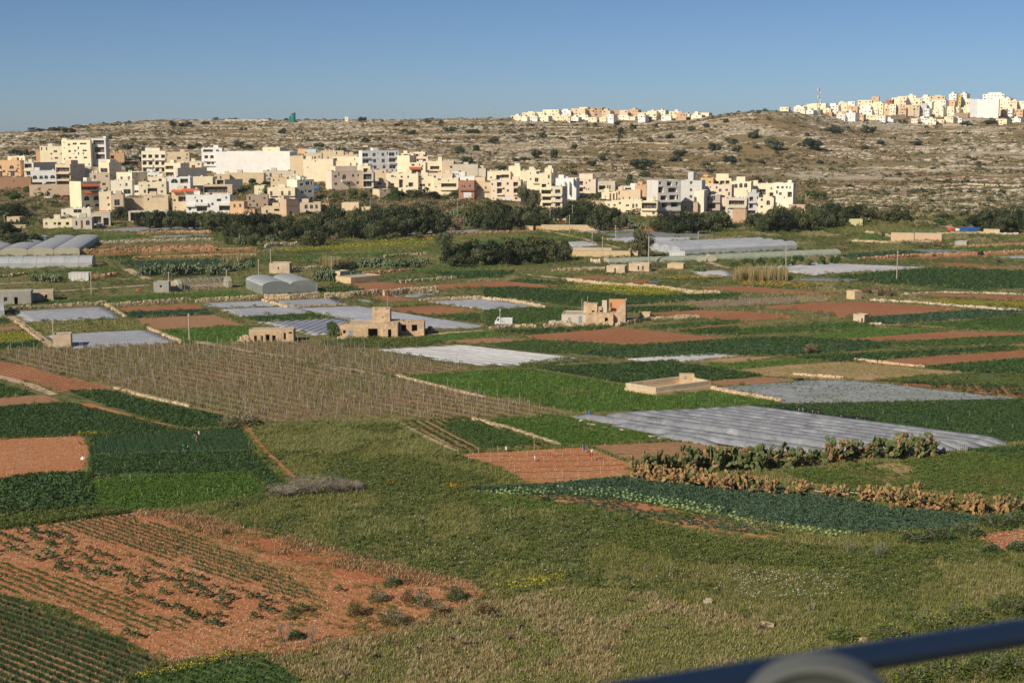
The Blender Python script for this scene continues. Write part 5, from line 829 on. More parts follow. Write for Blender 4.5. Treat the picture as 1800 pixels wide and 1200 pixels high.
# --- vineyards
vw, VA = field('vineyard', U_VINE, [(-40, 619), (95, 612), (300, 604), (375, 605), (690, 663), (1003, 726), (930, 732), (690, 739), (455, 742), (390, 731), (335, 716), (200, 683), (20, 637), (-40, 628)], ang=rowang(wpoly([(370, 606), (690, 663)])), label='large brown vineyard with rows of grey posts')
vw2, _ = field('vineyard', U_VINE, [(400, 602), (430, 600), (540, 602), (655, 612), (725, 630), (836, 648), (725, 658), (695, 661), (575, 652), (475, 629)], ang=VA, label='smaller vineyard in front of the long ruin')
# --- middle ground, west
field('verge', U_OLIVE, [(47, 568), (150, 564), (172, 582), (72, 588)], 'short', cover=.8, sc=2); field('verge', U_OLIVE, [(153, 566), (226, 561), (262, 579), (181, 582)], 'short', cover=.8, sc=2)
field(PL, SOIL, [(197, 541), (342, 534), (361, 542), (215, 549)]); field(CF, U_DARK, [(215, 550), (360, 544), (376, 552), (235, 559)], 'teal'); field(PL, SOILB, [(235, 560), (377, 554), (430, 572), (272, 580)])
field(CF, U_BRIGHT, [(277, 581), (400, 574), (460, 574), (437, 588), (420, 598), (380, 603), (318, 602)], 'brightgrass')
field(CF, U_YEL, [(-40, 588), (45, 584), (65, 599), (-40, 605)], 'yellow', cover=.6); field(CF, U_DARK, [(-40, 606), (66, 600), (72, 609), (-40, 615)], 'dark'); field(PL, SOILB, [(-40, 577), (30, 573), (38, 580), (-40, 583)]); field(CF, U_DARK, [(-40, 563), (14, 561), (20, 568), (-40, 573)], 'dark')
field(CF, U_MID, [(-40, 539), (95, 529), (180, 523), (310, 516), (335, 526), (185, 533), (-40, 543)], 'brightgrass', cover=.9); field(CF, U_BRIGHT, [(312, 517), (410, 512), (448, 520), (350, 527)], 'brightgrass')
field(CF, U_MID, [(-40, 483), (217, 471), (195, 478), (-40, 488)], 'brightgrass'); field(CF, U_TEAL, [(205, 462), (450, 455), (450, 462), (230, 472)], 'teal')
field(PL, SOIL, [(120, 434), (372, 427), (376, 430), (140, 436)]); field(PL, SOIL, [(160, 448), (450, 438), (452, 442), (165, 451)]); field(CF, U_MID, [(115, 421), (237, 414), (262, 417), (163, 425)], 'brightgrass')
field(CF, U_MID, [(185, 452), (240, 449), (232, 455), (190, 457)], 'dark')
field(CF, U_DARK, [(425, 557), (555, 552), (583, 559), (457, 565)], 'mid'); field(PL, SOIL, [(665, 542), (775, 537), (847, 546), (770, 554), (710, 550)]); field(CF, U_MID, [(762, 555), (850, 551), (855, 569), (800, 562)], 'mid')
field(CF, U_MID, [(675, 537), (760, 533), (775, 536), (668, 541)], 'grass', sc=1.2); field(PL, SOIL, [(635, 522), (690, 530), (740, 528), (680, 519)])
field(PL, SOIL, [(612, 499), (670, 496), (747, 504), (730, 509), (675, 510), (640, 510)]); field(PL, SOIL, [(742, 502), (850, 496), (893, 495), (990, 502), (937, 507), (850, 504), (770, 509)])
field(CF, U_MID, [(560, 508), (605, 504), (645, 512), (575, 516)], 'dark')
field(CF, U_DARK, [(747, 480), (850, 476), (905, 478), (880, 488), (785, 490)], 'dark'); field(CF, U_MID, [(700, 488), (775, 485), (780, 489), (703, 493)], 'brightgrass'); field(CF, U_MID, [(690, 476), (850, 468), (905, 466), (850, 474), (700, 480)], 'brightgrass')
field(CF, U_MID, [(560, 600), (700, 592), (775, 600), (750, 608), (665, 612), (605, 610)], 'weed', sc=1.2); field(CF, U_BRIGHT, [(735, 592), (850, 583), (890, 587), (850, 594), (757, 600)], 'brightgrass'); field(PL, SOILB, [(757, 601), (850, 594), (940, 597), (850, 604)])
field(CF, U_YEL, [(490, 440), (600, 433), (765, 428), (765, 431), (640, 437), (492, 444)], 'yellow', dens=1.5); field(CF, U_YEL, [(660, 424), (765, 420), (762, 424), (650, 428)], 'yellow', dens=1.5); field(CF, U_MID, [(500, 450), (700, 443), (780, 440), (700, 448), (520, 457)], 'brightgrass')
field(CF, U_MID, [(800, 428), (880, 421), (1000, 415), (1045, 417), (950, 424), (860, 430)], 'brightgrass')
# --- middle ground, centre and east
field(PL, SOIL, [(922, 590), (1085, 576), (1150, 582), (1230, 590), (1300, 596), (1110, 606), (940, 597)], label='broad red ploughed field in front of the tall ruin')
field(CF, U_DARK, [(850, 507), (907, 505), (1000, 511), (1125, 521), (1300, 516), (1300, 527), (1200, 530), (1100, 536), (1100, 542), (1025, 540), (925, 527), (850, 522)], 'dark'); field(CF, U_YEL, [(995, 507), (1075, 502), (1150, 506), (1212, 514), (1150, 521), (1100, 516), (1025, 511)], 'yellow', layer=2, dens=1.4, label='yellow flowering plot behind the tall ruin')
field(PL, SOIL, [(1130, 551), (1225, 545), (1300, 547), (1430, 557), (1300, 565), (1187, 556)]); field('fallow_field', mat('soil_grey', [(.20, .15, .11), (.27, .2, .15), (.32, .25, .19)], scale=.8, rough=.97, bump=.1), [(1200, 530), (1300, 525), (1480, 518), (1450, 530), (1300, 538), (1230, 541)], 'dry', cover=.4, sc=1.2)
field(PL, SOIL, [(1317, 540), (1450, 531), (1522, 531), (1697, 542), (1633, 550), (1478, 559), (1433, 548)], label='broad red field between the two small square huts')
field(CF, U_DARK, [(1100, 540), (1200, 538), (1240, 544), (1150, 549), (1103, 550)], 'dark'); field(CF, U_MID, [(850, 546), (960, 540), (1020, 544), (1020, 555), (975, 566), (850, 574)], 'mid', cover=.9)
field(CF, U_DARK, [(860, 583), (1075, 574), (1080, 577), (930, 588)], 'dark'); field(CF, U_MID, [(1125, 575), (1300, 562), (1300, 568), (1180, 579)], 'mid'); field(PL, SOIL, [(1172, 579), (1300, 569), (1318, 571), (1190, 581)]); field(CF, U_MID, [(1190, 582), (1300, 574), (1300, 588), (1222, 588)], 'dark')
field(CF, U_MID, [(850, 605), (940, 599), (1108, 607), (1125, 612), (1010, 621), (960, 621), (890, 613)], 'mid'); field(CF, U_TEAL, [(1110, 608), (1300, 595), (1390, 592), (1560, 602), (1580, 610), (1390, 627), (1300, 624), (1100, 631), (1010, 622)], 'dark', cover=.97, label='large dark green plot right of the striped white sheet')
field(PL, SOILT, [(1190, 638), (1300, 628), (1385, 625), (1300, 637)]); field(CF, U_BRIGHT, [(1225, 645), (1300, 638), (1440, 632), (1453, 635), (1300, 649)], 'brightgrass')
field(CF, U_BRIGHT, [(1300, 578), (1500, 567), (1540, 573), (1490, 581), (1300, 588)], 'mid'); field(CF, U_BRIGHT, [(1410, 590), (1530, 578), (1667, 580), (1550, 591), (1460, 596)], 'brightgrass'); field(CF, U_BRIGHT, [(1610, 571), (1830, 553), (1830, 582), (1675, 578)], 'mid'); field(CF, U_TEAL, [(1528, 558), (1717, 546), (1830, 546), (1830, 552), (1550, 571)], 'teal')
field(PL, SOIL, [(1464, 598), (1675, 582), (1830, 586), (1830, 588), (1550, 601)]); field(CF, U_MID, [(1550, 603), (1830, 588), (1830, 602), (1725, 606), (1580, 609)], 'mid', cover=.8); field(PL, SOILB, [(1745, 609), (1830, 602), (1830, 613)])
field(CF, U_DARK, [(1390, 628), (1767, 609), (1830, 612), (1493, 636), (1450, 634)], 'dark', cover=.97); field(PL, SOIL, [(1507, 636), (1830, 613), (1830, 628), (1627, 644), (1590, 646)]); field(CF, U_DARK, [(1627, 646), (1830, 629), (1830, 660), (1693, 654)], 'dark', sc=1.1)
field('stubble_field', SOILT, [(1293, 651), (1350, 642), (1493, 637), (1693, 654), (1627, 662), (1533, 668), (1460, 668), (1350, 661)], 'short', cover=.3, label='pale tan stubble field above the grey sheeted plot'); field(PL, SOILB, [(1243, 671), (1350, 663), (1417, 668), (1397, 672), (1260, 679)])
field(CF, U_MID, [(1533, 669), (1700, 656), (1830, 660), (1830, 680), (1640, 678)], 'weed', cover=.8); bw, BA = field(PL, SOIL, [(1560, 672), (1660, 676), (1830, 684), (1830, 702), (1787, 700)], layer=2)
field(CF, U_BRIGHT, [(703, 661), (917, 648), (1100, 678), (917, 698), (847, 696)], 'brightgrass', dens=1.3, label='bright green field right of the vineyards'); field(CF, U_BRIGHT, [(917, 700), (1100, 681), (1157, 697), (1243, 688), (1377, 709), (1307, 715), (1017, 725), (953, 711)], 'brightgrass', dens=1.2, label='bright green field around the stone reservoir')
field(CF, U_DARK, [(940, 647), (1180, 635), (1200, 641), (1343, 660), (1240, 670), (1190, 668), (1100, 674), (1000, 656)], 'dark', dens=1.1)
field(CF, U_MID, [(850, 645), (905, 643), (1000, 628), (1040, 633), (940, 645)], 'weed', cover=.7)
field(CF, U_DARK, [(1455, 486), (1640, 472), (1830, 477), (1830, 505), (1722, 510), (1540, 498)], 'dark'); field(PL, SOIL, [(1205, 505), (1300, 503), (1488, 516), (1480, 519), (1300, 513)]); field(PL, SOIL, [(1592, 519), (1647, 516), (1830, 520), (1830, 530)])
field(CF, U_YEL, [(1560, 524), (1830, 532), (1830, 541), (1680, 536)], 'orange', cover=.45); field(CF, U_MID, [(1150, 490), (1250, 484), (1278, 490), (1200, 493)], 'orange', dens=1.5, cover=.8); field(CF, U_MID, [(1290, 495), (1455, 502), (1397, 508), (1300, 503)], 'orange', dens=1.4, cover=.7)
field(PL, SOIL, [(985, 489), (1050, 484), (1098, 487), (1060, 491)]); field(PL, SOIL, [(1085, 496), (1140, 491), (1145, 497), (1110, 500)]); field(CF, U_MID, [(1010, 481), (1100, 484), (1075, 480)], 'mid'); field(CF, U_DARK, [(890, 495), (930, 491), (1010, 498), (960, 502)], 'mid')
field(CF, U_TEAL, [(1470, 449), (1600, 441), (1645, 449), (1510, 459)], 'teal'); field(PL, SOIL, [(1625, 463), (1680, 462), (1830, 474), (1700, 471)]); field(PL, SOIL, [(1510, 456), (1640, 451), (1830, 442), (1830, 445), (1640, 456)]); field(CF, U_MID, [(1640, 437), (1830, 432), (1830, 438), (1690, 442)], 'brightgrass'); field(PL, SOIL, [(1700, 430), (1830, 424), (1830, 431), (1720, 434)])
field(PL, SOILO, [(1040, 404), (1130, 410), (1180, 406), (1100, 400)]); field(PL, SOIL, [(1000, 440), (1075, 436), (1078, 438), (1005, 442)])
field(CF, U_MID, [(1500, 415), (1560, 411), (1580, 418), (1530, 424)], 'brightgrass')
MARKS.extend([('the white truck', 885, 567), ('the long ruin', 655, 580), ('the tall ruin', 1075, 552), ('the arched greenhouse', 487, 500), ('the reservoir', 1170, 680), ('the long polytunnel', 1290, 438), ('the white container', 138, 487), ('the yellow container', 1500, 391), ('the blue container', 1705, 404), ('the hut with the brown door', 984, 389), ('the wide pink stone wall', 1610, 418), ('the ruined glasshouse', 358, 498), ('the square tan hut', 110, 602), ('the street lamp', 652, 370), ('the stone hut with the pole', 491, 472)])
# ================================================================== plastic sheets and low tunnels
SHEET = mat('plastic_grey', [(.29, .30, .32), (.38, .39, .415), (.47, .48, .50)], scale=.5, rough=.42, spec=.4, bump=.05, bscale=3, big=(.05, (.30, .305, .345), .6)); SHEETW = mat('fleece_white', [(.44, .44, .44), (.54, .54, .54), (.62, .62, .61)], scale=.5, rough=.7, bump=.05, bscale=3, big=(.06, (.38, .38, .4), .5)); SHEETM = mat('mulch_grey', [(.16, .17, .18), (.235, .245, .255), (.31, .32, .33)], scale=.6, rough=.5, spec=.35, bump=.06, bscale=3, big=(.12, (.17, .20, .16), .6))
def strips(wp, A, rs, h, seed=0, gap=.12, inset=.0, vr=.18):
    c, s = cos(A), sin(A); P = np.array(wp); U = P[:, 0]*c+P[:, 1]*s; V = -P[:, 0]*s+P[:, 1]*c; R = np.random.default_rng(seed); out = []
    v = V.min()+rs*.5
    while v < V.max():
        xs = []
        for i in range(len(U)):
            j = (i+1) % len(U)
            if (V[i] > v) != (V[j] > v): xs.append(U[i]+(U[j]-U[i])*(v-V[i])/(V[j]-V[i]))
        xs.sort()
        for a, b_ in zip(xs[::2], xs[1::2]):
            if b_-a > 1: out.append((a+inset, b_-inset, v))
        v += rs
    res = []
    for a, b_, v in out:
        n = max(2, int((b_-a)/2.2)); rows_ = []
        for i in range(n+1):
            u = a+(b_-a)*i/n+(R.uniform(-.4, .4) if i in (0, n) else 0); hh = h*R.uniform(1-vr, 1+vr*.6)*(0.35 if i in (0, n) else 1); w2 = (rs-gap)/2*R.uniform(1-vr*.35, 1.0); r = []
            for t, z in ((-1, .0), (-.78, .62), (-.3, .97), (.3, .97), (.78, .62), (1, .0)): r.append((u*c-(v+t*w2)*s, u*s+(v+t*w2)*c, .045+z*hh))
            rows_.append(r)
        V_ = [p for r in rows_ for p in r]; Q = [(i*6+k, i*6+k+1, (i+1)*6+k+1, (i+1)*6+k) for i in range(n) for k in range(5)]
        Q = [q[::-1] for q in Q]; Q += [(0, 1, 2, 3), (0, 3, 4, 5)]; m_ = n*6; Q += [(m_+3, m_+2, m_+1, m_), (m_+5, m_+4, m_+3, m_)]
        res.append((V_, Q))
    return res
def sheet(label, m, poly, e=0, rs=1.3, h=.16, ang=None, under_=SOILB):
    wp = wpoly(poly); A = rowang(wp, e) if ang is None else ang; V = []; Q = []
    field('covered_soil', under_, poly, ang=A, label='bare soil showing between the plastic strips')
    for v, q in strips(wp, A, rs, h, len(V)): k = len(V); V += v; Q += [tuple(k+i for i in f) for f in q]
    o = link('plastic_sheet', npmesh('plastic_sheet', V, Q, m)); tag(o, label, 'plastic sheet'); return o
sheet('square grey-white sheet beside the square tan hut\'s upper field on the left', SHEET, [(19, 549), (185, 540), (217, 559), (47, 566)])
sheet('grey-white sheet right behind the square tan hut', SHEET, [(77, 590), (260, 580), (315, 602), (127, 614)])
sheet('bluish sheet in front of the ruined glasshouse', SHEET, [(350, 533), (400, 531), (460, 529), (497, 538), (400, 541), (375, 542)], e=2)
sheet('lilac-grey sheet next to the narrow dark green strip', SHEET, [(382, 544), (525, 539), (555, 551), (423, 557)])
sheet('pale grey sheet in front of the arched greenhouse', SHEET, [(475, 530), (585, 525), (612, 536), (507, 540)])
sheet('largest lilac-grey sheet spreading behind the long ruin', SHEET, [(520, 542), (622, 538), (685, 547), (850, 573), (835, 577), (745, 578), (625, 565), (585, 557)], e=2)
sheet('striped grey sheet left of the small round tree and the long ruin', SHEET, [(455, 567), (590, 560), (625, 567), (612, 571), (572, 588), (555, 591), (520, 581)], e=3, rs=1.8, h=.3)
sheet('white-grey sheet behind the white truck', SHEET, [(750, 531), (850, 526), (950, 538), (850, 545)])
sheet('tiny grey sheet among the red plots behind the long ruin', SHEET, [(617, 524), (675, 532), (640, 531)], e=0)
sheet('striped white fleece between the vineyard and the dark green plot', SHEETW, [(658, 615), (817, 607), (1040, 632), (907, 643), (840, 642)], e=1, rs=2.2, h=.3, under_=SHEETM)
sheet('thin white fleece strip in the middle of the dark green plots', SHEETW, [(1097, 631), (1260, 620), (1303, 626), (1175, 637), (1130, 636)])
sheet('dark grey mulched plot with plants poking through beside the reservoir', SHEETM, [(1257, 681), (1413, 669), (1483, 668), (1667, 688), (1787, 700), (1700, 707), (1433, 710), (1377, 708)], e=2, rs=1.1, h=.2)
sheet('widest bright white sheet in the eastern fields', SHEETW, [(1322, 470), (1444, 462), (1633, 470), (1461, 481), (1430, 484)], rs=2)
sheet('small white sheet left of the brown reeds', SHEETW, [(1210, 477), (1275, 475), (1292, 485), (1240, 488)], rs=2)
sheet('long grey sheet on the upper left terrace below town', SHEET, [(165, 405), (250, 399), (360, 400), (368, 404), (215, 407)], rs=2)
sheet('narrow grey sheet on the second terrace at the left', SHEET, [(262, 416), (370, 413), (372, 416), (280, 418)], rs=2)
sheet('thin grey sheet strip below the dark trees in the centre', SHEET, [(712, 411), (850, 403), (925, 404), (800, 410), (730, 415)], rs=2)
sheet('blue-grey netted strip behind the big brown-green tree', SHEETM, [(1060, 413), (1150, 409), (1270, 414), (1200, 418), (1080, 418)], rs=2, h=.5)
sheet('white sheet strip behind the big brown-green tree', SHEETW, [(1055, 420), (1150, 416), (1245, 418), (1160, 426), (1100, 427)], rs=2)
sheet('pale sheet beside the track left of the terrace walls', SHEETW, [(985, 427), (1030, 424), (1062, 431), (1010, 436)], rs=2)
sheet('grey sheet along the foot of the long ochre wall', SHEET, [(1010, 407), (1100, 403), (1125, 402), (1130, 405), (1040, 411)], rs=2)
sheet('blue-grey sheet right of the brown reeds', SHEETM, [(1390, 492), (1440, 488), (1510, 491), (1495, 495)], rs=2)
sheet('bluish sheet at the right edge below the rubble bank', SHEET, [(1745, 453), (1830, 448), (1830, 455)], rs=2)
sheet('blue-grey sheet beside the pink stone wall\'s lower field', SHEETM, [(1595, 440), (1640, 438), (1720, 442), (1640, 445)], rs=2)
sheet('grey sheet below the ochre bank right of the greenhouse', SHEET, [(682, 521), (745, 515), (775, 516), (730, 523)], rs=2)
gw = wpoly([(1260, 682), (1413, 670), (1483, 669), (1667, 689), (1780, 701), (1700, 706), (1433, 709), (1380, 707)]); planting('mulch_plants', p3(rowpts(gw, rowang(gw, 2), 1.1, .55, .1, .4, lambda P: fbm(P[:, 0]/3, P[:, 1]/3, 2) < .47), .1), 'teal', .5, 'small blue-green plants poking through the grey mulch', 'crop')
# low tunnels, each row a thing of its own
tp = [(1008, 733), (1307, 717), (1785, 780), (1655, 798), (1440, 803), (1183, 775)]; tw = wpoly(tp); TA = rowang(wpoly([(1307, 717), (1785, 780)])); field('covered_soil', under('ground_gap_shade', (.07, .068, .062)), tp, ang=TA, label='soil painted dark as shade between the low plastic tunnels')  # near-black ground colour paints the shade between the tunnels
NTH = ['first', 'second', 'third', 'fourth', 'fifth', 'sixth', 'seventh', 'eighth', 'ninth', 'tenth', 'eleventh', 'twelfth', 'thirteenth', 'fourteenth', 'fifteenth', 'sixteenth', 'seventeenth', 'eighteenth', 'nineteenth', 'twentieth', 'twenty-first', 'twenty-second', 'twenty-third', 'twenty-fourth', 'twenty-fifth', 'twenty-sixth', 'twenty-seventh', 'twenty-eighth', 'twenty-ninth', 'thirtieth']
st = strips(tw, TA, 2.1, .8, 5, gap=.6, inset=.3, vr=.07); TUNM = mat('tunnel_film', [(.095, .10, .115), (.215, .23, .25), (.33, .345, .365)], scale=.45, rough=.5, spec=.3, bump=.12, bscale=1.6, big=(.3, (.17, .175, .2), .6))
for i, (v, q) in enumerate(st):
    if i == 3: continue
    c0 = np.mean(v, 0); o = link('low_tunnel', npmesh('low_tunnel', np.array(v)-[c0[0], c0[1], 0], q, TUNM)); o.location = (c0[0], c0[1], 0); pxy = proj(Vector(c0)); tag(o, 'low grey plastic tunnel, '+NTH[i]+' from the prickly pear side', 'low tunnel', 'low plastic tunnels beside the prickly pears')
MARKS += [('the small square hut with a dark door', 1513, 562), ('the red and white rag', 1040, 804)]
# ================================================================== tracks
def track(label, pts, w_=2.0, nm='dirt_track', m=TRACKM):
    global fcount; fcount += 1; P = [hit(*p) for p in pts]; V = []; Q = []; L_ = []
    for i in range(len(P)-1):
        n = max(1, int((P[i+1]-P[i]).length/3))
        for k in range(n): L_.append(P[i].lerp(P[i+1], k/n))
    L_.append(P[-1])
    for i, p in enumerate(L_):
        d = (L_[min(i+1, len(L_)-1)]-L_[max(i-1, 0)]); s = Vector((d.y, -d.x, 0)).normalized(); ww = w_/2*RNG.uniform(.75, 1.25)
        for t in (-ww, ww): q = p+s*t; V.append((q.x, q.y, float(T(q.x, q.y))+.1+.0005*(fcount % 20)))
    Q = [(2*i, 2*i+1, 2*i+3, 2*i+2) for i in range(len(L_)-1)]; me = npmesh(nm, V, Q, m)
    if me.polygons[0].normal.z < 0: me.flip_normals()
    tag(link(nm, me), label, 'track', kind='structure'); EXCL.append([v[:2] for v in V[0::2]]+[v[:2] for v in V[1::2]][::-1])
track('earth track between the red field and the left plots', [(-20, 660), (50, 678), (95, 695)], 1.8); track('earth track past the grey-white sheets on the left', [(10, 553), (40, 572), (70, 595), (95, 612)], 2.2)
track('forked pale track by the white container', [(222, 473), (245, 486), (264, 492)], 3); track('pale branch of the forked track', [(264, 492), (235, 493), (205, 491)], 2); track('long earth track left of the grey concrete hut', [(95, 513), (180, 508), (262, 503)], 2.5)
track('grassy path between the two vineyards', [(340, 602), (390, 609), (480, 627), (600, 651), (692, 665)], 2.4); track('pale track past the round tunnel ends', [(1236, 459), (1265, 469), (1292, 473)], 3); track('pale track running down from the ochre wall', [(955, 406), (1010, 417), (1060, 430), (1092, 438)], 3)
track('pale track past the yellow flowering plot', [(924, 483), (1000, 492), (1075, 499), (1150, 506)], 2.5); track('dry strip beside the sparse rows', [(690, 740), (745, 768), (803, 800)], 1.2); track('bare path along the onion plot', [(430, 752), (462, 790), (488, 815), (522, 846)], .7, 'dirt_track', SOILO)
track('earth yard path right of the long ruin', [(706, 597), (745, 590), (850, 582)], 2); track('pale ramp road below the hillside at the right', [(1612, 386), (1650, 394), (1685, 404)], 5, 'road'); track('earth path along the broad red fields', [(1525, 572), (1600, 573), (1680, 578)], 1.2)
track('tan bank track at the far left', [(-20, 501), (40, 499), (88, 497)], 3); track('earth path below the pink wall', [(1415, 417), (1460, 414), (1500, 411)], 3)
# ================================================================== dry stone walls and rubble
WALLM = mat('wall_stone', [(.42, .31, .19), (.56, .43, .28), (.64, .53, .37)], scale=1.2, rough=.95, coord='obj', bump=.04, bscale=4); WALLR = mat('wall_redstone', [(.38, .20, .11), (.50, .30, .17), (.58, .42, .27)], scale=1.0, rough=.95, coord='obj', bump=.04, bscale=4); WALLP = mat('wall_palestone', [(.44, .36, .26), (.57, .48, .36), (.64, .56, .43)], scale=1.0, rough=.95, coord='obj', bump=.04, bscale=4)
def drywall(label, pts, h=.9, t=.6, m=WALLM, ragged=.35, nm='dry_stone_wall', cat='stone wall', dens=1.0, bank=False):
    P = [hit(*p) for p in pts]; o0 = P[0].copy(); g = MB(); R = random.Random(int(pts[0][0]*13+pts[0][1])); D = P[0].y; s = .42 if D < 260 else .6 if D < 400 else .85
    for i in range(len(P)-1):
        a, b_ = P[i]-o0, P[i+1]-o0; L_ = (b_-a).length; d = (b_-a).normalized(); nrm = Vector((d.y, -d.x, 0)); u = 0
        while u < L_:
            hh = h*R.uniform(1-ragged, 1.05); nz = max(1, int(round(hh/(s*.62)))); l_ = s*R.uniform(.7, 1.5)
            if R.random() < dens:
                for k in range(nz):
                    c = a+d*(u+R.uniform(-.1, .1))+nrm*R.uniform(-.08, .08)+Vector((0, 0, (k+.42)*hh/nz)); rz_ = R.uniform(-.25, .25); dx = (d*cos(rz_)+nrm*sin(rz_)); ny = Vector((dx.y, -dx.x, 0))
                    g.obox(c, dx*l_*.52, ny*t*.5*R.uniform(.8, 1.1), Vector((R.uniform(-.04, .04), R.uniform(-.04, .04), hh/nz*.56)))
            u += l_
        if bank: n_ = nrm*t*.35; g.quad(a-n_+Vector((0, 0, h*.8)), b_-n_+Vector((0, 0, h*.8)), b_-n_-Vector((0, 0, .3)), a-n_-Vector((0, 0, .3)))
    o = g.build(nm, m, None, o0); tag(o, label, cat); return o
for q in (('long low stone wall above the square sheet at the left', [(19, 546), (100, 541), (186, 536)], 1.0), ('earth-topped wall above the brown strips at the left', [(192, 541), (270, 536), (338, 531)], 1.2), ('tan wall below the bright green strip before the greenhouse', [(345, 533), (400, 529), (455, 526)], 1.1), ('broken stone row down the side of the left brown strips', [(186, 537), (203, 548), (221, 560)], .7), ('stone edging beside the sheet behind the square tan hut', [(262, 581), (290, 591), (319, 604)], .7), ('crumbling stone row along the left track', [(28, 568), (50, 584), (72, 601)], .7), ('pale stone edging running from the arched greenhouse', [(463, 531), (485, 537), (507, 542)], .8), ('thin stone line below the pale grey greenhouse sheet', [(507, 542), (560, 540), (613, 537)], .5), ('stone wall along the lower side of the grey sheet behind the truck', [(850, 527), (905, 532), (958, 542)], .9), ('stone wall behind the grey sheet behind the truck', [(740, 531), (790, 528), (850, 526)], .9), ('rubble wall along the pale track by the yellow plot', [(1000, 494), (1075, 503), (1150, 507), (1215, 516), (1262, 517)], 1.0), ('rubble wall in front of the blue-doored part of the tall ruin', [(958, 576), (985, 574), (1030, 573)], .9), ('rubble wall from the tall ruin towards the tiny pale hut', [(1088, 574), (1115, 569), (1142, 564)], 1.0), ('low rubble wall right of the tiny pale hut', [(1142, 564), (1180, 561), (1226, 559)], .9), ('low rubble wall near the white truck', [(862, 580), (905, 577), (942, 576)], .8), ('white stone line along the lower edge of the big vineyard', [(205, 686), (260, 699), (335, 717)], .45), ('ochre kerb of stones between the sparse rows and bright plot', [(833, 738), (905, 759), (985, 784)], .45), ('stones along the earth strip right of the vineyard', [(700, 665), (770, 680), (850, 700)], .4), ('pale stone kerb leading from the reservoir along the mulched plot', [(1250, 687), (1310, 697), (1376, 710)], .6), ('dark stone edge below the upper right red strip', [(1505, 634), (1560, 641), (1625, 648)], .5), ('stone edge above the grey mulched plot', [(1395, 659), (1440, 664), (1482, 668)], .5), ('rubble wall at the far left below the polytunnel', [(-10, 490), (22, 487), (46, 484)], 1.0), ('stone bank left of the hut with the ochre yard wall', [(500, 477), (535, 473), (573, 471)], 1.0), ('stone bank above the right side of the prickly pear row', [(677, 454), (715, 450), (749, 448)], 1.0), ('long stone wall below the stone bank in the centre', [(705, 498), (750, 494), (800, 491)], 1.0), ('rubble wall left of the two small stone huts', [(973, 478), (1015, 476), (1063, 475)], 1.0), ('pale rubble wall left of the pink stone wall', [(1522, 410), (1545, 413), (1568, 418)], 1.3), ('field wall below the eastern pink wall', [(1500, 425), (1560, 428), (1640, 426)], .9)): drywall(*q)
for lb, p_, h_ in (('high rubble terrace wall of reddish stone at the left', [(140, 448), (250, 444), (378, 441)], 2.2), ('reddish rubble wall along the lower red terrace', [(235, 456), (330, 453), (452, 450)], 1.1), ('ochre bank under the upper left grey sheet', [(246, 412), (310, 410), (372, 410)], 1.4), ('red-tan rubble bank in the eastern fields', [(1511, 458), (1610, 452), (1717, 448), (1810, 444)], 1.2), ('red stony bank in the middle of the valley', [(640, 484), (690, 480), (726, 477)], 1.0), ('reddish bank left of the big carob thicket', [(300, 442), (380, 440), (452, 438)], .8), ('reddish rubble heap row right of the white container', [(158, 490), (185, 488), (210, 486)], 1.3), ('reddish rubble strip in the upper eastern fields', [(1680, 436), (1740, 434), (1810, 432)], 1.0), ('red bank below the thin grey strip', [(735, 418), (820, 412), (930, 408)], 1.1)): drywall(lb, p_, h_, .9, WALLR, .45, 'rubble_wall', bank=True)
for lb, p_, h_ in (('whitish rubble wall on top of the left terrace', [(118, 431), (240, 427), (376, 422)], 1.3), ('white rubble wall behind the yellow strip', [(468, 436), (495, 434), (523, 432)], 1.6), ('pale wall along the red field right of the hut with dark window', [(1530, 529), (1600, 533), (1661, 537), (1730, 543), (1797, 548)], .55), ('pale field wall above the right red strip', [(1592, 518), (1661, 515), (1730, 516), (1810, 519)], .5), ('pale heap of stones left of the tall ruin', [(968, 572), (985, 571), (1000, 571)], 1.2), ('pale broken wall beside the terrace walls', [(1041, 462), (1055, 463), (1072, 460)], 1.6), ('pale rubble below the eastern skyline slope', [(1650, 412), (1720, 411), (1790, 413)], 1.0)): drywall(lb, p_, h_, .8, WALLP, .4)
def bankwall(label, pts, h, m=WALLM, nm='retaining_wall'):
    o = drywall(label, pts, h, .9, m, .12, nm, 'wall', 1.0, True); return o
drywall('long tan terrace wall below the eastern skyline town', [(1540, 212), (1565, 212), (1590, 211)], 5, 1.5, WALLM, .1, 'terrace_wall', 'wall'); drywall('tan rubble terrace wall below the big white skyline wall', [(1678, 207), (1700, 207), (1716, 206)], 5, 1.5, WALLM, .2, 'terrace_wall', 'wall'); bankwall('ochre earth wall below the arched greenhouse', [(466, 528), (510, 527), (560, 524)], 1.5); bankwall('ochre wall right of the greenhouse with a notch', [(573, 526), (615, 524), (663, 520)], 1.6); bankwall('ochre wall with a square end above the grey sheet', [(676, 521), (720, 517), (768, 514)], 1.6)
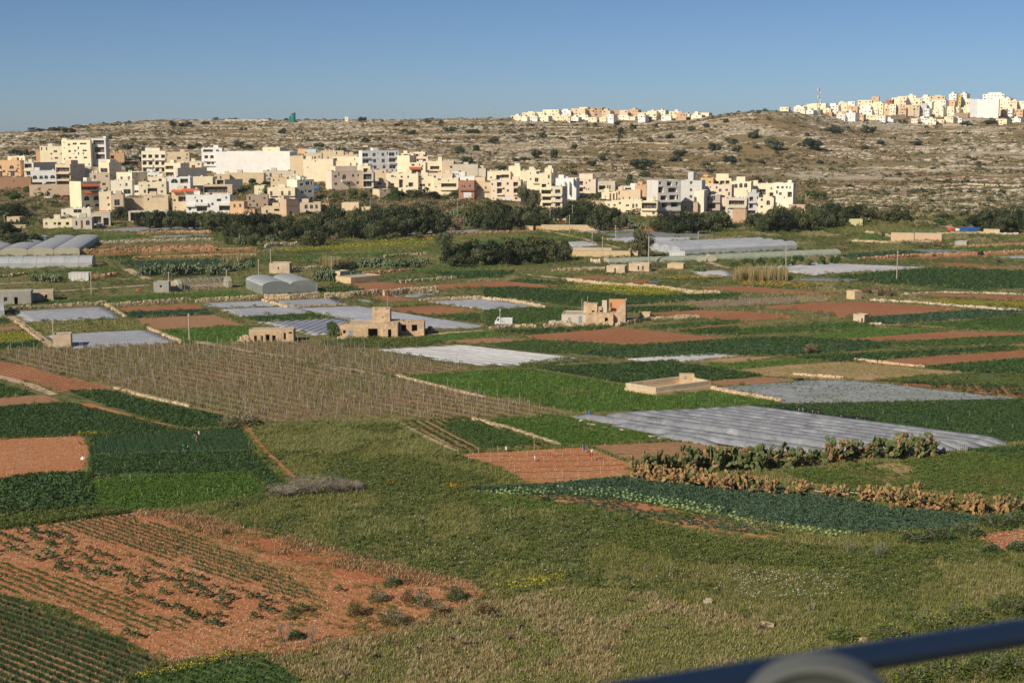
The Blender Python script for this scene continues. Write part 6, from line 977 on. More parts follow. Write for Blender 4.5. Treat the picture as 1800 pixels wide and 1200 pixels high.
# terrace walls across the hillside
for pts in ([(60, 250), (140, 248), (230, 247)], [(230, 236), (300, 235), (380, 237)], [(420, 246), (500, 244), (590, 246)], [(300, 228), (380, 227), (460, 228)], [(560, 232), (640, 230), (720, 233)], [(660, 250), (740, 247), (800, 249)], [(880, 245), (950, 242), (1040, 244)], [(900, 226), (980, 224), (1060, 226)], [(1060, 256), (1120, 252), (1180, 254)], [(1430, 250), (1520, 246), (1620, 249)], [(1500, 268), (1620, 262), (1740, 266)], [(1560, 236), (1660, 232), (1780, 235)], [(1440, 300), (1540, 296), (1660, 300)], [(1600, 330), (1700, 325), (1800, 329)], [(1080, 300), (1160, 296), (1230, 299)], [(1500, 222), (1600, 220), (1700, 222)]):
    o = drywall('x', pts, 1.3, .9, WALLP, .5, 'terrace_wall', 'wall', .8); place_label(o, 'low broken terrace wall across the hillside', pts[1][0], pts[1][1], 'wall', 'terrace walls on the hillside')
# rubble heaps
def heap(label, px, yb, wp, n=26, m=WALLM, hh=1.0):
    p = hit(px, yb); ppm = F/(p.y*cos(PITCH)-(p.z-CAMH)*sin(PITCH)); g = MB(); R = random.Random(int(px)); W_ = wp/ppm/2
    for i in range(n):
        t = R.uniform(0, 2*pi); q = sqrt(R.random()); s = R.uniform(.16, .36); a = R.uniform(0, pi); z = hh*(1-q)*R.uniform(.4, 1); g.obox((cos(t)*q*W_, sin(t)*q*W_*.8, z+.1), Vector((cos(a), sin(a), R.uniform(-.3, .3)))*s, Vector((-sin(a), cos(a), R.uniform(-.3, .3)))*s*.8, Vector((0, 0, s*.7)))
    tag(g.build('rubble_heap', m, None, p), label, 'rubble')
heap('heap of fallen stones at the left end of the low ruined stable', 430, 601, 24, 60, WALLM, 1.8); heap('small heap of stones in front of the long ruin', 606, 598, 22, 26); heap('heap of stones against the right wing of the long ruin', 755, 586, 20, 40, WALLR, 1.6); heap('white stones at the front edge of the meadow', 1243, 1072, 18, 5, WALLP, .15); heap('grey stones beside the dry grass at the bottom', 1355, 1105, 16, 4, WALLM, .15); heap('pair of grey stones just above the blue rail', 1518, 1128, 16, 4, WALLM, .15); heap('pale stones beside the small hut right of the red field', 1550, 530, 16, 14, WALLP, .6); heap('stones at the right of the small square hut with dark door', 1540, 571, 20, 14, WALLP, .4)
# ================================================================== huts and ruins
RUIN = mat('ruin_stone', [(.42, .29, .17), (.58, .42, .265), (.68, .53, .36)], scale=1.1, rough=.95, coord='obj', bump=.08, bscale=3.5, big=(.5, (.38, .28, .18), .5)); HUTM = mat('hut_stone', [(.52, .40, .27), (.64, .51, .35), (.70, .58, .43)], scale=.9, rough=.95, coord='obj', bump=.04, bscale=4, big=(.4, (.36, .29, .2), .5)); HUTG = mat('hut_grey', [(.30, .29, .25), (.38, .36, .31), (.43, .41, .36)], scale=.8, rough=.95, coord='obj', stretch=(1, 1, .3), bump=.03); OCHW = mat('ochre_block', [(.50, .36, .20), (.60, .45, .27), (.64, .50, .33)], scale=.7, rough=.95, coord='obj', bump=.04, bscale=3); BLUED = mat('faded_blue', [(.20, .27, .33), (.27, .34, .40)], scale=2, rough=.8, coord='obj', stretch=(3, 3, .5))
def hut(x0, xm, x1, yt, yb, m, feats, label, nm='stone_hut', cat='hut', **k):
    k.setdefault('tank', 0); k.setdefault('parapet', .18); k.setdefault('base', .3); return house(P0, x0, xm, x1, yt, yb, CREAM, feats, label, nm, cat, wm=m, **k)
hut(95, 125, None, 590, 613.5, HUTM, [], 'square tan windowless hut at the edge of the big vineyard', a=5, depth=4)
hut(1488, 1502, 1514, 513, 528, OCHW, [('o', 1495, 521, 1, 1)], 'small pale square hut left of the grey thicket', a=42); hut(1500, 1519, 1527, 554.5, 570, HUTM, [('o', 1515, 565, 3, 8)], 'small square hut with a dark door below the red field', a=26)
hut(474, 509, None, 463, 481, HUTM, [('w', 490, 472, 3, 5)], 'square stone hut with a pole behind it', a=10, depth=5); hut(581, 598, 615, 478, 491, HUTM, [('o', 590, 484, 5, 5)], 'stone hut with dark openings behind the ochre yard wall', a=40)
hut(-8, 55, None, 512, 535, HUTG, [('o', 30, 528, 6, 13), ('w', 13, 525, 6, 8)], 'grey streaked shed with a black doorway at the left edge', 'farm_shed', 'shed', a=5, depth=6); hut(56, 94, None, 512, 529, HUTM, [('o', 82, 521, 4, 6)], 'tan shed joined behind the grey streaked shed', 'farm_shed', 'shed', a=4, depth=5)
hut(271, 297, None, 496, 515, HUTG, [('w', 284, 504, 4, 5)], 'grey concrete hut with one little window', a=8, depth=4); hut(298, 313, None, 496, 511, HUTM, [], 'tan wall block between the grey concrete hut and the ruined glasshouse', 'wall_block', 'wall', a=5, depth=2)
hut(1066, 1098, None, 468, 481, HUTM, [('o', 1081, 476, 2.5, 8)], 'left of the two small stone huts with black slits', a=12, depth=4); hut(1105, 1141, None, 464, 478, HUTM, [('o', 1122, 472, 2.5, 7), ('o', 1130, 472, 2.5, 7)], 'right of the two small stone huts with two black slits', a=10, depth=4); hut(1173, 1201, None, 464, 473, OCHW, [], 'low pale stone block right of the two small stone huts', a=8, depth=4)
hut(972, 995, None, 384, 393, OCHW, [('d', 989, 389.5, 10, 5)], 'cream hut with a wide brown door under the dark trees', a=6, depth=5); hut(924, 937, None, 398, 405, OCHW, [], 'tiny cream hut at the left end of the long ochre wall', a=6, depth=3); hut(942, 955, None, 398, 405, mat('orange_block', [(.52, .28, .12), (.58, .34, .16)], coord='obj'), [], 'tiny orange hut at the left end of the long ochre wall', a=6, depth=3)
hut(1124, 1142, None, 551, 563, OCHW, [], 'tiny pale hut right of the tall ruin', a=8, depth=3); hut(1679, 1699, None, 425, 434, HUTG, [], 'small grey hut in the upper eastern fields', a=10, depth=4); hut(766, 799, None, 400, 407, OCHW, [], 'low cream block beside the dark tree belt', 'wall_block', 'wall', a=6, depth=2)
def mwall(x0, x1, yt, yb, m, label, a=3, d=.5, nm='masonry_wall'): return hut(x0, x1, None, yt, yb, m, [], label, nm, 'wall', a=a, depth=d, flat=True)
mwall(951, 1060, 397, 406.5, OCHW, 'long low ochre wall in front of the eastern trees', 2); mwall(1567, 1606, 411, 426, mat('pink_block', [(.56, .38, .24), (.64, .46, .31)], scale=.5, coord='obj', bump=.03), 'left half of the wide pink stone wall in the eastern fields', 4, .6); mwall(1609, 1655, 411, 424, MATS['pink_block'], 'right half of the wide pink stone wall in the eastern fields', 3, .6)
mwall(1002, 1075, 437, 444, OCHW, 'upper ochre terrace wall left of the big brown-green tree', 3, 1.5); mwall(1004, 1108, 443, 453, OCHW, 'lower ochre terrace wall left of the big brown-green tree', 4, 1.5); hut(1105, 1121, None, 437, 452, OCHW, [], 'ochre stub house at the right end of the terrace walls', a=8, depth=4); mwall(1730, 1757, 404, 412, OCHW, 'low pale wall right of the blue container', 3, 1.5)
hut(590, 617, 671, 489, 500, OCHW, [], 'ochre yard wall below the stone hut with dark openings', 'yard_wall', 'wall', a=52, tank=0)
# low ruined stable
hut(439, 516, 520, 580, 602, RUIN, [('o', 450, 596, 5, 10), ('o', 461, 596, 4, 10), ('o', 471, 595, 7, 12), ('o', 482, 596, 6, 11), ('o', 501, 592, 4, 12), ('o', 511, 586, 6, 3)], 'low ruined stable with a row of black doorways at the vineyard', 'ruined_stable', 'ruin', a=8, parapet=.1)
# long ruin with tower
rn = hut(608, 674, None, 571, 595, RUIN, [('o', 653, 587, 22, 16), ('w', 617, 588, 6, 12), ('o', 637, 582, 12, 6)], 'long stone ruin with a square tower and a dark cave-like porch', 'ruined_farmhouse', 'ruin', a=5, depth=7, parapet=.15)
def wing(rn, x0, x1, yt, yb, y0, d, feats=(), roof=True, zb=0.0):
    """a further volume of the same ruin: box between photo columns, y0 metres behind the front"""
    m = MB(); u0, u1 = rn.U(x0), rn.U(x1); H_ = rn.V(yt); z0 = rn.V(yb) if zb == 0.0 else zb; hs = [(rn.U(a)-rn.S(w_)/2, rn.U(a)+rn.S(w_)/2, rn.V(b_)-rn.S(h_)/2, rn.V(b_)+rn.S(h_)/2) for a, b_, w_, h_ in feats]
    us = sorted({u0, u1} | {q for h in hs for q in h[:2]}); vs = sorted({z0, H_} | {q for h in hs for q in h[2:]})
    for i in range(len(us)-1):
        for j in range(len(vs)-1):
            if any(h[0] < (us[i]+us[i+1])/2 < h[1] and h[2] < (vs[j]+vs[j+1])/2 < h[3] for h in hs): continue
            m.quad((us[i], y0, vs[j]), (us[i+1], y0, vs[j]), (us[i+1], y0, vs[j+1]), (us[i], y0, vs[j+1]))
    for h in hs:
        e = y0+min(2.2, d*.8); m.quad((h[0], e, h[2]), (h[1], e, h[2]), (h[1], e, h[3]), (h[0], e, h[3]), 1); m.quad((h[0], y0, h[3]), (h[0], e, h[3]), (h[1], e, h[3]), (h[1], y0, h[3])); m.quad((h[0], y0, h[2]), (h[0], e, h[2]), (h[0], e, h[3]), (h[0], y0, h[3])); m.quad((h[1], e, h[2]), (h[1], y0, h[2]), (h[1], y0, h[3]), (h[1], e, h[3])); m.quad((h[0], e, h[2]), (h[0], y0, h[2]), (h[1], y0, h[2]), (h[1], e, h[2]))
    m.quad((u1, y0, z0), (u1, y0+d, z0), (u1, y0+d, H_), (u1, y0, H_)); m.quad((u1, y0+d, z0), (u0, y0+d, z0), (u0, y0+d, H_), (u1, y0+d, H_)); m.quad((u0, y0+d, z0), (u0, y0, z0), (u0, y0, H_), (u0, y0+d, H_)); m.quad((u0, y0, H_), (u1, y0, H_), (u1, y0+d, H_), (u0, y0+d, H_))
    # loose coping stones make the top ragged
    R = random.Random(int(x0)); x = u0
    while x < u1-.2:
        l_ = R.uniform(.35, .8); hh = R.choice([.12, .2, .32, .45]); m.box(x, min(x+l_-.03, u1), y0+.02, y0+.45, H_+.002, H_+hh); x += l_*R.choice([1, 1, 1.6])
    return m
wing(rn, 674, 700, 569, 594, -1.6, 8, [(686, 586, 6, 15)], zb=-.3).build('front_room', [RUIN, DARKIN], rn.root); wing(rn, 653, 684, 547.5, 572, 2.5, 4.2, [(671.5, 562, 2, 2.5)]).build('tower', [RUIN, DARKIN], rn.root); wing(rn, 591, 607.6, 577, 592, 2.0, 4, [(604, 587, 5, 6)], zb=-.3).build('side_room', [RUIN, DARKIN], rn.root); wing(rn, 701, 744, 571, 588, 2.6, 4.5, [(708, 581, 9, 12), (727, 581, 10, 12)], zb=-.3).build('side_wing', [RUIN, DARKIN], rn.root)
g = MB(); u_ = rn.U(645); g.box(u_-.4, u_+.4, -1.2, -.4, -.3, 2.2); g.build('porch_pillar', RUIN, rn.root); g = MB(); u_ = rn.U(679); g.tube((u_, 4, rn.V(548)), (u_, 4, rn.V(523)), .07, .05, 6); g.build('pole', POLEM, rn.root)
g = MB(); g.box(rn.U(613.5), rn.U(620), -.03, .1, rn.V(594), rn.V(582)); g.build('door', BLUED, rn.root)
# tall ruin
RW2 = mat('ruin_white', [(.52, .46, .36), (.62, .56, .45)], scale=.8, rough=.95, coord='obj', bump=.05); RP = mat('ruin_plaster_orange', [(.56, .26, .12), (.62, .33, .18)], scale=.6, rough=.95, coord='obj')
r3 = hut(987, 1030, None, 553, 571, RW2, [('w', 1001, 564.5, 5, 12), ('w', 1020, 562, 6, 13)], 'tall roofless pink ruin with orange plaster inside and blue doors', 'ruined_house', 'ruin', a=5, depth=7, parapet=.15)
wing(r3, 1030, 1078, 551.5, 573, -.8, 7.5, [(1066, 563.5, 5.5, 13)], zb=-.3).build('front_room', [RUIN, DARKIN], r3.root)
wing(r3, 1024, 1048, 536, 553, 2.2, 3.0, [(1041, 549, 5, 3)]).build('upper_room', [RUIN, DARKIN], r3.root); wing(r3, 1048, 1056, 542, 553, 2.6, 2.5, [(1054, 549, 4, 3)]).build('upper_wall', [RUIN, DARKIN], r3.root)
def slabw(nm, x0, x1, yt, yb, y0, d, mm, zb=None):
    g = MB(); g.box(r3.U(x0), r3.U(x1), y0, y0+d, r3.V(yb) if zb is None else zb, r3.V(yt)); g.build(nm, mm, r3.root)
slabw('tower_wall', 1056, 1064.5, 530, 553, 3.0, .5, RW2); slabw('tower_wall', 1066.5, 1096, 530.5, 553, 6.2, .5, RP, -.3); slabw('inner_window', 1068.5, 1071.5, 537, 545, 6.12, .07, DARKIN)
g = MB(); u0, u1 = r3.U(1078.2), r3.U(1098.7); zt, zm = r3.V(529.5), r3.V(551.5); y_ = .6
g.poly([(u0, y_, -.3), (u1, y_, -.3), (u1, y_, zt), (u1-.5, y_, zt), (u0+1.0, y_, zm+1.2), (u0, y_, zm)]); g.poly([(u0, y_+.45, zm), (u0+1.0, y_+.45, zm+1.2), (u1-.5, y_+.45, zt), (u1, y_+.45, zt), (u1, y_+.45, -.3), (u0, y_+.45, -.3)]); g.quad((u1, y_, -.3), (u1, 6.7, -.3), (u1, 6.7, zt), (u1, y_, zt)); g.quad((u1-.5, y_, zt), (u1, y_, zt), (u1, y_+.45, zt), (u1-.5, y_+.45, zt)); g.quad((u0+1, y_, zm+1.2), (u1-.5, y_, zt), (u1-.5, y_+.45, zt), (u0+1, y_+.45, zm+1.2)); g.quad((u0, y_, zm), (u0+1, y_, zm+1.2), (u0+1, y_+.45, zm+1.2), (u0, y_+.45, zm)); g.quad((u1-.45, 6.7, -.3), (u1-.45, y_+.46, -.3), (u1-.45, y_+.46, zt), (u1-.45, 6.7, zt)); g.quad((u1-.45, y_+.46, zt), (u1, y_+.46, zt), (u1, 6.7, zt), (u1-.45, 6.7, zt)); g.build('broken_gable', RUIN, r3.root)
slabw('door', 1091.5, 1096, 557.5, 566, .5, .08, HUTG); g = MB(); R = random.Random(9)
for i in range(14): a = R.uniform(0, pi); g.obox((r3.U(R.uniform(1064, 1097)), .2+R.uniform(-1.5, .1), R.uniform(.1, .7)), Vector((cos(a), sin(a), .2))*.4, Vector((-sin(a), cos(a), 0))*.3, Vector((0, 0, .25)))
g.build('fallen_blocks', WALLM, r3.root); g = MB(); g.tube((r3.U(1022), 2, r3.V(552)), (r3.U(1021), 2, r3.V(527)), .1, .06); g.tube((r3.U(1030.5), 3, r3.V(552)), (r3.U(1030.5), 3, r3.V(523)), .08, .05); g.build('bare_post', POLEM, r3.root)
g = MB(); g.box(r3.U(998.7), r3.U(1003.3), -.02, .12, -.2, r3.V(558.6)); g.box(r3.U(1017.2), r3.U(1022.8), -.02, .12, -.1, r3.V(555.8)); g.build('door', BLUED, r3.root)
# reservoir: a shallow square tank of block walls
A_, B_, C_, D_ = gp(1100, 687), gp(1153, 695.5), gp(1250, 683), gp(1200, 674.5); ctr = (A_+B_+C_+D_)/4; rt = empty('reservoir', ctr); tag(rt, 'empty square stone reservoir tank in the bright green field', 'reservoir'); H_ = 1.3
for i, (a, b_) in enumerate(((A_, B_), (B_, C_), (C_, D_), (D_, A_))):
    a = a-ctr; b_ = b_-ctr; d = (b_-a).normalized(); n_ = Vector((d.y, -d.x, 0)); L_ = (b_-a).length
    g = MB(); nb = int(L_/1.1)
    for k in range(nb):
        for r_ in range(3):
            u0 = L_*k/nb+(.25 if r_ % 2 else 0); u1 = min(L_, u0+L_/nb-.025); 
            if u1-u0 < .1: continue
            g.obox(a+d*((u0+u1)/2)+Vector((0, 0, .55+H_*.22*(r_+.5)))-n_*RNG.uniform(.14, .17), d*((u1-u0)/2), n_*.2, Vector((0, 0, H_*.22/2-.012)))
    g.build('block_wall', HUTM, rt); g = MB(); g.obox(a+d*L_/2+Vector((0, 0, .26))-n_*.1, d*(L_/2+.1), n_*.35, Vector((0, 0, .29))); g.build('plinth', OCHW, rt)
g = MB(); g.poly([tuple((p-ctr)*.97+Vector((0, 0, .35))) for p in (A_, B_, C_, D_)]); g.build('tank_floor', TRACKM, rt)
q = (gp(1207, 677)-ctr); g = MB(); g.box(q.x-1.2, q.x+1.2, q.y-.8, q.y+.8, 0, 2.0); g.box(q.x-.7, q.x-.1, q.y-.85, q.y-.81, 1.2, 1.8, 1); g.build('pump_house', [OCHW, HUTG], rt); g = MB(); q2 = gp(1222, 677)-ctr; g.poly([(q.x+1.25, q.y-.8, 0), (q2.x+2.2, q.y-.8, 0), (q.x+1.25, q.y-.8, 1.6)]); g.poly([(q.x+1.25, q.y+.6, 1.6), (q2.x+2.2, q.y+.6, 0), (q.x+1.25, q.y+.6, 0)]); g.quad((q.x+1.25, q.y-.8, 1.6), (q2.x+2.2, q.y-.8, 0), (q2.x+2.2, q.y+.6, 0), (q.x+1.25, q.y+.6, 1.6)); g.build('ramp', OCHW, rt)
# ================================================================== greenhouses
FILM = mat('greenhouse_film', [(.42, .44, .44), (.50, .52, .52), (.55, .57, .57)], scale=.4, rough=.35, spec=.45, trans=.15, bump=.02, bscale=1.5, coord='obj'); FILMT = mat('greenhouse_wall_film', [(.38, .42, .40), (.46, .50, .47)], scale=.4, rough=.35, spec=.4, alpha=.55, coord='obj'); FILMB = mat('greenhouse_film_beige', [(.40, .37, .28), (.47, .44, .34)], scale=.4, rough=.5, coord='obj'); NET = mat('net_green', [(.30, .33, .25), (.36, .39, .30), (.42, .44, .36)], scale=.5, rough=.8, coord='obj', trans=.1); FILMW = mat('polytunnel_white', [(.34, .36, .38), (.43, .45, .47), (.52, .53, .55)], scale=.4, rough=.4, spec=.4, bump=.03, coord='obj', stretch=(.4, 1, 1))
def greenhouse(label, pa, pb, depth, hw, ha, spans=1, mroof=FILM, mwall_=FILM, mend=None, rib=4.0, along=True, name='polytunnel', cat='greenhouse'):
    """pa, pb: the ends of the front foot line; along: arches run along that line, else the arch gables face the front"""
    a, b_ = hit(*pa), hit(*pb); d = (b_-a); L_ = d.length; rz = atan2(d.y, d.x); o = empty(name, a, rz); tag(o, label, cat); mend = mend or mwall_
    X_, Y_ = (L_, depth); n = 9; roof = MB(); wl = MB(); rb = MB()
    sw = (Y_ if along else X_)/spans; ll = X_ if along else Y_
    def pt(s, t, z): return (t, s, z) if along else (s, t, z)      # s across the arches, t along them
    for k in range(spans):
        prof = [(k*sw+sw*(1-cos(pi*i/(n-1)))/2, hw+ha*sin(pi*i/(n-1))) for i in range(n)]; m_ = max(2, int(ll/3))
        for i in range(n-1):
            for j in range(m_):
                t0, t1 = ll*j/m_, ll*(j+1)/m_; p = [pt(prof[i][0], t0, prof[i][1]), pt(prof[i+1][0], t0, prof[i+1][1]), pt(prof[i+1][0], t1, prof[i+1][1]), pt(prof[i][0], t1, prof[i][1])]
                roof.poly(p if not along else p[::-1])
        for t in (0, ll): en = MB(); en.poly([pt(prof[0][0], t, 0)]+[pt(s, t, z) for s, z in prof]+[pt(prof[-1][0], t, 0)]); en.build('end_film', mend, o)
        nr = max(2, int(ll/rib))
        for j in range(nr+1):
            t = ll*j/nr
            P_ = [(prof[0][0]+.02, 0)]+[(a_, b_+.04) for a_, b_ in prof]+[(prof[-1][0]-.02, 0)]; rb = MB()
            for (s0, z0), (s1, z1) in zip(P_[:-1], P_[1:]): rb.tube(pt(s0, t, z0), pt(s1, t, z1), .05, n=4, cap=False)
            rb.build('hoop', STEEL, o)
    for s in (0, sw*spans): wl = MB(); wl.poly([pt(s, 0, 0), pt(s, ll, 0), pt(s, ll, hw), pt(s, 0, hw)]); wl.build('side_film', mwall_, o)
    roof.build('roof_film', mroof, o); return o
greenhouse('long low grey polytunnel at the left edge with a stone footing', (-60, 473), (162, 470), 8, 1.6, 1.9); greenhouse('row of four arched beige greenhouses behind the long polytunnel', (-45, 452), (140, 449), 60, 2.0, 1.0, 4, FILM, FILMB, FILMB, along=False, name='multispan_greenhouse')
gh = greenhouse('glassy twin-arched greenhouse with see-through sides', (462, 519.5), (558, 515.5), 19, 2.4, 1.1, 2, FILM, FILMT, FILMT, along=False, name='multispan_greenhouse'); P = RNG.uniform([.8, .8], [13, 24], (260, 2)); c, s = cos(gh.rotation_euler.z), sin(gh.rotation_euler.z); gx = gh.location
planting('greenhouse_crop', np.stack([gx.x+P[:, 0]*c-P[:, 1]*s, gx.y+P[:, 0]*s+P[:, 1]*c, np.zeros(260)], 1), 'mid', 3.2, 'green crop seen through the sides of the twin-arched greenhouse', 'crop')
greenhouse('long white polytunnel in the eastern fields', (1196, 449), (1400, 440), 26, 1.8, 1.3, 4, FILMW, FILMW, along=True, rib=6); greenhouse('greenish netted tunnel ending in pale round mouths', (1072, 465), (1240, 459), 5, .5, 1.3, 1, NET, NET, FILMB, rib=3, name='netted_tunnel', cat='tunnel'); greenhouse('long greenish netted tunnel behind the row of fresh bushes', (1255, 459), (1478, 449), 6, .5, 1.5, 1, NET, NET, FILMB, rib=3, name='netted_tunnel', cat='tunnel'); greenhouse('small pale tunnel cut by the left edge of the picture', (-30, 559), (8, 557), 12, 1.5, 1.6, 1, FILM, FILM, along=True)
for i, (x, y) in enumerate(((1233, 462), (1252, 461))):
    p = hit(x, y); o = empty('tunnel_mouth', p); tag(o, ['left of the two round pale tunnel mouths', 'right of the two round pale tunnel mouths'][i], 'tunnel'); g = MB(); g.poly([(1.6*cos(t), 0, .9+1.1*sin(t)) for t in np.linspace(-.7, pi+.7, 14)]); g.build('end_film', FILMB, o); g = MB()
    for k in range(10): t0, t1 = pi*k/10, pi*(k+1)/10; g.quad((1.6*cos(t0), 0.01, .9+1.1*sin(t0)), (1.6*cos(t1), 0.01, .9+1.1*sin(t1)), (1.6*cos(t1), 3, .9+1.1*sin(t1)), (1.6*cos(t0), 3, .9+1.1*sin(t0)))
    g.build('roof_film', NET, o)
# ruined glasshouse: two rounded end walls, bare hoops and rails
a, b_ = hit(314, 512), hit(408, 507); d = b_-a; L_ = d.length; o = empty('ruined_glasshouse', a, atan2(d.y, d.x)); tag(o, 'ruined glasshouse frame with two rounded end walls', 'ruin')
for x in (0, L_-1.0):
    g = MB(); pr = [(4*(1-cos(pi*i/8))/2, 1.7+1.3*sin(pi*i/8)) for i in range(9)]; P_ = [(0, 0)]+pr+[(4, 0)]; g.poly([(x, s, z) for s, z in P_]); g.poly([(x+1.0, s, z) for s, z in P_[::-1]])
    for i in range(len(P_)-1): g.quad((x, P_[i][0], P_[i][1]), (x+1.0, P_[i][0], P_[i][1]), (x+1.0, P_[i+1][0], P_[i+1][1]), (x, P_[i+1][0], P_[i+1][1]))
    g.build('end_wall', FILMB, o)
g = MB(); n = 9
for j in range(1, n):
    x = L_*j/n
    for i in range(8): g.tube((x, pr[i][0], pr[i][1]), (x, pr[i+1][0], pr[i+1][1]), .06, n=4)
    g.tube((x, 0, 0), (x, 0, 1.7), .07, n=4); g.tube((x, 4, 0), (x, 4, 1.7), .07, n=4)
for s, z in (pr[0], pr[2], pr[4], pr[6], pr[8]): g.tube((0, s, z), (L_, s, z), .06, n=4)
g.build('bare_frame', STEEL, o); g = MB(); g.box(.5, L_-.5, 3.9, 4.1, 0, 1.1); g.box(1, L_*.6, 1.5, 3.5, 0, .7); g.build('low_wall', HUTM, o)
# ================================================================== containers, vehicles
def container(label, x0, x1, yt, yb, col, d=2.6):
    m = mat('container_%d' % int(col[0]*1000+col[2]*77), [tuple(v*.85 for v in col), col], scale=1.2, rough=.6, coord='obj', stretch=(1, 1, .3)); p, q = hit(x0, yb), hit(x1, yb); L_ = (q-p).length; H_ = (yb-yt)*p.y/F; o = empty('shipping_container', p, atan2((q-p).y, (q-p).x)); tag(o, label, 'container'); g = MB(); n = max(6, int(L_/.5))
    for i in range(n): u0, u1 = L_*i/n, L_*(i+1)/n; e = .07 if i % 2 else 0; g.box(u0, u1, e, d-e, .12, H_-.1)
    g.build('corrugated_wall', m, o); g = MB()
    for x in (0, L_-.15):
        for y in (-.02, d-.13): g.box(x, x+.15, y, y+.15, 0, H_)
    g.box(-.01, L_+.01, -.03, .12, H_-.11, H_+.02); g.box(-.01, L_+.01, d-.12, d+.03, H_-.11, H_+.02); g.box(-.01, L_+.01, -.03, .12, 0, .13); g.box(.1, L_-.1, .12, d-.12, H_-.1, H_-.03); g.build('frame', m, o); g = MB()
    for y in (.1, d/2+.02): g.box(L_+.001, L_+.05, y, y+d/2-.14, .2, H_-.2)
    g.build('door', m, o)
container('white corrugated container in the scrub on the left', 121, 156, 480, 494.5, (.66, .65, .60)); container('pale yellow container among the eastern trees', 1485, 1516, 385.5, 397, (.72, .68, .36)); container('bright blue container at the right by the dark trees', 1691, 1720, 400.5, 407, (.03, .13, .50)); container('white box shed with a blue tarpaulin in front of the polytunnel', 1177, 1204, 443, 454, (.72, .73, .74))
TARP = mat('blue_tarp', [(.03, .13, .40), (.05, .2, .55)], scale=1, rough=.6, coord='obj'); REDT = mat('red_cloth', [(.55, .05, .03), (.62, .09, .05)], scale=2, rough=.8, coord='obj'); BLUE2 = mat('blue_cloth', [(.06, .10, .42), (.08, .14, .5)], scale=2, rough=.8, coord='obj'); WHT = mat('white_cloth', [(.7, .7, .68), (.78, .78, .76)], scale=2, rough=.8, coord='obj'); BLACKP = mat('black_plastic', [(.015, .015, .017), (.03, .03, .032)], scale=2, rough=.5, coord='obj')
def lump(nm, label, cat, px, yb, wp, hp, m, seed=1, d=None):
    p = hit(px, yb); ppm = F/(p.y*cos(PITCH)-(p.z-CAMH)*sin(PITCH)); bm = bmesh.new(); bmesh.ops.create_icosphere(bm, subdivisions=2, radius=.5); R = random.Random(seed)
    for v in bm.verts: k = R.uniform(.8, 1.15); v.co = Vector((v.co.x*k*wp/ppm, v.co.y*k*wp/ppm*.8, max(-.02, (v.co.z+.3)*k*hp/ppm*1.2)))
    me = bpy.data.meshes.new(nm); bm.to_mesh(me); bm.free(); me.materials.append(m); o = link(nm, me, None, p); tag(o, label, cat); return o
lump('tarpaulin', 'blue tarpaulin heap in front of the white box shed', 'tarpaulin', 1193, 455, 13, 4, TARP); lump('tarpaulin', 'blue tarpaulin spread beside the pale three-storey house', 'tarpaulin', 557, 334, 14, 6, TARP, 2); lump('pool_cover', 'light blue pool cover below the brown doors', 'pool cover', 1069, 352, 12, 4, mat('pool_blue', [(.05, .25, .5), (.08, .32, .58)], coord='obj'), 3); lump('tarpaulin', 'small teal tarpaulin on the wide pink stone wall', 'tarpaulin', 1637, 411, 8, 4, TEAL, 4); lump('rubbish_heap', 'heap of red and white rags beside the blue container', 'rubbish', 1672, 407, 16, 6, REDT, 5); lump('sheet_bundle', 'white bundle left of the blue container', 'bundle', 1682, 407, 10, 5, WHT, 6); lump('plastic_bundle', 'black plastic bundle on the far edge of the left red field', 'bundle', 110, 661, 11, 5, BLACKP, 7); lump('plastic_bundle', 'black plastic bundle at the left edge by the red field', 'bundle', 4, 634, 9, 4, BLACKP, 8); lump('plastic_bundle', 'black bundle at the corner of the dark cabbages', 'bundle', 165, 689, 11, 4, BLACKP, 9); lump('plastic_bundle', 'black bundle on the bare path by the dry grey bush', 'bundle', 481, 823, 9, 6, BLACKP, 10); lump('plastic_bundle', 'black plastic heap at the corner of the grey mulched plot', 'bundle', 1405, 671, 20, 5, BLACKP, 11); lump('plastic_bundle', 'black bundle at the far end of the low tunnels', 'bundle', 1117, 727, 14, 5, BLACKP, 12); lump('dark_heap', 'dark round heap on the eastern rubble bank', 'heap', 1724, 449, 10, 8, BLACKP, 13); lump('blue_barrel', 'blue barrel standing at the left corner of the low tunnels', 'barrel', 1036, 729, 5, 7, TARP, 14); lump('water_drum', 'small blue drum on the edge of the broad red field', 'drum', 1454, 556, 4, 4, TARP, 15); lump('water_drum', 'blue drum at the end of the long polytunnel', 'drum', 129, 444, 5, 4, TARP, 16); lump('pink_ball', 'small pink round buoy on the stones between the dried prickly pears', 'buoy', 1427, 854, 5.5, 6, mat('pink_plastic', [(.62, .22, .18), (.7, .3, .24)], coord='obj'), 18); lump('dark_sack', 'dark sack lying next to the pink buoy', 'sack', 1420, 860, 12, 7, BLACKP, 19); lump('white_sack', 'white sacks at the edge of the bare left plot', 'sack', 146, 812, 9, 5, WHT, 20); lump('red_heap', 'small red heap on the long bank left of the grey concrete hut', 'heap', 243, 512, 9, 4, mat('red_plastic', [(.5, .08, .05), (.55, .12, .08)], coord='obj'), 21)
TYRE = mat('tyre', [(.02, .02, .02), (.03, .03, .03)], coord='obj'); CARW = mat('white_paint', [(.70, .70, .68), (.76, .76, .74)], scale=1, rough=.35, spec=.5, coord='obj')
def wheel(o, x, y, r):
    g = MB(); g.tube((x, y-.11, r), (x, y+.11, r), r, n=14); wv = g.build('wheel', TYRE, o); g = MB(); g.tube((x, y-.125, r), (x, y+.125, r), r*.55, n=10); g.build('rim', STEEL, wv)
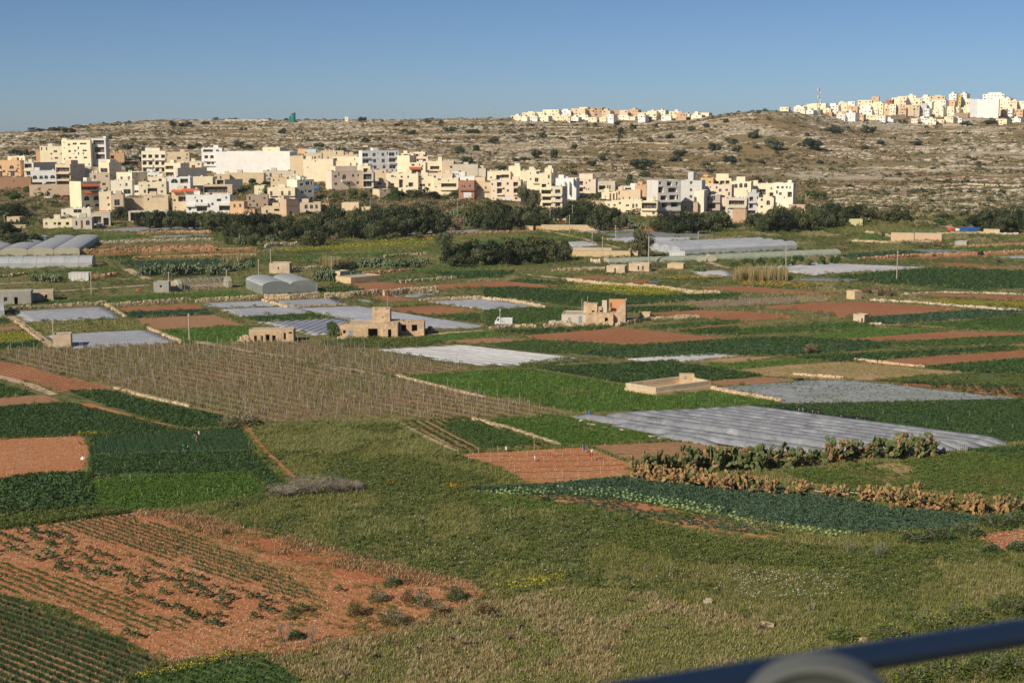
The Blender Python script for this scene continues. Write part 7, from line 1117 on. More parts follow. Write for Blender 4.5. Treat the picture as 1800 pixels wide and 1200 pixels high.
p = gp(885, 573.2); o = empty('pickup_truck', p, -.05); tag(o, 'white pickup truck with a slatted cargo bed parked on the verge', 'truck'); g = MB(); k = 1.0
g.poly([(-1.9, -.8, .5), (-.75, -.8, .5), (-.75, -.8, 2.0), (-1.35, -.8, 2.0), (-1.75, -.8, 1.25), (-1.9, -.8, 1.1)]); g.poly([(-1.9, .8, 1.1), (-1.75, .8, 1.25), (-1.35, .8, 2.0), (-.75, .8, 2.0), (-.75, .8, .5), (-1.9, .8, .5)])
pr_ = [(-1.9, .5), (-.75, .5), (-.75, 2.0), (-1.35, 2.0), (-1.75, 1.25), (-1.9, 1.1)]
for i in range(6): (x0, z0), (x1, z1) = pr_[i], pr_[(i+1) % 6]; g.quad((x0, -.8, z0), (x0, .8, z0), (x1, .8, z1), (x1, -.8, z1))
g.build('cab', CARW, o); g = MB(); g.quad((-1.45, -.81, 1.3), (-.95, -.81, 1.3), (-.95, -.81, 1.85), (-1.3, -.81, 1.85)); g.quad((-1.73, -.7, 1.32), (-1.73, .7, 1.32), (-1.4, .7, 1.93), (-1.4, -.7, 1.93)); g.build('window', GLASS, o); g = MB(); g.box(-.68, 2.0, -.85, .85, .62, .78); g.box(-1.8, 1.95, -.45, .45, .42, .6); g.build('bed_floor', CARW, o)
for sy in (-.85, .8):
    for kz in range(4): g = MB(); g.box(-.68, 2.0, sy, sy+.05, .85+.27*kz, 1.02+.27*kz); g.build('side_slat', CARW, o)
g = MB()
for x in (-.68, .2, 1.1, 1.94): 
    for sy in (-.9, .86): g.box(x, x+.06, sy, sy+.04, .7, 1.95)
g.box(1.95, 2.0, -.8, .8, .8, 1.85); g.build('stakes', CARW, o)
for x in (-1.25, 1.3):
    for y in (-.72, .72): wheel(o, x, y, .36)
def car(label, px, yb, paint, nm='parked_car', rz=0.0, k=1.0):
    o = empty(nm, hit(px, yb), rz); o.scale = (k, k, k); tag(o, label, 'car'); g = MB(); pr_ = [(-2.2, .45), (2.1, .45), (2.15, 1.0), (2.05, 1.75), (.0, 1.8), (-.6, 1.15), (-2.1, 1.05)]
    g.poly([(x, -.85, z) for x, z in pr_]); g.poly([(x, .85, z) for x, z in pr_[::-1]])
    for i in range(7): (x0, z0), (x1, z1) = pr_[i], pr_[(i+1) % 7]; g.quad((x0, -.85, z0), (x0, .85, z0), (x1, .85, z1), (x1, -.85, z1))
    g.build('body', paint, o); g = MB()
    for x0, x1 in ((-.35, .45), (.55, 1.2), (1.3, 1.95)): g.box(x0, x1, -.87, .87, 1.15, 1.65)
    g.build('window', GLASS, o)
    for x in (-1.4, 1.35):
        for y in (-.78, .78): wheel(o, x, y, .4)
car('white four-wheel-drive car parked in front of the grey garage house', 172, 399.5, CARW, 'parked_jeep', .05); car('pale car half hidden in scrub at the far left', 86, 350, CARW); car('dark red car in the scrub under the tan balconies', 113, 349.5, mat('car_red', [(.25, .04, .03), (.3, .06, .05)], rough=.4, coord='obj')); car('dark blue car parked at the edge of a red plot', 1150, 498, mat('car_blue', [(.10, .14, .2), (.16, .22, .28)], rough=.4, coord='obj'), k=.55)
# ================================================================== vineyard posts and vines
POSTM = mat('vineyard_post', [(.30, .27, .22), (.42, .39, .33)], scale=3, rough=.85, coord='obj'); pm = MB(); pm.tube((0, 0, -.1), (0, 0, 2.0), .042, .034, 5); POSTME = pm.mesh('vine_post', POSTM)
allp = []
for wpx, rs, ps, big in ((vw, 2.6, 4.6, 0), (vw2, 2.6, 4.6, 1)):
    P = rowpts(wpx, VA, rs, ps, .03, .12, lambda P: RNG.random(len(P)) < .9); allp += [(x, y, big) for x, y in P]
    V = rowpts(wpx, VA, 2.6, .62, .07, .4); planting('vine_rows', p3(V, .0), 'vine', 1.35, 'bare brown vines trained along the rows of posts', 'vines')
    gg = rowpts(wpx, VA, .9, .9, .4, .5, lambda P: fbm(P[:, 0]/8, P[:, 1]/8, 3) < .54); planting('vineyard_grass', p3(gg, .02), 'short', 1.3, 'grass between the vineyard rows', 'grass')
allp.sort(key=lambda p: p[1]-(40 if p[2] else 0))
for i, (x, y, b_) in enumerate(allp[:300]):
    o = link('vine_post', POSTME, None, (x, y, 0), i*.7); o.rotation_euler = (RNG.normal(0, .06), RNG.normal(0, .06), i*.7); o.scale = (1, 1, RNG.uniform(.85, 1.15)); tag(o, 'thin grey post among the rows of posts in the brown vineyards', 'post', 'posts of the vineyards')
if len(allp) > 300:
    g = MB()
    for x, y, b_ in allp[300:]: g.tube((x, y, -.1), (x, y, 2.0*RNG.uniform(.85, 1.15)), .055, .045, 4)
    tag(g.build('vine_posts', POSTM), 'the farther thin grey posts of the vineyards', 'posts', kind='stuff')
# ================================================================== prickly pears in front: every pad a part
def padmesh(s, m):
    R = np.random.default_rng(s); bm = bmesh.new(); bmesh.ops.create_uvsphere(bm, u_segments=8, v_segments=5, radius=.5); f = R.uniform(.62, .8)
    for v in bm.verts: z = v.co.z+.5; v.co = Vector((v.co.x*f*(.75+.45*z), v.co.y*.17, z))
    me = bpy.data.meshes.new('pad'); bm.to_mesh(me); bm.free(); me.materials.append(m); me.polygons.foreach_set('use_smooth', np.ones(len(me.polygons), bool)); return me
PADS = [[padmesh(10*k+i, CACT[k]) for i in range(3)] for k in range(3)]
def cactus(px, yb, hp, tan_, n, wpx=40):
    p = gp(px, yb); ppm = F/(p.y*cos(PITCH)+CAMH*sin(PITCH)); H_ = hp/ppm; o = empty('prickly_pear', p, 0); R = random.Random(int(px*3+yb)); L_ = .88 if not tan_ else .68; W_ = wpx/ppm/2; live = []; cnt = 0
    n = int(n*(2.3 if not tan_ else 1.5))
    for i in range(max(4, n//10)):
        x = R.uniform(-W_, W_)*.85; y = R.uniform(-1.1, 1.1); live.append((Matrix.Translation((x, y, -.05)) @ Matrix.Rotation(R.uniform(0, pi), 4, 'Z') @ Matrix.Rotation(R.gauss(0, .3 if not tan_ else .65), 4, 'Y') @ Matrix.Rotation(R.gauss(0, .3), 4, 'X'), L_*R.uniform(.9, 1.25), 0))
    while live and cnt < n:
        M_, s, g_ = live.pop(0); k = (0 if R.random() < .8 else 1) if not tan_ else R.choice([1, 1, 1, 2, 2, 0]); q = link('pad', PADS[k][R.randrange(3)], o); q.matrix_local = M_ @ Matrix.Diagonal((s, s, s, 1)); cnt += 1
        for b_ in range(R.choice([1, 2, 2, 3])):
            a = R.uniform(-.75, .75); N_ = M_ @ Matrix.Translation((sin(a)*s*.36, 0, s*(.72+.24*cos(a)))) @ Matrix.Rotation(a*.9+R.gauss(0, .2), 4, 'Y') @ Matrix.Rotation(R.uniform(-.9, .9), 4, 'Z') @ Matrix.Rotation(R.gauss(0, .22), 4, 'X')
            if N_.translation.z < H_-s*.55 and abs(N_.translation.x) < W_*1.15 and N_.translation.z > .05: live.append((N_, s*R.uniform(.86, 1.0), g_+1))
        if not live and cnt < n: x = R.uniform(-W_, W_); live.append((Matrix.Translation((x, R.uniform(-.6, .6), -.03)) @ Matrix.Rotation(R.uniform(0, pi), 4, 'Z') @ Matrix.Rotation(R.gauss(0, .4), 4, 'Y'), L_, 0))
    place_label(o, 'dried tan prickly pear' if tan_ else 'green prickly pear', px, yb-hp/2, 'cactus', 'dried prickly pears' if tan_ else 'green prickly pears behind the cabbages')
for q in ((1130, 836, 42, 34), (1165, 833, 48, 36), (1200, 829, 54, 44), (1235, 827, 55, 46), (1270, 827, 52, 44), (1305, 825, 52, 44), (1340, 827, 50, 42), (1375, 824, 44, 36), (1405, 820, 35, 28), (1432, 814, 25, 20), (1453, 808, 26, 20), (1480, 808, 40, 32), (1510, 806, 35, 30), (1545, 806, 40, 32), (1575, 806, 46, 36), (1605, 805, 56, 44), (1632, 803, 58, 44)): cactus(q[0], q[1], q[2], False, q[3])
for q in ((1122, 838, 28, 22), (1150, 846, 30, 26), (1185, 851, 32, 28), (1220, 856, 32, 28), (1255, 859, 32, 28), (1290, 862, 35, 30), (1325, 866, 35, 30), (1360, 868, 32, 28), (1390, 870, 28, 24), (1455, 874, 22, 20), (1480, 876, 22, 20), (1510, 879, 28, 26), (1545, 883, 36, 32), (1580, 888, 40, 36), (1615, 892, 35, 30), (1650, 897, 30, 28), (1690, 902, 40, 36), (1725, 905, 42, 36), (1760, 908, 40, 34), (1788, 910, 32, 28), (1135, 842, 26, 22), (1167, 849, 28, 24), (1202, 853, 30, 26), (1238, 858, 30, 26), (1272, 861, 30, 26), (1308, 864, 32, 28), (1342, 867, 30, 26), (1562, 885, 36, 32), (1598, 890, 38, 34), (1632, 895, 32, 28), (1672, 900, 34, 30), (1708, 904, 40, 34), (1742, 907, 38, 32)): cactus(q[0], q[1], q[2], True, q[3], 46)
g = MB(); 
for a_, b_ in (((1585, 876), (1668, 892)), ((1478, 862), (1510, 867)), ((1432, 862), (1452, 865)), ((1745, 888), (1775, 889))):
    a, b_ = gp(*a_, .5), gp(*b_, .5); g = MB(); g.tube(a-a, b_-a, .07, .05, 6); o = g.build('fallen_stem', POLEM, None, a); place_label(o, 'pale fallen stem lying over the dried prickly pears', a_[0], a_[1], 'stem', 'fallen stems')
# ================================================================== single plants in the front garden
KALE = [leafmesh('bean_plant', 60, .36, .62, .13, .2, [G_DARK, G_TEAL, G_MID], .55, 200+i, msel=lambda i, R, z: int(R.choice([0, 0, 1, 2], 1)[0])) for i in range(4)]
gw = wpoly([(-20, 938), (95, 926), (150, 960), (260, 985), (390, 1020), (490, 1052), (555, 1075), (500, 1094), (370, 1103), (250, 1058), (130, 1012), (-20, 985)]); K = rowpts(gw, GA, 1.75, 1.05, .16, .5, lambda P: RNG.random(len(P)) < .62)
K = list(map(tuple, K)); random.Random(2).shuffle(K); K = K[:230]
for q in ((446, 1020), (595, 1040), (535, 1076), (508, 1062), (240, 1122), (222, 1116), (398, 940), (308, 965)): K.append(tuple(gp(*q)[:2]))
for i, (x, y) in enumerate(K):
    o = link('bean_plant', KALE[i % 4], None, (x, y, .03), i*1.7); s = RNG.uniform(.9, 1.6); o.scale = (s, s, s*RNG.uniform(.8, 1.05)); tag(o, 'bushy dark green plant standing in a sparse row on the orange soil', 'plant', 'bushy plants on the orange soil')
bq = [p for p in rowpts(bw, BA, 2.2, 1.5, .1, .3)][:70]
for i, (x, y) in enumerate(bq): o = link('bean_plant', KALE[i % 4], None, (x, y, .05), i*1.7); s = RNG.uniform(1.3, 2.3); o.scale = (s, s, s*.85); tag(o, 'bushy dark green plant in the red soil at the right above the mulched plot', 'plant', 'bushy plants in the red soil at the right')
def shrub(label, px, yb, wp, hp, mats, n=170, seed=1, nm='shrub', ls=.16, twigs=14):
    p = gp(px, yb); ppm = F/(p.y*cos(PITCH)+CAMH*sin(PITCH)); w_, h_ = wp/ppm/2, hp/ppm; o = empty(nm, p, seed*1.1)
    if mats: me = leafmesh('foliage', int(n*2.2), w_, h_*.95, ls*.9, ls*1.25, mats, .5, seed, shell=False, msel=lambda i, R, z: int(R.integers(0, len(mats)))); link('foliage', me, o, (0, 0, 0))
    g = MB(); R = random.Random(seed)
    for i in range(twigs):
        t = R.uniform(0, 2*pi); a = Vector((cos(t)*w_*.15, sin(t)*w_*.15, -.05)); e = Vector((cos(t)*w_*R.uniform(.4, 1), sin(t)*w_*R.uniform(.4, 1), h_*R.uniform(.5, 1))); m_ = a.lerp(e, .5)+Vector((R.gauss(0, .06), R.gauss(0, .06), h_*.1)); g.tube(a, m_, .022, .016, 4); g.tube(m_, e, .016, .006, 4)
        for k in range(3): f = m_.lerp(e, R.uniform(0, .8)); g.tube(f, f+Vector((R.gauss(0, .25)*w_, R.gauss(0, .25)*w_, h_*R.uniform(.1, .3))), .01, .004, 3)
    g.build('twigs', G_GREY if not mats or mats[0] is not G_RUST else G_VINE, o); tag(o, label, 'bush'); return o
shrub('reddish shrub at the left of the shrub row on the orange soil', 626, 1082, 36, 32, [G_RUST, G_VINE, G_WEED], seed=2); shrub('green tuft shrub at the end of the rusty grass', 664, 1056, 38, 24, [G_MID, G_WEED], seed=3); shrub('bright green bush in the middle of the shrub row', 742, 1066, 38, 38, [G_DARK, G_MID], seed=4); shrub('spreading dark green bush at the right of the shrub row', 801, 1055, 36, 28, [G_DARK, G_MID], seed=5); shrub('wide grey-green bush below the reddish shrub', 692, 1098, 52, 36, [G_WEED, G_MID, G_VINE], seed=6, n=240); shrub('brown and green shrub below the bright green bush', 770, 1080, 34, 28, [G_WEED, G_RUST], seed=7); shrub('small brown shrub at the right end by the dry grass', 850, 1080, 36, 26, [G_RUST, G_WEED], seed=8); shrub('thin brown shrub left of the bright green bush', 716, 1058, 26, 28, [G_RUST, G_WEED], seed=9); shrub('lone small green bush on the rusty strip', 690, 1028, 30, 18, [G_DARK, G_MID], seed=10)
shrub('bare reddish twigs at the lower end of the orange soil', 500, 1128, 40, 40, None, seed=11, twigs=16); shrub('bare upright twigs beside the wide grey-green bush', 548, 1130, 36, 40, None, seed=12, twigs=12); shrub('low green weed with twigs at the edge of the orange soil', 520, 1122, 30, 18, [G_MID, G_WEED], seed=13)
shrub('big brown leaning bush at the corner of the vineyard', 420, 748, 72, 28, [SCRUB3, SCRUB2, G_WEED], seed=14, n=420, twigs=24, ls=.3)
for i, (x, y, w_) in enumerate(((500, 872, 60), (545, 868, 70), (590, 866, 60), (622, 862, 46))): shrub(['left part of the long grey leafless bush', 'second part of the long grey leafless bush', 'third part of the long grey leafless bush', 'right end of the long grey leafless bush'][i], x, y, [66, 86, 64, 40][i], [22, 34, 29, 17][i], [G_GREY, G_GREY, SCRUB3], 170, 20+i, 'leafless_bush', .16, 90)
for i, (x, y) in enumerate(((1545, 982), (1492, 975), (1290, 1012), (1425, 1075), (1175, 1010), (1130, 1010), (980, 960))): shrub('pale dead stalks '+['right of the grass below the cabbage corner', 'next left of the tall pale dead stalks', 'standing alone left in the right meadow', 'lying tangled above the white stones', 'forking by the yellow strip at its right', 'upright by the yellow strip', 'in the middle of the meadow'][i], x, y, 34, [34, 34, 24, 26, 24, 26, 24][i], None, 0, 40+i, 'dead_stalks', twigs=[18, 10, 5, 9, 5, 4, 5][i])
for i, (x, y, w_, h_) in enumerate(((1700, 940, 60, 26), (1650, 950, 70, 24), (1752, 925, 70, 26), (1790, 918, 60, 24), (1610, 952, 60, 18), (1120, 916, 34, 14), (960, 882, 22, 10), (1790, 968, 40, 20), (1745, 972, 36, 16))): shrub(['dark bush at the top of the red soil corner', 'dark bush left of the red soil corner', 'dark bush behind the red soil corner', 'last dark bush at the right edge behind the red soil', 'low dark weeds at the right cabbage end', 'low dark weed patch below the stubble', 'small weed between cabbages and meadow', 'weedy bush below the red soil corner at the edge', 'weedy bush below the red soil corner'][i], x, y, w_, h_, [G_WEED, G_MID, G_DARK], 330, 60+i, 'weedy_bush', .24)
for i, (x, y, w_, h_) in enumerate(((1660, 1190, 90, 40), (1735, 1185, 90, 44), (1790, 1180, 70, 46), (1600, 1198, 70, 30), (1560, 1120, 70, 30), (1640, 1105, 80, 34), (1480, 1122, 60, 22), (1700, 1090, 90, 34), (1775, 1075, 80, 34))): shrub(['lush bush under the blue rail, second from its left', 'lush bush under the blue rail, third from its left', 'lush bush under the blue rail at the right corner', 'lush bush under the blue rail beside the grey seat', 'lush bush just above the blue rail by the grey stones', 'lush bush above the blue rail, in the middle', 'low lush bush left of the grey stones', 'lush bush above the blue rail towards the right', 'lush bush above the blue rail at the right edge'][i], x, y, w_, h_, [G_MID, G_WEED, G_GRASS, G_YG], 480, 80+i, 'leafy_bush', .2)
STUMP = mat('vine_stump', [(.09, .065, .05), (.16, .12, .09)], scale=3, rough=.95, coord='obj')
def stumpmesh(s):
    R = random.Random(s); g = MB(); g.tube((0, 0, -.1), (R.gauss(0, .05), R.gauss(0, .05), .3), .1, .08, 6)
    for i in range(5): t = R.uniform(0, 2*pi); e = Vector((cos(t)*R.uniform(.2, .5), sin(t)*R.uniform(.2, .5), R.uniform(.2, .5))); g.tube((0, 0, .2), e, .06, .02, 5); g.tube(e, e+Vector((R.gauss(0, .25), R.gauss(0, .25), R.uniform(-.1, .2))), .02, .008, 4)
    return g.mesh('vine_stump', STUMP)
ST = [stumpmesh(i) for i in range(5)]
for i, q in enumerate(((688, 1131), (697, 1136), (735, 1143), (733, 1150), (661, 1156), (820, 1135), (838, 1110), (873, 1085), (893, 1125), (947, 1084), (988, 1111), (1014, 1092), (972, 1118), (912, 1104), (805, 1098), (1096, 1112), (1066, 1144), (1012, 1146), (957, 1170), (819, 1176), (1171, 1106), (1182, 1070), (606, 1188), (604, 1146), (870, 1146), (795, 1125), (1340, 1106), (1104, 1058), (640, 1192), (780, 1160))):
    o = link('vine_stump', ST[i % 5], None, gp(*q), i*1.3); s = RNG.uniform(.8, 1.4); o.scale = (s, s, s); tag(o, 'gnarled dark vine stump sticking out of the pale grass at the bottom', 'stump', 'old vine stumps')
# stakes and rags in the stony plot, pegs in the bright fields
sm = MB(); sm.tube((0, 0, -.1), (0, 0, .95), .035, .03, 5); STAKE = sm.mesh('stake', POLEM)
for q in ((805, 800), (823, 811), (862, 812), (841, 799), (927, 803), (956, 813), (877, 809), (989, 803), (904, 830), (981, 848), (989, 838), (1056, 833), (1060, 820), (876, 795), (939, 791), (1024, 792), (896, 818), (1078, 841), (1018, 846)): o = link('stake', STAKE, None, gp(*q)); o.rotation_euler = (RNG.normal(0, .06), RNG.normal(0, .06), 0); tag(o, 'thin wooden stake in the stony orange-brown plot', 'stake', 'stakes in the stony plot')
for i, q in enumerate(list((1085+23*k, 690+((k*37) % 24)) for k in range(11))+[(917+24*k, 680+((k*29) % 26)) for k in range(8)]+[(1400+38*k, 725+((k*31) % 40)) for k in range(11)]+[(188+31*k, 772+((k*53) % 110)) for k in range(9)]+[(230+45*k, 848+((k*31) % 36)) for k in range(5)]): o = link('marker_stick', STAKE, None, gp(*q)); o.scale = (.7, .7, .95); tag(o, 'thin pale marker stick among the green crops', 'stick', 'marker sticks in the green crops')
def rag(nm, label, px, yb, m, m2=None, h=1.3, w_=.45):
    p = gp(px, yb); o = empty(nm, p, .5); tag(o, label, 'rag on stake'); g = MB(); g.tube((0, 0, -.1), (0, 0, h*1.05), .03, .025, 5); g.build('stake', POLEM, o); g = MB(); pts = [(w_*(-.5+i/4), .1*sin(i*2.1), 0) for i in range(5)]
    for i in range(4): g.quad((pts[i][0], pts[i][1]-.03, h*.4), (pts[i+1][0], pts[i+1][1]-.03, h*.42), (pts[i+1][0]*.7, pts[i+1][1]+.05, h*.82), (pts[i][0]*.7, pts[i][1]+.05, h*.82)); g.quad((pts[i][0]*.7, pts[i][1]+.1, h*.82), (pts[i+1][0]*.7, pts[i+1][1]+.1, h*.82), (pts[i+1][0], pts[i+1][1]+.06, h*.42), (pts[i][0], pts[i][1]+.06, h*.4))
    g.build('cloth', m, o)
    if m2: g = MB(); g.obox((.05, 0, h*.93), Vector((.14, 0, .03)), Vector((0, .1, 0)), Vector((0, 0, .16))); g.build('top_cloth', m2, o)
rag('scare_rag', 'red rag with a white top on a stake in the stony plot', 1040, 810, REDT, WHT, 1.5); rag('scare_rag', 'blue rag hanging at the upper right corner of the stony plot', 1029, 796, BLUE2, None, 1.2); rag('scare_rag', 'white strip fluttering in the middle of the stony plot', 940, 811, WHT, None, 1.0, .3); rag('scare_rag', 'white strip at the upper edge of the stony plot', 890, 795, WHT, None, 1.0, .5); rag('scare_rag', 'small red strip right of the middle of the stony plot', 969, 805, REDT, None, 1.1, .2); rag('scare_rag', 'small red strip on the kerb above the stony plot', 939, 786, REDT, None, 1.0, .25)
for i, (ya, yb_) in enumerate(((798, 794), (809, 804), (820, 813), (828, 821), (838, 835))):
    a, b_ = gp(812+14*i, ya+4, .03), gp(1098, yb_+4, .03); g = MB(); n = 14; pr = a
    for k in range(1, n+1): q = a.lerp(b_, k/n)+Vector((0, RNG.normal(0, .12), 0)); g.tube(pr-a, q-a, .05, n=5, cap=False); pr = q
    o = g.build('drip_hose', BLACKP, None, a); tag(o, 'thin black hose along the stony plot, '+['topmost', 'second from the top', 'middle one', 'second from the bottom', 'lowest'][i], 'hose')
def hoop(label, pts):
    P = [gp(x, 714.5+(x-1307)*.1318)+Vector((0, 0, z)) for x, y, z in pts]; o = empty('irrigation_pipe', P[0]); tag(o, label, 'pipe'); g = MB()
    for a, b_ in zip(P[:-1], P[1:]): g.tube(a-P[0], b_-P[0], .13, n=6)
    g.build('pipe', BLACKP, o); g = MB()
    for p in P[1:-1]: g.tube((p.x-P[0].x, p.y-P[0].y, 0), p-P[0], .04, n=4)
    g.build('prop', POLEM, o)
hoop('black wavy pipe propped over the dark green plot, left piece', [(1365, 716, .8), (1376, 720, 1.0), (1388, 729, .6)]); hoop('black wavy pipe propped over the dark green plot, middle piece', [(1398, 733, .5), (1404, 727, 1.2), (1411, 726, 1.3), (1420, 733, .7), (1428, 731, 1.1), (1438, 731, 1.0), (1452, 742, .4)]); hoop('black wavy pipe propped over the dark green plot, right piece', [(1468, 747, .4), (1478, 745, .9), (1490, 749, .5), (1506, 750, .8), (1520, 749, .7), (1535, 752, .8)])
g = MB(); p = gp(1683, 797); o = empty('wooden_frame', p, .4); tag(o, 'broken wooden frame at the right end of the low tunnels', 'frame')
for i in range(6): g = MB(); x = i*.32; g.tube((x, 0, -.1), (x+.25, .3, 1.4), .04, n=4); g.build('slat', POLEM, o)
for z in (.4, 1.1): g = MB(); g.tube((z*.15, z*.2, z), (1.7+z*.15, z*.2, z), .05, n=4); g.build('rail', POLEM, o)
for i, q in enumerate(((1012, 733), (1022, 741), (1036, 747), (1042, 748), (1062, 752), (1093, 757), (1145, 768), (1160, 772), (1290, 769), (1390, 773), (1440, 771), (1465, 767), (1492, 766), (1522, 765), (1545, 764), (1580, 763), (1640, 762), (1270, 774))):
    me = rockmesh(60+i % 4, STONEM); o = link('edge_stone', me, None, gp(*q), i); s = RNG.uniform(.8, 1.3); o.scale = (s*1.2, s*.8, s*.8); tag(o, 'pale stone weighing down the edge of the low plastic tunnels', 'stone', 'stones on the edge of the low tunnels')
# ================================================================== two people in the onion plot
SKIN = (.30, .17, .11)
def person(label, base, joints, edges, radii, cols, face, rz, extra):
    """joints: name->xyz; one skinned body, coloured by nearest bone"""
    o = empty('person', base, rz); o.scale = (1.08, 1.08, 1.08); tag(o, label, 'person'); names = list(joints); me = bpy.data.meshes.new('body'); me.from_pydata([joints[k] for k in names], [(names.index(a), names.index(b_)) for a, b_ in edges], []); b_ = link('body', me, o, (0, 0, 0))
    md = b_.modifiers.new('skin', 'SKIN'); md.use_smooth_shade = True
    for i, k in enumerate(names): me.skin_vertices[0].data[i].radius = radii[k]; me.skin_vertices[0].data[i].use_root = (k == 'pelvis')
    b_.modifiers.new('sub', 'SUBSURF').levels = 1
    bpy.context.view_layer.update(); ev = b_.evaluated_get(bpy.context.evaluated_depsgraph_get()); nm_ = bpy.data.meshes.new_from_object(ev); b_.modifiers.clear(); b_.data = nm_; nm_.name = 'body'
    keys = list(cols.values()); ml = []
    for c in keys:
        if c not in ml: ml.append(c)
    nm_.materials.clear()
    for c in ml: nm_.materials.append(c)
    for f in nm_.polygons:
        k = min(names, key=lambda n_: (Vector(joints[n_])-f.center).length-radii[n_][0]*.5); f.material_index = ml.index(cols[k])
    for nme, fn, m in extra: g = MB(); fn(g); g.build(nme, m, o)
    return o
SK = mat('skin', [SKIN, (.36, .21, .14)], coord='obj', rough=.6); JKT = mat('dark_jacket', [(.02, .022, .03), (.035, .038, .05)], coord='obj', rough=.85); KHK = mat('khaki_trousers', [(.30, .19, .11), (.38, .26, .16)], coord='obj', rough=.9); HAIR = mat('black_hair', [(.012, .01, .009), (.02, .017, .015)], coord='obj', rough=.6); GRN = mat('green_hood', [(.02, .22, .10), (.03, .30, .14)], coord='obj', rough=.85); NAVY = mat('navy_trousers', [(.02, .022, .045), (.03, .032, .06)], coord='obj', rough=.9); BLK2 = mat('brown_black_jumper', [(.03, .025, .028), (.05, .042, .045)], coord='obj', rough=.9)
def hand(g, c, d, s=1):
    c = Vector(c); d = Vector(d).normalized(); u = d.orthogonal().normalized(); v = d.cross(u); g.obox(c+d*.045, d*.045, u*.042, v*.016)
    for i in range(4): q = c+d*.09+u*(-.033+.022*i); L_ = (.06, .075, .07, .052)[i]; m_ = q+d*L_*.6+v*.008; g.tube(q, m_, .0105, .0095, 5); g.tube(m_, m_+d*L_*.4+v*.02, .0095, .007, 5)
    g.tube(c+d*.03+u*.04, c+d*.075+u*.075+v*.012, .013, .009, 5)
J = {'pelvis': (0, 0, .95), 'waist': (0, .01, 1.1), 'chest': (-.02, 0, 1.32), 'neck': (-.05, 0, 1.48), 'head': (-.09, 0, 1.60), 'crown': (-.10, 0, 1.70), 'sl': (-.03, -.19, 1.40), 'el': (-.10, -.25, 1.13), 'wl': (-.26, -.2, 1.0), 'sr': (-.03, .19, 1.40), 'er': (-.08, .25, 1.12), 'wr': (-.28, .2, 1.02), 'hl': (0, -.1, .9), 'kl': (-.12, -.12, .5), 'al': (-.10, -.13, .09), 'tl': (-.25, -.14, .04), 'hr': (0, .1, .9), 'kr': (.05, .12, .5), 'ar': (.17, .13, .09), 'tr': (.03, .14, .04)}
E = [('pelvis', 'waist'), ('waist', 'chest'), ('chest', 'neck'), ('neck', 'head'), ('head', 'crown'), ('chest', 'sl'), ('sl', 'el'), ('el', 'wl'), ('chest', 'sr'), ('sr', 'er'), ('er', 'wr'), ('pelvis', 'hl'), ('hl', 'kl'), ('kl', 'al'), ('al', 'tl'), ('pelvis', 'hr'), ('hr', 'kr'), ('kr', 'ar'), ('ar', 'tr')]
RD = {'pelvis': (.15, .13), 'waist': (.14, .12), 'chest': (.16, .13), 'neck': (.06, .06), 'head': (.10, .095), 'crown': (.075, .075), 'sl': (.075, .075), 'el': (.052, .052), 'wl': (.036, .036), 'sr': (.075, .075), 'er': (.052, .052), 'wr': (.036, .036), 'hl': (.105, .105), 'kl': (.075, .075), 'al': (.055, .055), 'tl': (.045, .035), 'hr': (.105, .105), 'kr': (.075, .075), 'ar': (.055, .055), 'tr': (.045, .035)}
def colsof(top, leg, skin=SK, shoe=HAIR): return {k: skin if k in ('neck', 'head', 'crown', 'wl', 'wr') else shoe if k in ('tl', 'tr') else top if k in ('waist', 'chest', 'sl', 'sr', 'el', 'er') else leg for k in J}
def face(g, hx, hz, d=(-1, 0, -.1), y=0):
    d = Vector(d).normalized(); c = Vector((hx, y, hz)); s = Vector((0, 1, 0)); u = s.cross(d)
    g.tube(c+d*.09, c+d*.125-u*.012, .018, .014, 5); g.obox(c+d*.1-u*.05, d*.006, s*.03, u*.008)
    for k in (-1, 1): g.obox(c+d*.094+s*.035*k+u*.03, d*.008, s*.014, u*.009); g.obox(c+s*.1*k, Vector((.02, 0, 0)), s*.012, u*.03)
def hairf(g):
    for i in range(8):
        t0, t1 = 2*pi*i/8, 2*pi*(i+1)/8
        for (r0, z0), (r1, z1) in (((.118, 1.62), (.112, 1.70)), ((.112, 1.70), (.07, 1.765)), ((.07, 1.765), (.001, 1.785))):
            g.quad((-.09+cos(t0)*r0+.012, sin(t0)*r0, z0), (-.09+cos(t1)*r0+.012, sin(t1)*r0, z0), (-.09+cos(t1)*r1+.012, sin(t1)*r1, z1), (-.09+cos(t0)*r1+.012, sin(t0)*r1, z1))
def pack(g): g.box(.13, .30, -.15, .15, 1.12, 1.46); g.tube((.21, 0, 1.46), (.21, 0, 1.52), .06, n=8)
def strap(g):
    for y in (-.12, .12): g.box(-.19, .14, y-.02, y+.02, 1.42, 1.45)
def wand(g): g.tube((-.28, .2, 1.0), (-.75, .25, .55), .012, n=4)
person('person in a dark jacket and khaki trousers walking left with a white backpack tank', gp(347, 777.5), J, E, RD, colsof(JKT, KHK), None, .1, [('hand', lambda g: hand(g, J['wl'], (-.8, .1, -.3)), SK), ('hand', lambda g: hand(g, J['wr'], (-.8, .1, -.3)), SK), ('face', lambda g: face(g, -.09, 1.6), SK), ('hair', hairf, HAIR), ('backpack_tank', pack, CARW), ('strap', strap, HAIR), ('spray_wand', wand, POLEM)])
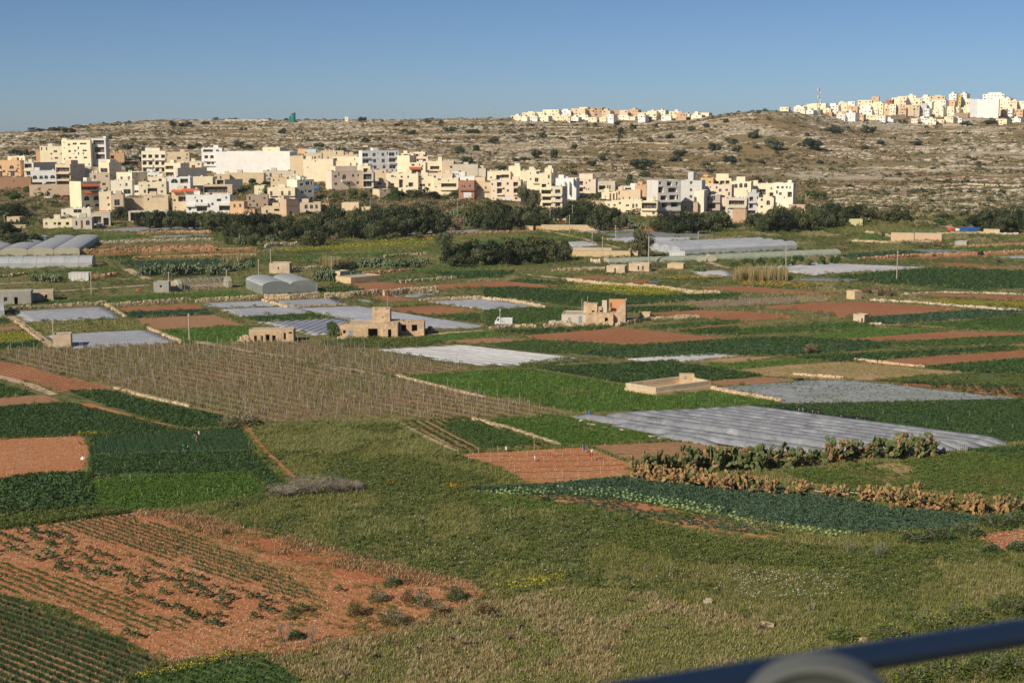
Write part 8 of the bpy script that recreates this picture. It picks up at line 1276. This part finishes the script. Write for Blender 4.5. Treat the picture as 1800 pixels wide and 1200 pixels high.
J2 = dict(J); J2.update({'pelvis': (.12, 0, .86), 'waist': (.02, 0, 1.0), 'chest': (-.2, 0, 1.1), 'neck': (-.36, 0, 1.14), 'head': (-.47, 0, 1.13), 'crown': (-.56, 0, 1.12), 'sl': (-.24, -.19, 1.08), 'el': (-.30, -.24, .80), 'wl': (-.40, -.2, .55), 'sr': (-.24, .19, 1.08), 'er': (-.32, .24, .82), 'wr': (-.45, .18, .58), 'hl': (.12, -.1, .82), 'kl': (.02, -.12, .46), 'al': (.06, -.13, .09), 'tl': (-.09, -.14, .04), 'hr': (.12, .1, .82), 'kr': (.06, .12, .46), 'ar': (.14, .13, .09), 'tr': (0, .14, .04)})
def hood(g):
    g.obox((-.49, 0, 1.15), Vector((.1, 0, 0)), Vector((0, .125, 0)), Vector((0, 0, .115))); g.obox((-.38, 0, 1.14), Vector((.07, 0, 0)), Vector((0, .105, 0)), Vector((0, 0, .1)))
def hoef(g): g.tube((-.3, -.05, .75), (-.8, .05, .02), .018, n=5); g.obox((-.84, .05, .03), Vector((.07, 0, -.03)), Vector((0, .07, 0)), Vector((0, 0, .008)))
person('person in a green hood bending over the dark onion rows with a hoe', gp(329, 797.5), J2, E, RD, colsof(BLK2, NAVY), None, .15, [('hand', lambda g: hand(g, J2['wl'], (-.3, .2, -.8)), SK), ('hand', lambda g: hand(g, J2['wr'], (-.3, -.2, -.8)), SK), ('face', lambda g: face(g, -.47, 1.12, (-.5, 0, -.8)), SK), ('hood', hood, GRN), ('belt', lambda g: g.obox((.1, 0, .98), Vector((.06, 0, .05)), Vector((0, .17, 0)), Vector((.02, 0, -.03))), CARW), ('hoe', hoef, POLEM)])
# ================================================================== meadow
def scatterpts(n, dr, pxr=(-60, 1860)):
    f0, f1 = dr; d = np.sqrt(RNG.uniform(f0*f0, f1*f1, n)); px = RNG.uniform(*pxr, n); x = (px-900)/F*(d*cos(PITCH)+CAMH*sin(PITCH)); P = np.stack([x, d], 1); k = np.ones(n, bool)
    for w_ in EXCL:
        W_ = np.array(w_); lo = W_.min(0); hi = W_.max(0); bb = (P[:, 0] > lo[0]) & (P[:, 0] < hi[0]) & (P[:, 1] > lo[1]) & (P[:, 1] < hi[1])
        if bb.any(): idx = np.nonzero(bb)[0]; k[idx[inpoly(P[idx], w_)]] = False
    return P[k]
DRYP = wpoly([(455, 1158), (640, 1118), (750, 1085), (880, 1050), (1000, 1030), (1110, 1040), (1250, 1072), (1350, 1098), (1480, 1128), (1300, 1165), (1180, 1215), (530, 1230)])
M_ = scatterpts(135000, (101, 206)); isdry = inpoly(M_, DRYP); n1 = fbm(M_[:, 0]/7, M_[:, 1]/11, 4); n2 = fbm(M_[:, 0]/16+60, M_[:, 1]/22, 3); px_ = 900+F*M_[:, 0]/(M_[:, 1]*cos(PITCH)+CAMH*sin(PITCH))
right = np.clip((px_-900)/500, 0, 1); far_ = M_[:, 1] > 168; r = RNG.random(len(M_))
weed = ~isdry & (n1+.10*right < .47) & (r < .75); pale = ~isdry & ~weed & (n2 > (.50-.06*far_)); gr = ~isdry & ~weed & ~pale
def pl(nm, k, kind, sc, lab): planting(nm, p3(M_[k]), kind, sc, lab, 'grass', .45)
pl('meadow_weeds', weed & (r < .55), 'weed', .85, 'dark weeds of the rough meadow'); pl('meadow_white_flowers', weed & (r >= .55), 'white', .8, 'weeds with tiny white flowers in the meadow'); pl('meadow_pale_grass', pale, 'pale', .9, 'pale feathery grass of the meadow'); pl('meadow_grass', gr, 'grass', .9, 'green grass of the rough meadow')
n3 = fbm(M_[:, 0]/3.5, M_[:, 1]/5, 3)
pl('dry_grass', isdry & (n3 > .42), 'dry', 1.0, 'dry straw coloured grass at the bottom of the meadow'); pl('dry_short_grass', isdry & (n3 <= .42), 'short', 1.3, 'short green grass at the bottom of the meadow')
def patch(poly, n, kind, sc, nm, lab): wp = wpoly(poly); W_ = np.array(wp); P = RNG.uniform(W_.min(0), W_.max(0), (n*3, 2)); P = P[inpoly(P, wp)][:n]; planting(nm, p3(P), kind, sc, lab, 'flowers', .3)
PG = wpoly([(440, 748), (560, 742), (690, 741), (770, 785), (800, 806), (720, 815), (640, 800), (560, 832), (500, 812)]); W_ = np.array(PG); P = RNG.uniform(W_.min(0), W_.max(0), (16000, 2)); P = P[inpoly(P, PG)]; P = P[fbm(P[:, 0]/6+300, P[:, 1]/3.5, 3) > .47]; planting('plume_grass', p3(P), 'plume', 1.0, 'tall pale yellow-green grass waving at the top of the meadow', 'grass', .4)
PG = wpoly([(520, 880), (900, 880), (1100, 950), (1000, 1010), (760, 990), (600, 940)]); W_ = np.array(PG); P = RNG.uniform(W_.min(0), W_.max(0), (9000, 2)); P = P[inpoly(P, PG)]; P = P[fbm(P[:, 0]/5+330, P[:, 1]/4, 3) > .54]; planting('plume_grass', p3(P), 'plume', .85, 'pale grass tufts in the middle of the meadow', 'grass', .4)
patch([(1060, 905), (1250, 947), (1500, 965), (1700, 962), (1560, 1005), (1200, 990), (1040, 945)], 1500, 'weed', 1.15, 'meadow_weeds', 'dark weeds along the lower side of the cabbage field'); patch([(690, 800), (880, 845), (800, 872), (640, 862), (600, 825)], 1100, 'weed', 1.1, 'meadow_weeds', 'dark weeds beside the long grey leafless bush'); patch([(1280, 1010), (1500, 1005), (1480, 1050), (1300, 1060)], 500, 'white', 1.0, 'white_flowers', 'patch of tiny white flowers in the right meadow'); patch([(-20, 905), (160, 894), (230, 902), (100, 918), (-20, 934)], 700, 'weed', 1.2, 'verge_weeds', 'dark weedy verge above the orange garden')
patch([(872, 1030), (950, 1016), (995, 1008), (990, 1024), (930, 1036), (880, 1040)], 85, 'yellow', .9, 'yellow_flowers', 'long patch of yellow flowers in the meadow'); patch([(677, 846), (705, 844), (706, 850), (679, 852)], 40, 'orange', 1.0, 'orange_flowers', 'small clump of orange-yellow flowers in the upper meadow'); patch([(780, 853), (820, 850), (832, 858), (786, 860)], 60, 'orange', 1.0, 'orange_flowers', 'orange-yellow flowers at the left tip of the cabbage field'); patch([(1000, 848), (1105, 838), (1105, 841), (1000, 851)], 60, 'yellow', .8, 'yellow_flowers', 'yellow flowers along the top edge of the cabbages'); patch([(135, 762), (172, 761), (170, 766), (138, 767)], 40, 'yellow', 1.0, 'yellow_flowers', 'yellow flowering verge above the bare left plot')
patch([(1060, 990), (1700, 960), (1790, 1010), (1500, 1040), (1150, 1020)], 45, 'orange', .7, 'orange_flowers', 'scattered orange flowers in the right meadow'); patch([(800, 868), (900, 876), (1030, 892), (1100, 912), (1000, 905), (860, 890)], 420, 'bright', 1.1, 'meadow_weeds', 'bright green weeds below the left end of the cabbages')
# ragged growth along the edges of the plots
EP = []; ES = []
for w_ in EXCL:
    for i in range(len(w_)):
        a = np.array(w_[i]); b_ = np.array(w_[(i+1) % len(w_)]); L_ = np.linalg.norm(b_-a); D = (a[1]+b_[1])/2
        if D > 640 or D < 100: continue
        st_ = .3 if D < 220 else .55 if D < 320 else 1.2; n = int(L_/st_*.75); t = RNG.random(n)[:, None]; q = a+(b_-a)*t+RNG.normal(0, .38 if D < 320 else .6, (n, 2)); EP.append(q); ES.append(np.full(n, .8 if D < 220 else 1.0 if D < 320 else 1.6))
EP = np.concatenate(EP); ES = np.concatenate(ES); n1 = fbm(EP[:, 0]/6, EP[:, 1]/9, 3); keep = fbm(EP[:, 0]/11+70, EP[:, 1]/11, 3) < .54
for nm, k, kd in (('edge_grass', n1 < .44, 'grass'), ('edge_weeds', (n1 >= .44) & (n1 < .52), 'weed'), ('edge_dry_grass', n1 >= .52, 'dry')): planting(nm, p3(EP[k & keep], .03), kd, ES[k & keep], 'ragged growth along the edges of the plots', 'grass', .45)
# clods and stones on the bare soils in front
for poly, n in (([(0, 774), (147, 766), (157, 795), (152, 833), (0, 850)], 900), ([(806, 798), (1030, 786), (1107, 814), (1107, 837), (983, 850), (928, 852), (812, 805)], 1400), ([(0, 935), (230, 901), (430, 927), (830, 1024), (780, 1080), (600, 1126), (467, 1152), (300, 1168), (100, 1068), (0, 1040)], 9000), ([(1703, 942), (1800, 928), (1800, 970), (1762, 968)], 400), ([(0, 634), (192, 680), (110, 689), (0, 662)], 400)):
    wp = wpoly(poly); W_ = np.array(wp); P = RNG.uniform(W_.min(0), W_.max(0), (n*2, 2)); P = P[inpoly(P, wp)][:n]; planting('clods', p3(P, .02), 'clod', .17, 'clods of earth on the bare soil', 'clods', .6); planting('pebbles', p3(P[::4]+RNG.uniform(-.5, .5, (len(P[::4]), 2)), .03), 'pebble', .12, 'pale pebbles on the bare soil', 'stones', .6)
# rough growth between the fields of the valley
V_ = scatterpts(60000, (200, 705), (-100, 1900)); n1 = fbm(V_[:, 0]/14, V_[:, 1]/22, 4); n2 = fbm(V_[:, 0]/30+8, V_[:, 1]/40, 3); s_ = np.interp(V_[:, 1], [200, 330, 700], [1.2, 1.7, 2.6]); zz = T(V_[:, 0], V_[:, 1]); V3 = np.stack([V_[:, 0], V_[:, 1], zz], 1)
for nm, k, kd, lb in (('verge_weeds', n1 < .45, 'weed', 'dark weeds on the verges between the fields'), ('verge_grass', (n1 >= .45) & (n2 < .5), 'grass', 'rough grass on the verges between the fields'), ('verge_dry_grass', (n1 >= .45) & (n2 >= .5), 'dry', 'dry grass on the verges between the fields')): planting(nm, V3[k], kd, s_[k]*.8, lb, 'grass', .4)
for poly, n, sc in (([(1290, 494), (1388, 494), (1380, 484), (1295, 484)], 420, 1.1), ([(385, 462), (420, 455), (440, 455), (420, 465)], 60, .9), ([(560, 462), (600, 462), (605, 470), (575, 472)], 80, 1.0), ([(440, 412), (470, 404), (520, 406), (470, 416)], 90, 1.0), ([(1120, 396), (1170, 396), (1170, 404), (1120, 404)], 60, .8)):
    wp = wpoly(poly); W_ = np.array(wp); P = RNG.uniform(W_.min(0), W_.max(0), (n*4, 2)); P = P[inpoly(P, wp)][:n]; planting('reeds', p3(P), 'reed', sc, 'tall dry brown reeds among the fields', 'reeds', .3)
GE = [tuple(p) for p in wpoly([(230, 903), (300, 902), (367, 909), (430, 928), (600, 971), (700, 1001), (830, 1025), (862, 1050), (780, 1080), (700, 1110), (600, 1126), (520, 1150), (467, 1152), (400, 1150), (300, 1168)])]; GP_ = []
for a, b_ in zip(GE[:-1], GE[1:]):
    a = np.array(a); b_ = np.array(b_); n = int(np.linalg.norm(b_-a)*26); GP_.append(a+(b_-a)*RNG.random((n, 1))+RNG.normal(0, 1.0, (n, 2)))
GP_ = np.concatenate(GP_); k = RNG.random(len(GP_)) < .5; planting('garden_edge_grass', p3(GP_[k], .03), 'dry', .8, 'dry grass creeping over the edge of the orange soil', 'grass', .5); planting('garden_edge_rust', p3(GP_[~k], .03), 'rust', .9, 'rusty grass creeping over the edge of the orange soil', 'grass', .5)
gw = wpoly([(560, 1040), (700, 1020), (850, 1045), (780, 1085), (620, 1122), (480, 1145), (430, 1120)]); P = rowpts(gw, GA, .6, .5, .5, .5, lambda P: fbm(P[:, 0]/4+90, P[:, 1]/4, 3) < .48); planting('garden_weeds', p3(P, .03), 'weed', .6, 'small weeds at the right end of the orange soil', 'weeds', .5)
P = rowpts(wpoly([(-20, 940), (230, 905), (480, 990), (700, 1060), (520, 1140), (300, 1150), (-20, 1035)]), GA, .9, .8, .5, .5, lambda P: fbm(P[:, 0]/3+190, P[:, 1]/3, 3) < .51); planting('garden_weeds', p3(P, .03), 'short', .9, 'sparse weeds among the rows on the orange soil', 'weeds', .5)
# ================================================================== the open bus the picture is taken from
BUSB = mat('bus_blue_paint', [(.012, .023, .05), (.017, .03, .06)], scale=2, rough=.25, spec=.7, coord='obj'); SEATG = mat('seat_grey', [(.045, .048, .042), (.055, .06, .052)], scale=6, rough=.7, coord='obj'); SEATR = mat('seat_rim', [(.11, .115, .105), (.14, .145, .13)], scale=4, rough=.5, coord='obj')
ra, rb = gp(1100, 1222, CAMH-.62), gp(1800, 1110, CAMH-.62); d = (rb-ra).normalized(); c = ra; n_ = Vector((d.y, -d.x, 0)); ro = empty('bus_railing', c); tag(ro, 'dark blue bus railing crossing the lower right corner, out of focus', 'railing')
g = MB(); g.tube(-d*.6, d*1.6, .0175, n=20); g.build('top_rail', BUSB, ro); g = MB(); g.tube(-d*.6+Vector((0, 0, -.085)), d*1.6+Vector((0, 0, -.085)), .012, n=16); g.build('lower_rail', BUSB, ro)
for t in (-.5, 1.5): g = MB(); g.tube(d*t+Vector((0, 0, -.45)), d*t+Vector((0, 0, -.0)), .014, n=12); g.build('post', BUSB, ro)
g = MB(); g.obox(d*.5+Vector((0, 0, -.6))-n_*.02, d*1.4, n_*.02, Vector((0, 0, .3))); g.build('side_panel', BUSB, ro)
sc_ = gp(1447, 1158, CAMH-.50); so = empty('seat_back', sc_, -atan2(sc_.x, sc_.y)); tag(so, 'grey rounded seat top with a paler rim below the blue rail', 'seat'); R_ = .085
def disc(r0, r1, y0, y1, m, nm):
    g = MB(); n = 28
    for i in range(n):
        t0, t1 = pi*i/n, pi*(i+1)/n; q = lambda r, t, y: (r*cos(t), y, r*sin(t)-R_)
        if r0 > 0:
            g.quad(q(r0, t0, y0), q(r1, t0, y0), q(r1, t1, y0), q(r0, t1, y0)); g.quad(q(r0, t1, y1), q(r1, t1, y1), q(r1, t0, y1), q(r0, t0, y1)); g.quad(q(r1, t0, y0), q(r1, t0, y1), q(r1, t1, y1), q(r1, t1, y0)); g.quad(q(r0, t0, y1), q(r0, t0, y0), q(r0, t1, y0), q(r0, t1, y1))
        else: g.poly([(0, y0, -R_), q(r1, t0, y0), q(r1, t1, y0)]); g.poly([(0, y1, -R_), q(r1, t1, y1), q(r1, t0, y1)])
    x = [(r1, 0)] if r0 == 0 else [(r0, r1)]
    w_ = r1
    if r0 == 0: g.box(-w_, w_, y0, y1, -R_-.4, -R_)
    else: g.box(-r1, -r0, y0, y1, -R_-.4, -R_); g.box(r0, r1, y0, y1, -R_-.4, -R_)
    g.build(nm, m, so)
disc(R_*.93, R_, -.02, .02, SEATR, 'rim'); disc(0, R_*.929, -.012, .012, SEATG, 'panel')
# ================================================================== finish the labels with what stands beside
def words(t): return t.split()
def finish():
    used = set(o['label'] for o in bpy.data.objects if o.get('label')); by = {}
    for o, base, px, py in PENDING:
        L_ = sorted(MARKS, key=lambda m: abs(m[1]-px)+2.2*abs(m[2]-py))[0]; dx, dy = px-L_[1], py-L_[2]
        w_ = ('right of' if dx > 0 else 'left of') if abs(dx) > 2.0*abs(dy) else ('in front of' if dy > 0 else 'behind')
        by.setdefault((base, L_[0], w_), []).append((abs(dx)+2.2*abs(dy), o))
    ORD = ['nearest', 'second nearest', 'third nearest', 'fourth nearest', 'fifth nearest', 'sixth nearest', 'seventh nearest', 'eighth nearest', 'ninth nearest', 'tenth nearest', 'eleventh nearest', 'twelfth nearest']
    for (base, lm, w_), lst in by.items():
        lst.sort(key=lambda q: q[0])
        for i, (_, o) in enumerate(lst):
            if len(lst) == 1: t = f'{base} {w_} {lm}'
            else: t = f'{base} {w_} {lm}, {ORD[i] if i < 12 else "far out, "+str(i+1)+"th"}'
            ws = words(t); o['label'] = ' '.join(ws[:16])
# thin haze over the valley
hz = MB(); hz.box(-9000, 9000, -300, 7300, -2, 110); HZ = bpy.data.materials.new('haze'); HZ.use_nodes = True; HZ.node_tree.nodes.remove(HZ.node_tree.nodes['Principled BSDF']); pv = HZ.node_tree.nodes.new('ShaderNodeVolumePrincipled'); pv.inputs['Color'].default_value = (.82, .88, .96, 1); pv.inputs['Density'].default_value = .00004; pv.inputs['Anisotropy'].default_value = 0.0
HZ.node_tree.links.new(pv.outputs[0], HZ.node_tree.nodes['Material Output'].inputs['Volume']); tag(hz.build('haze', HZ), 'faint bluish haze over the valley', 'haze', kind='stuff')
finish()
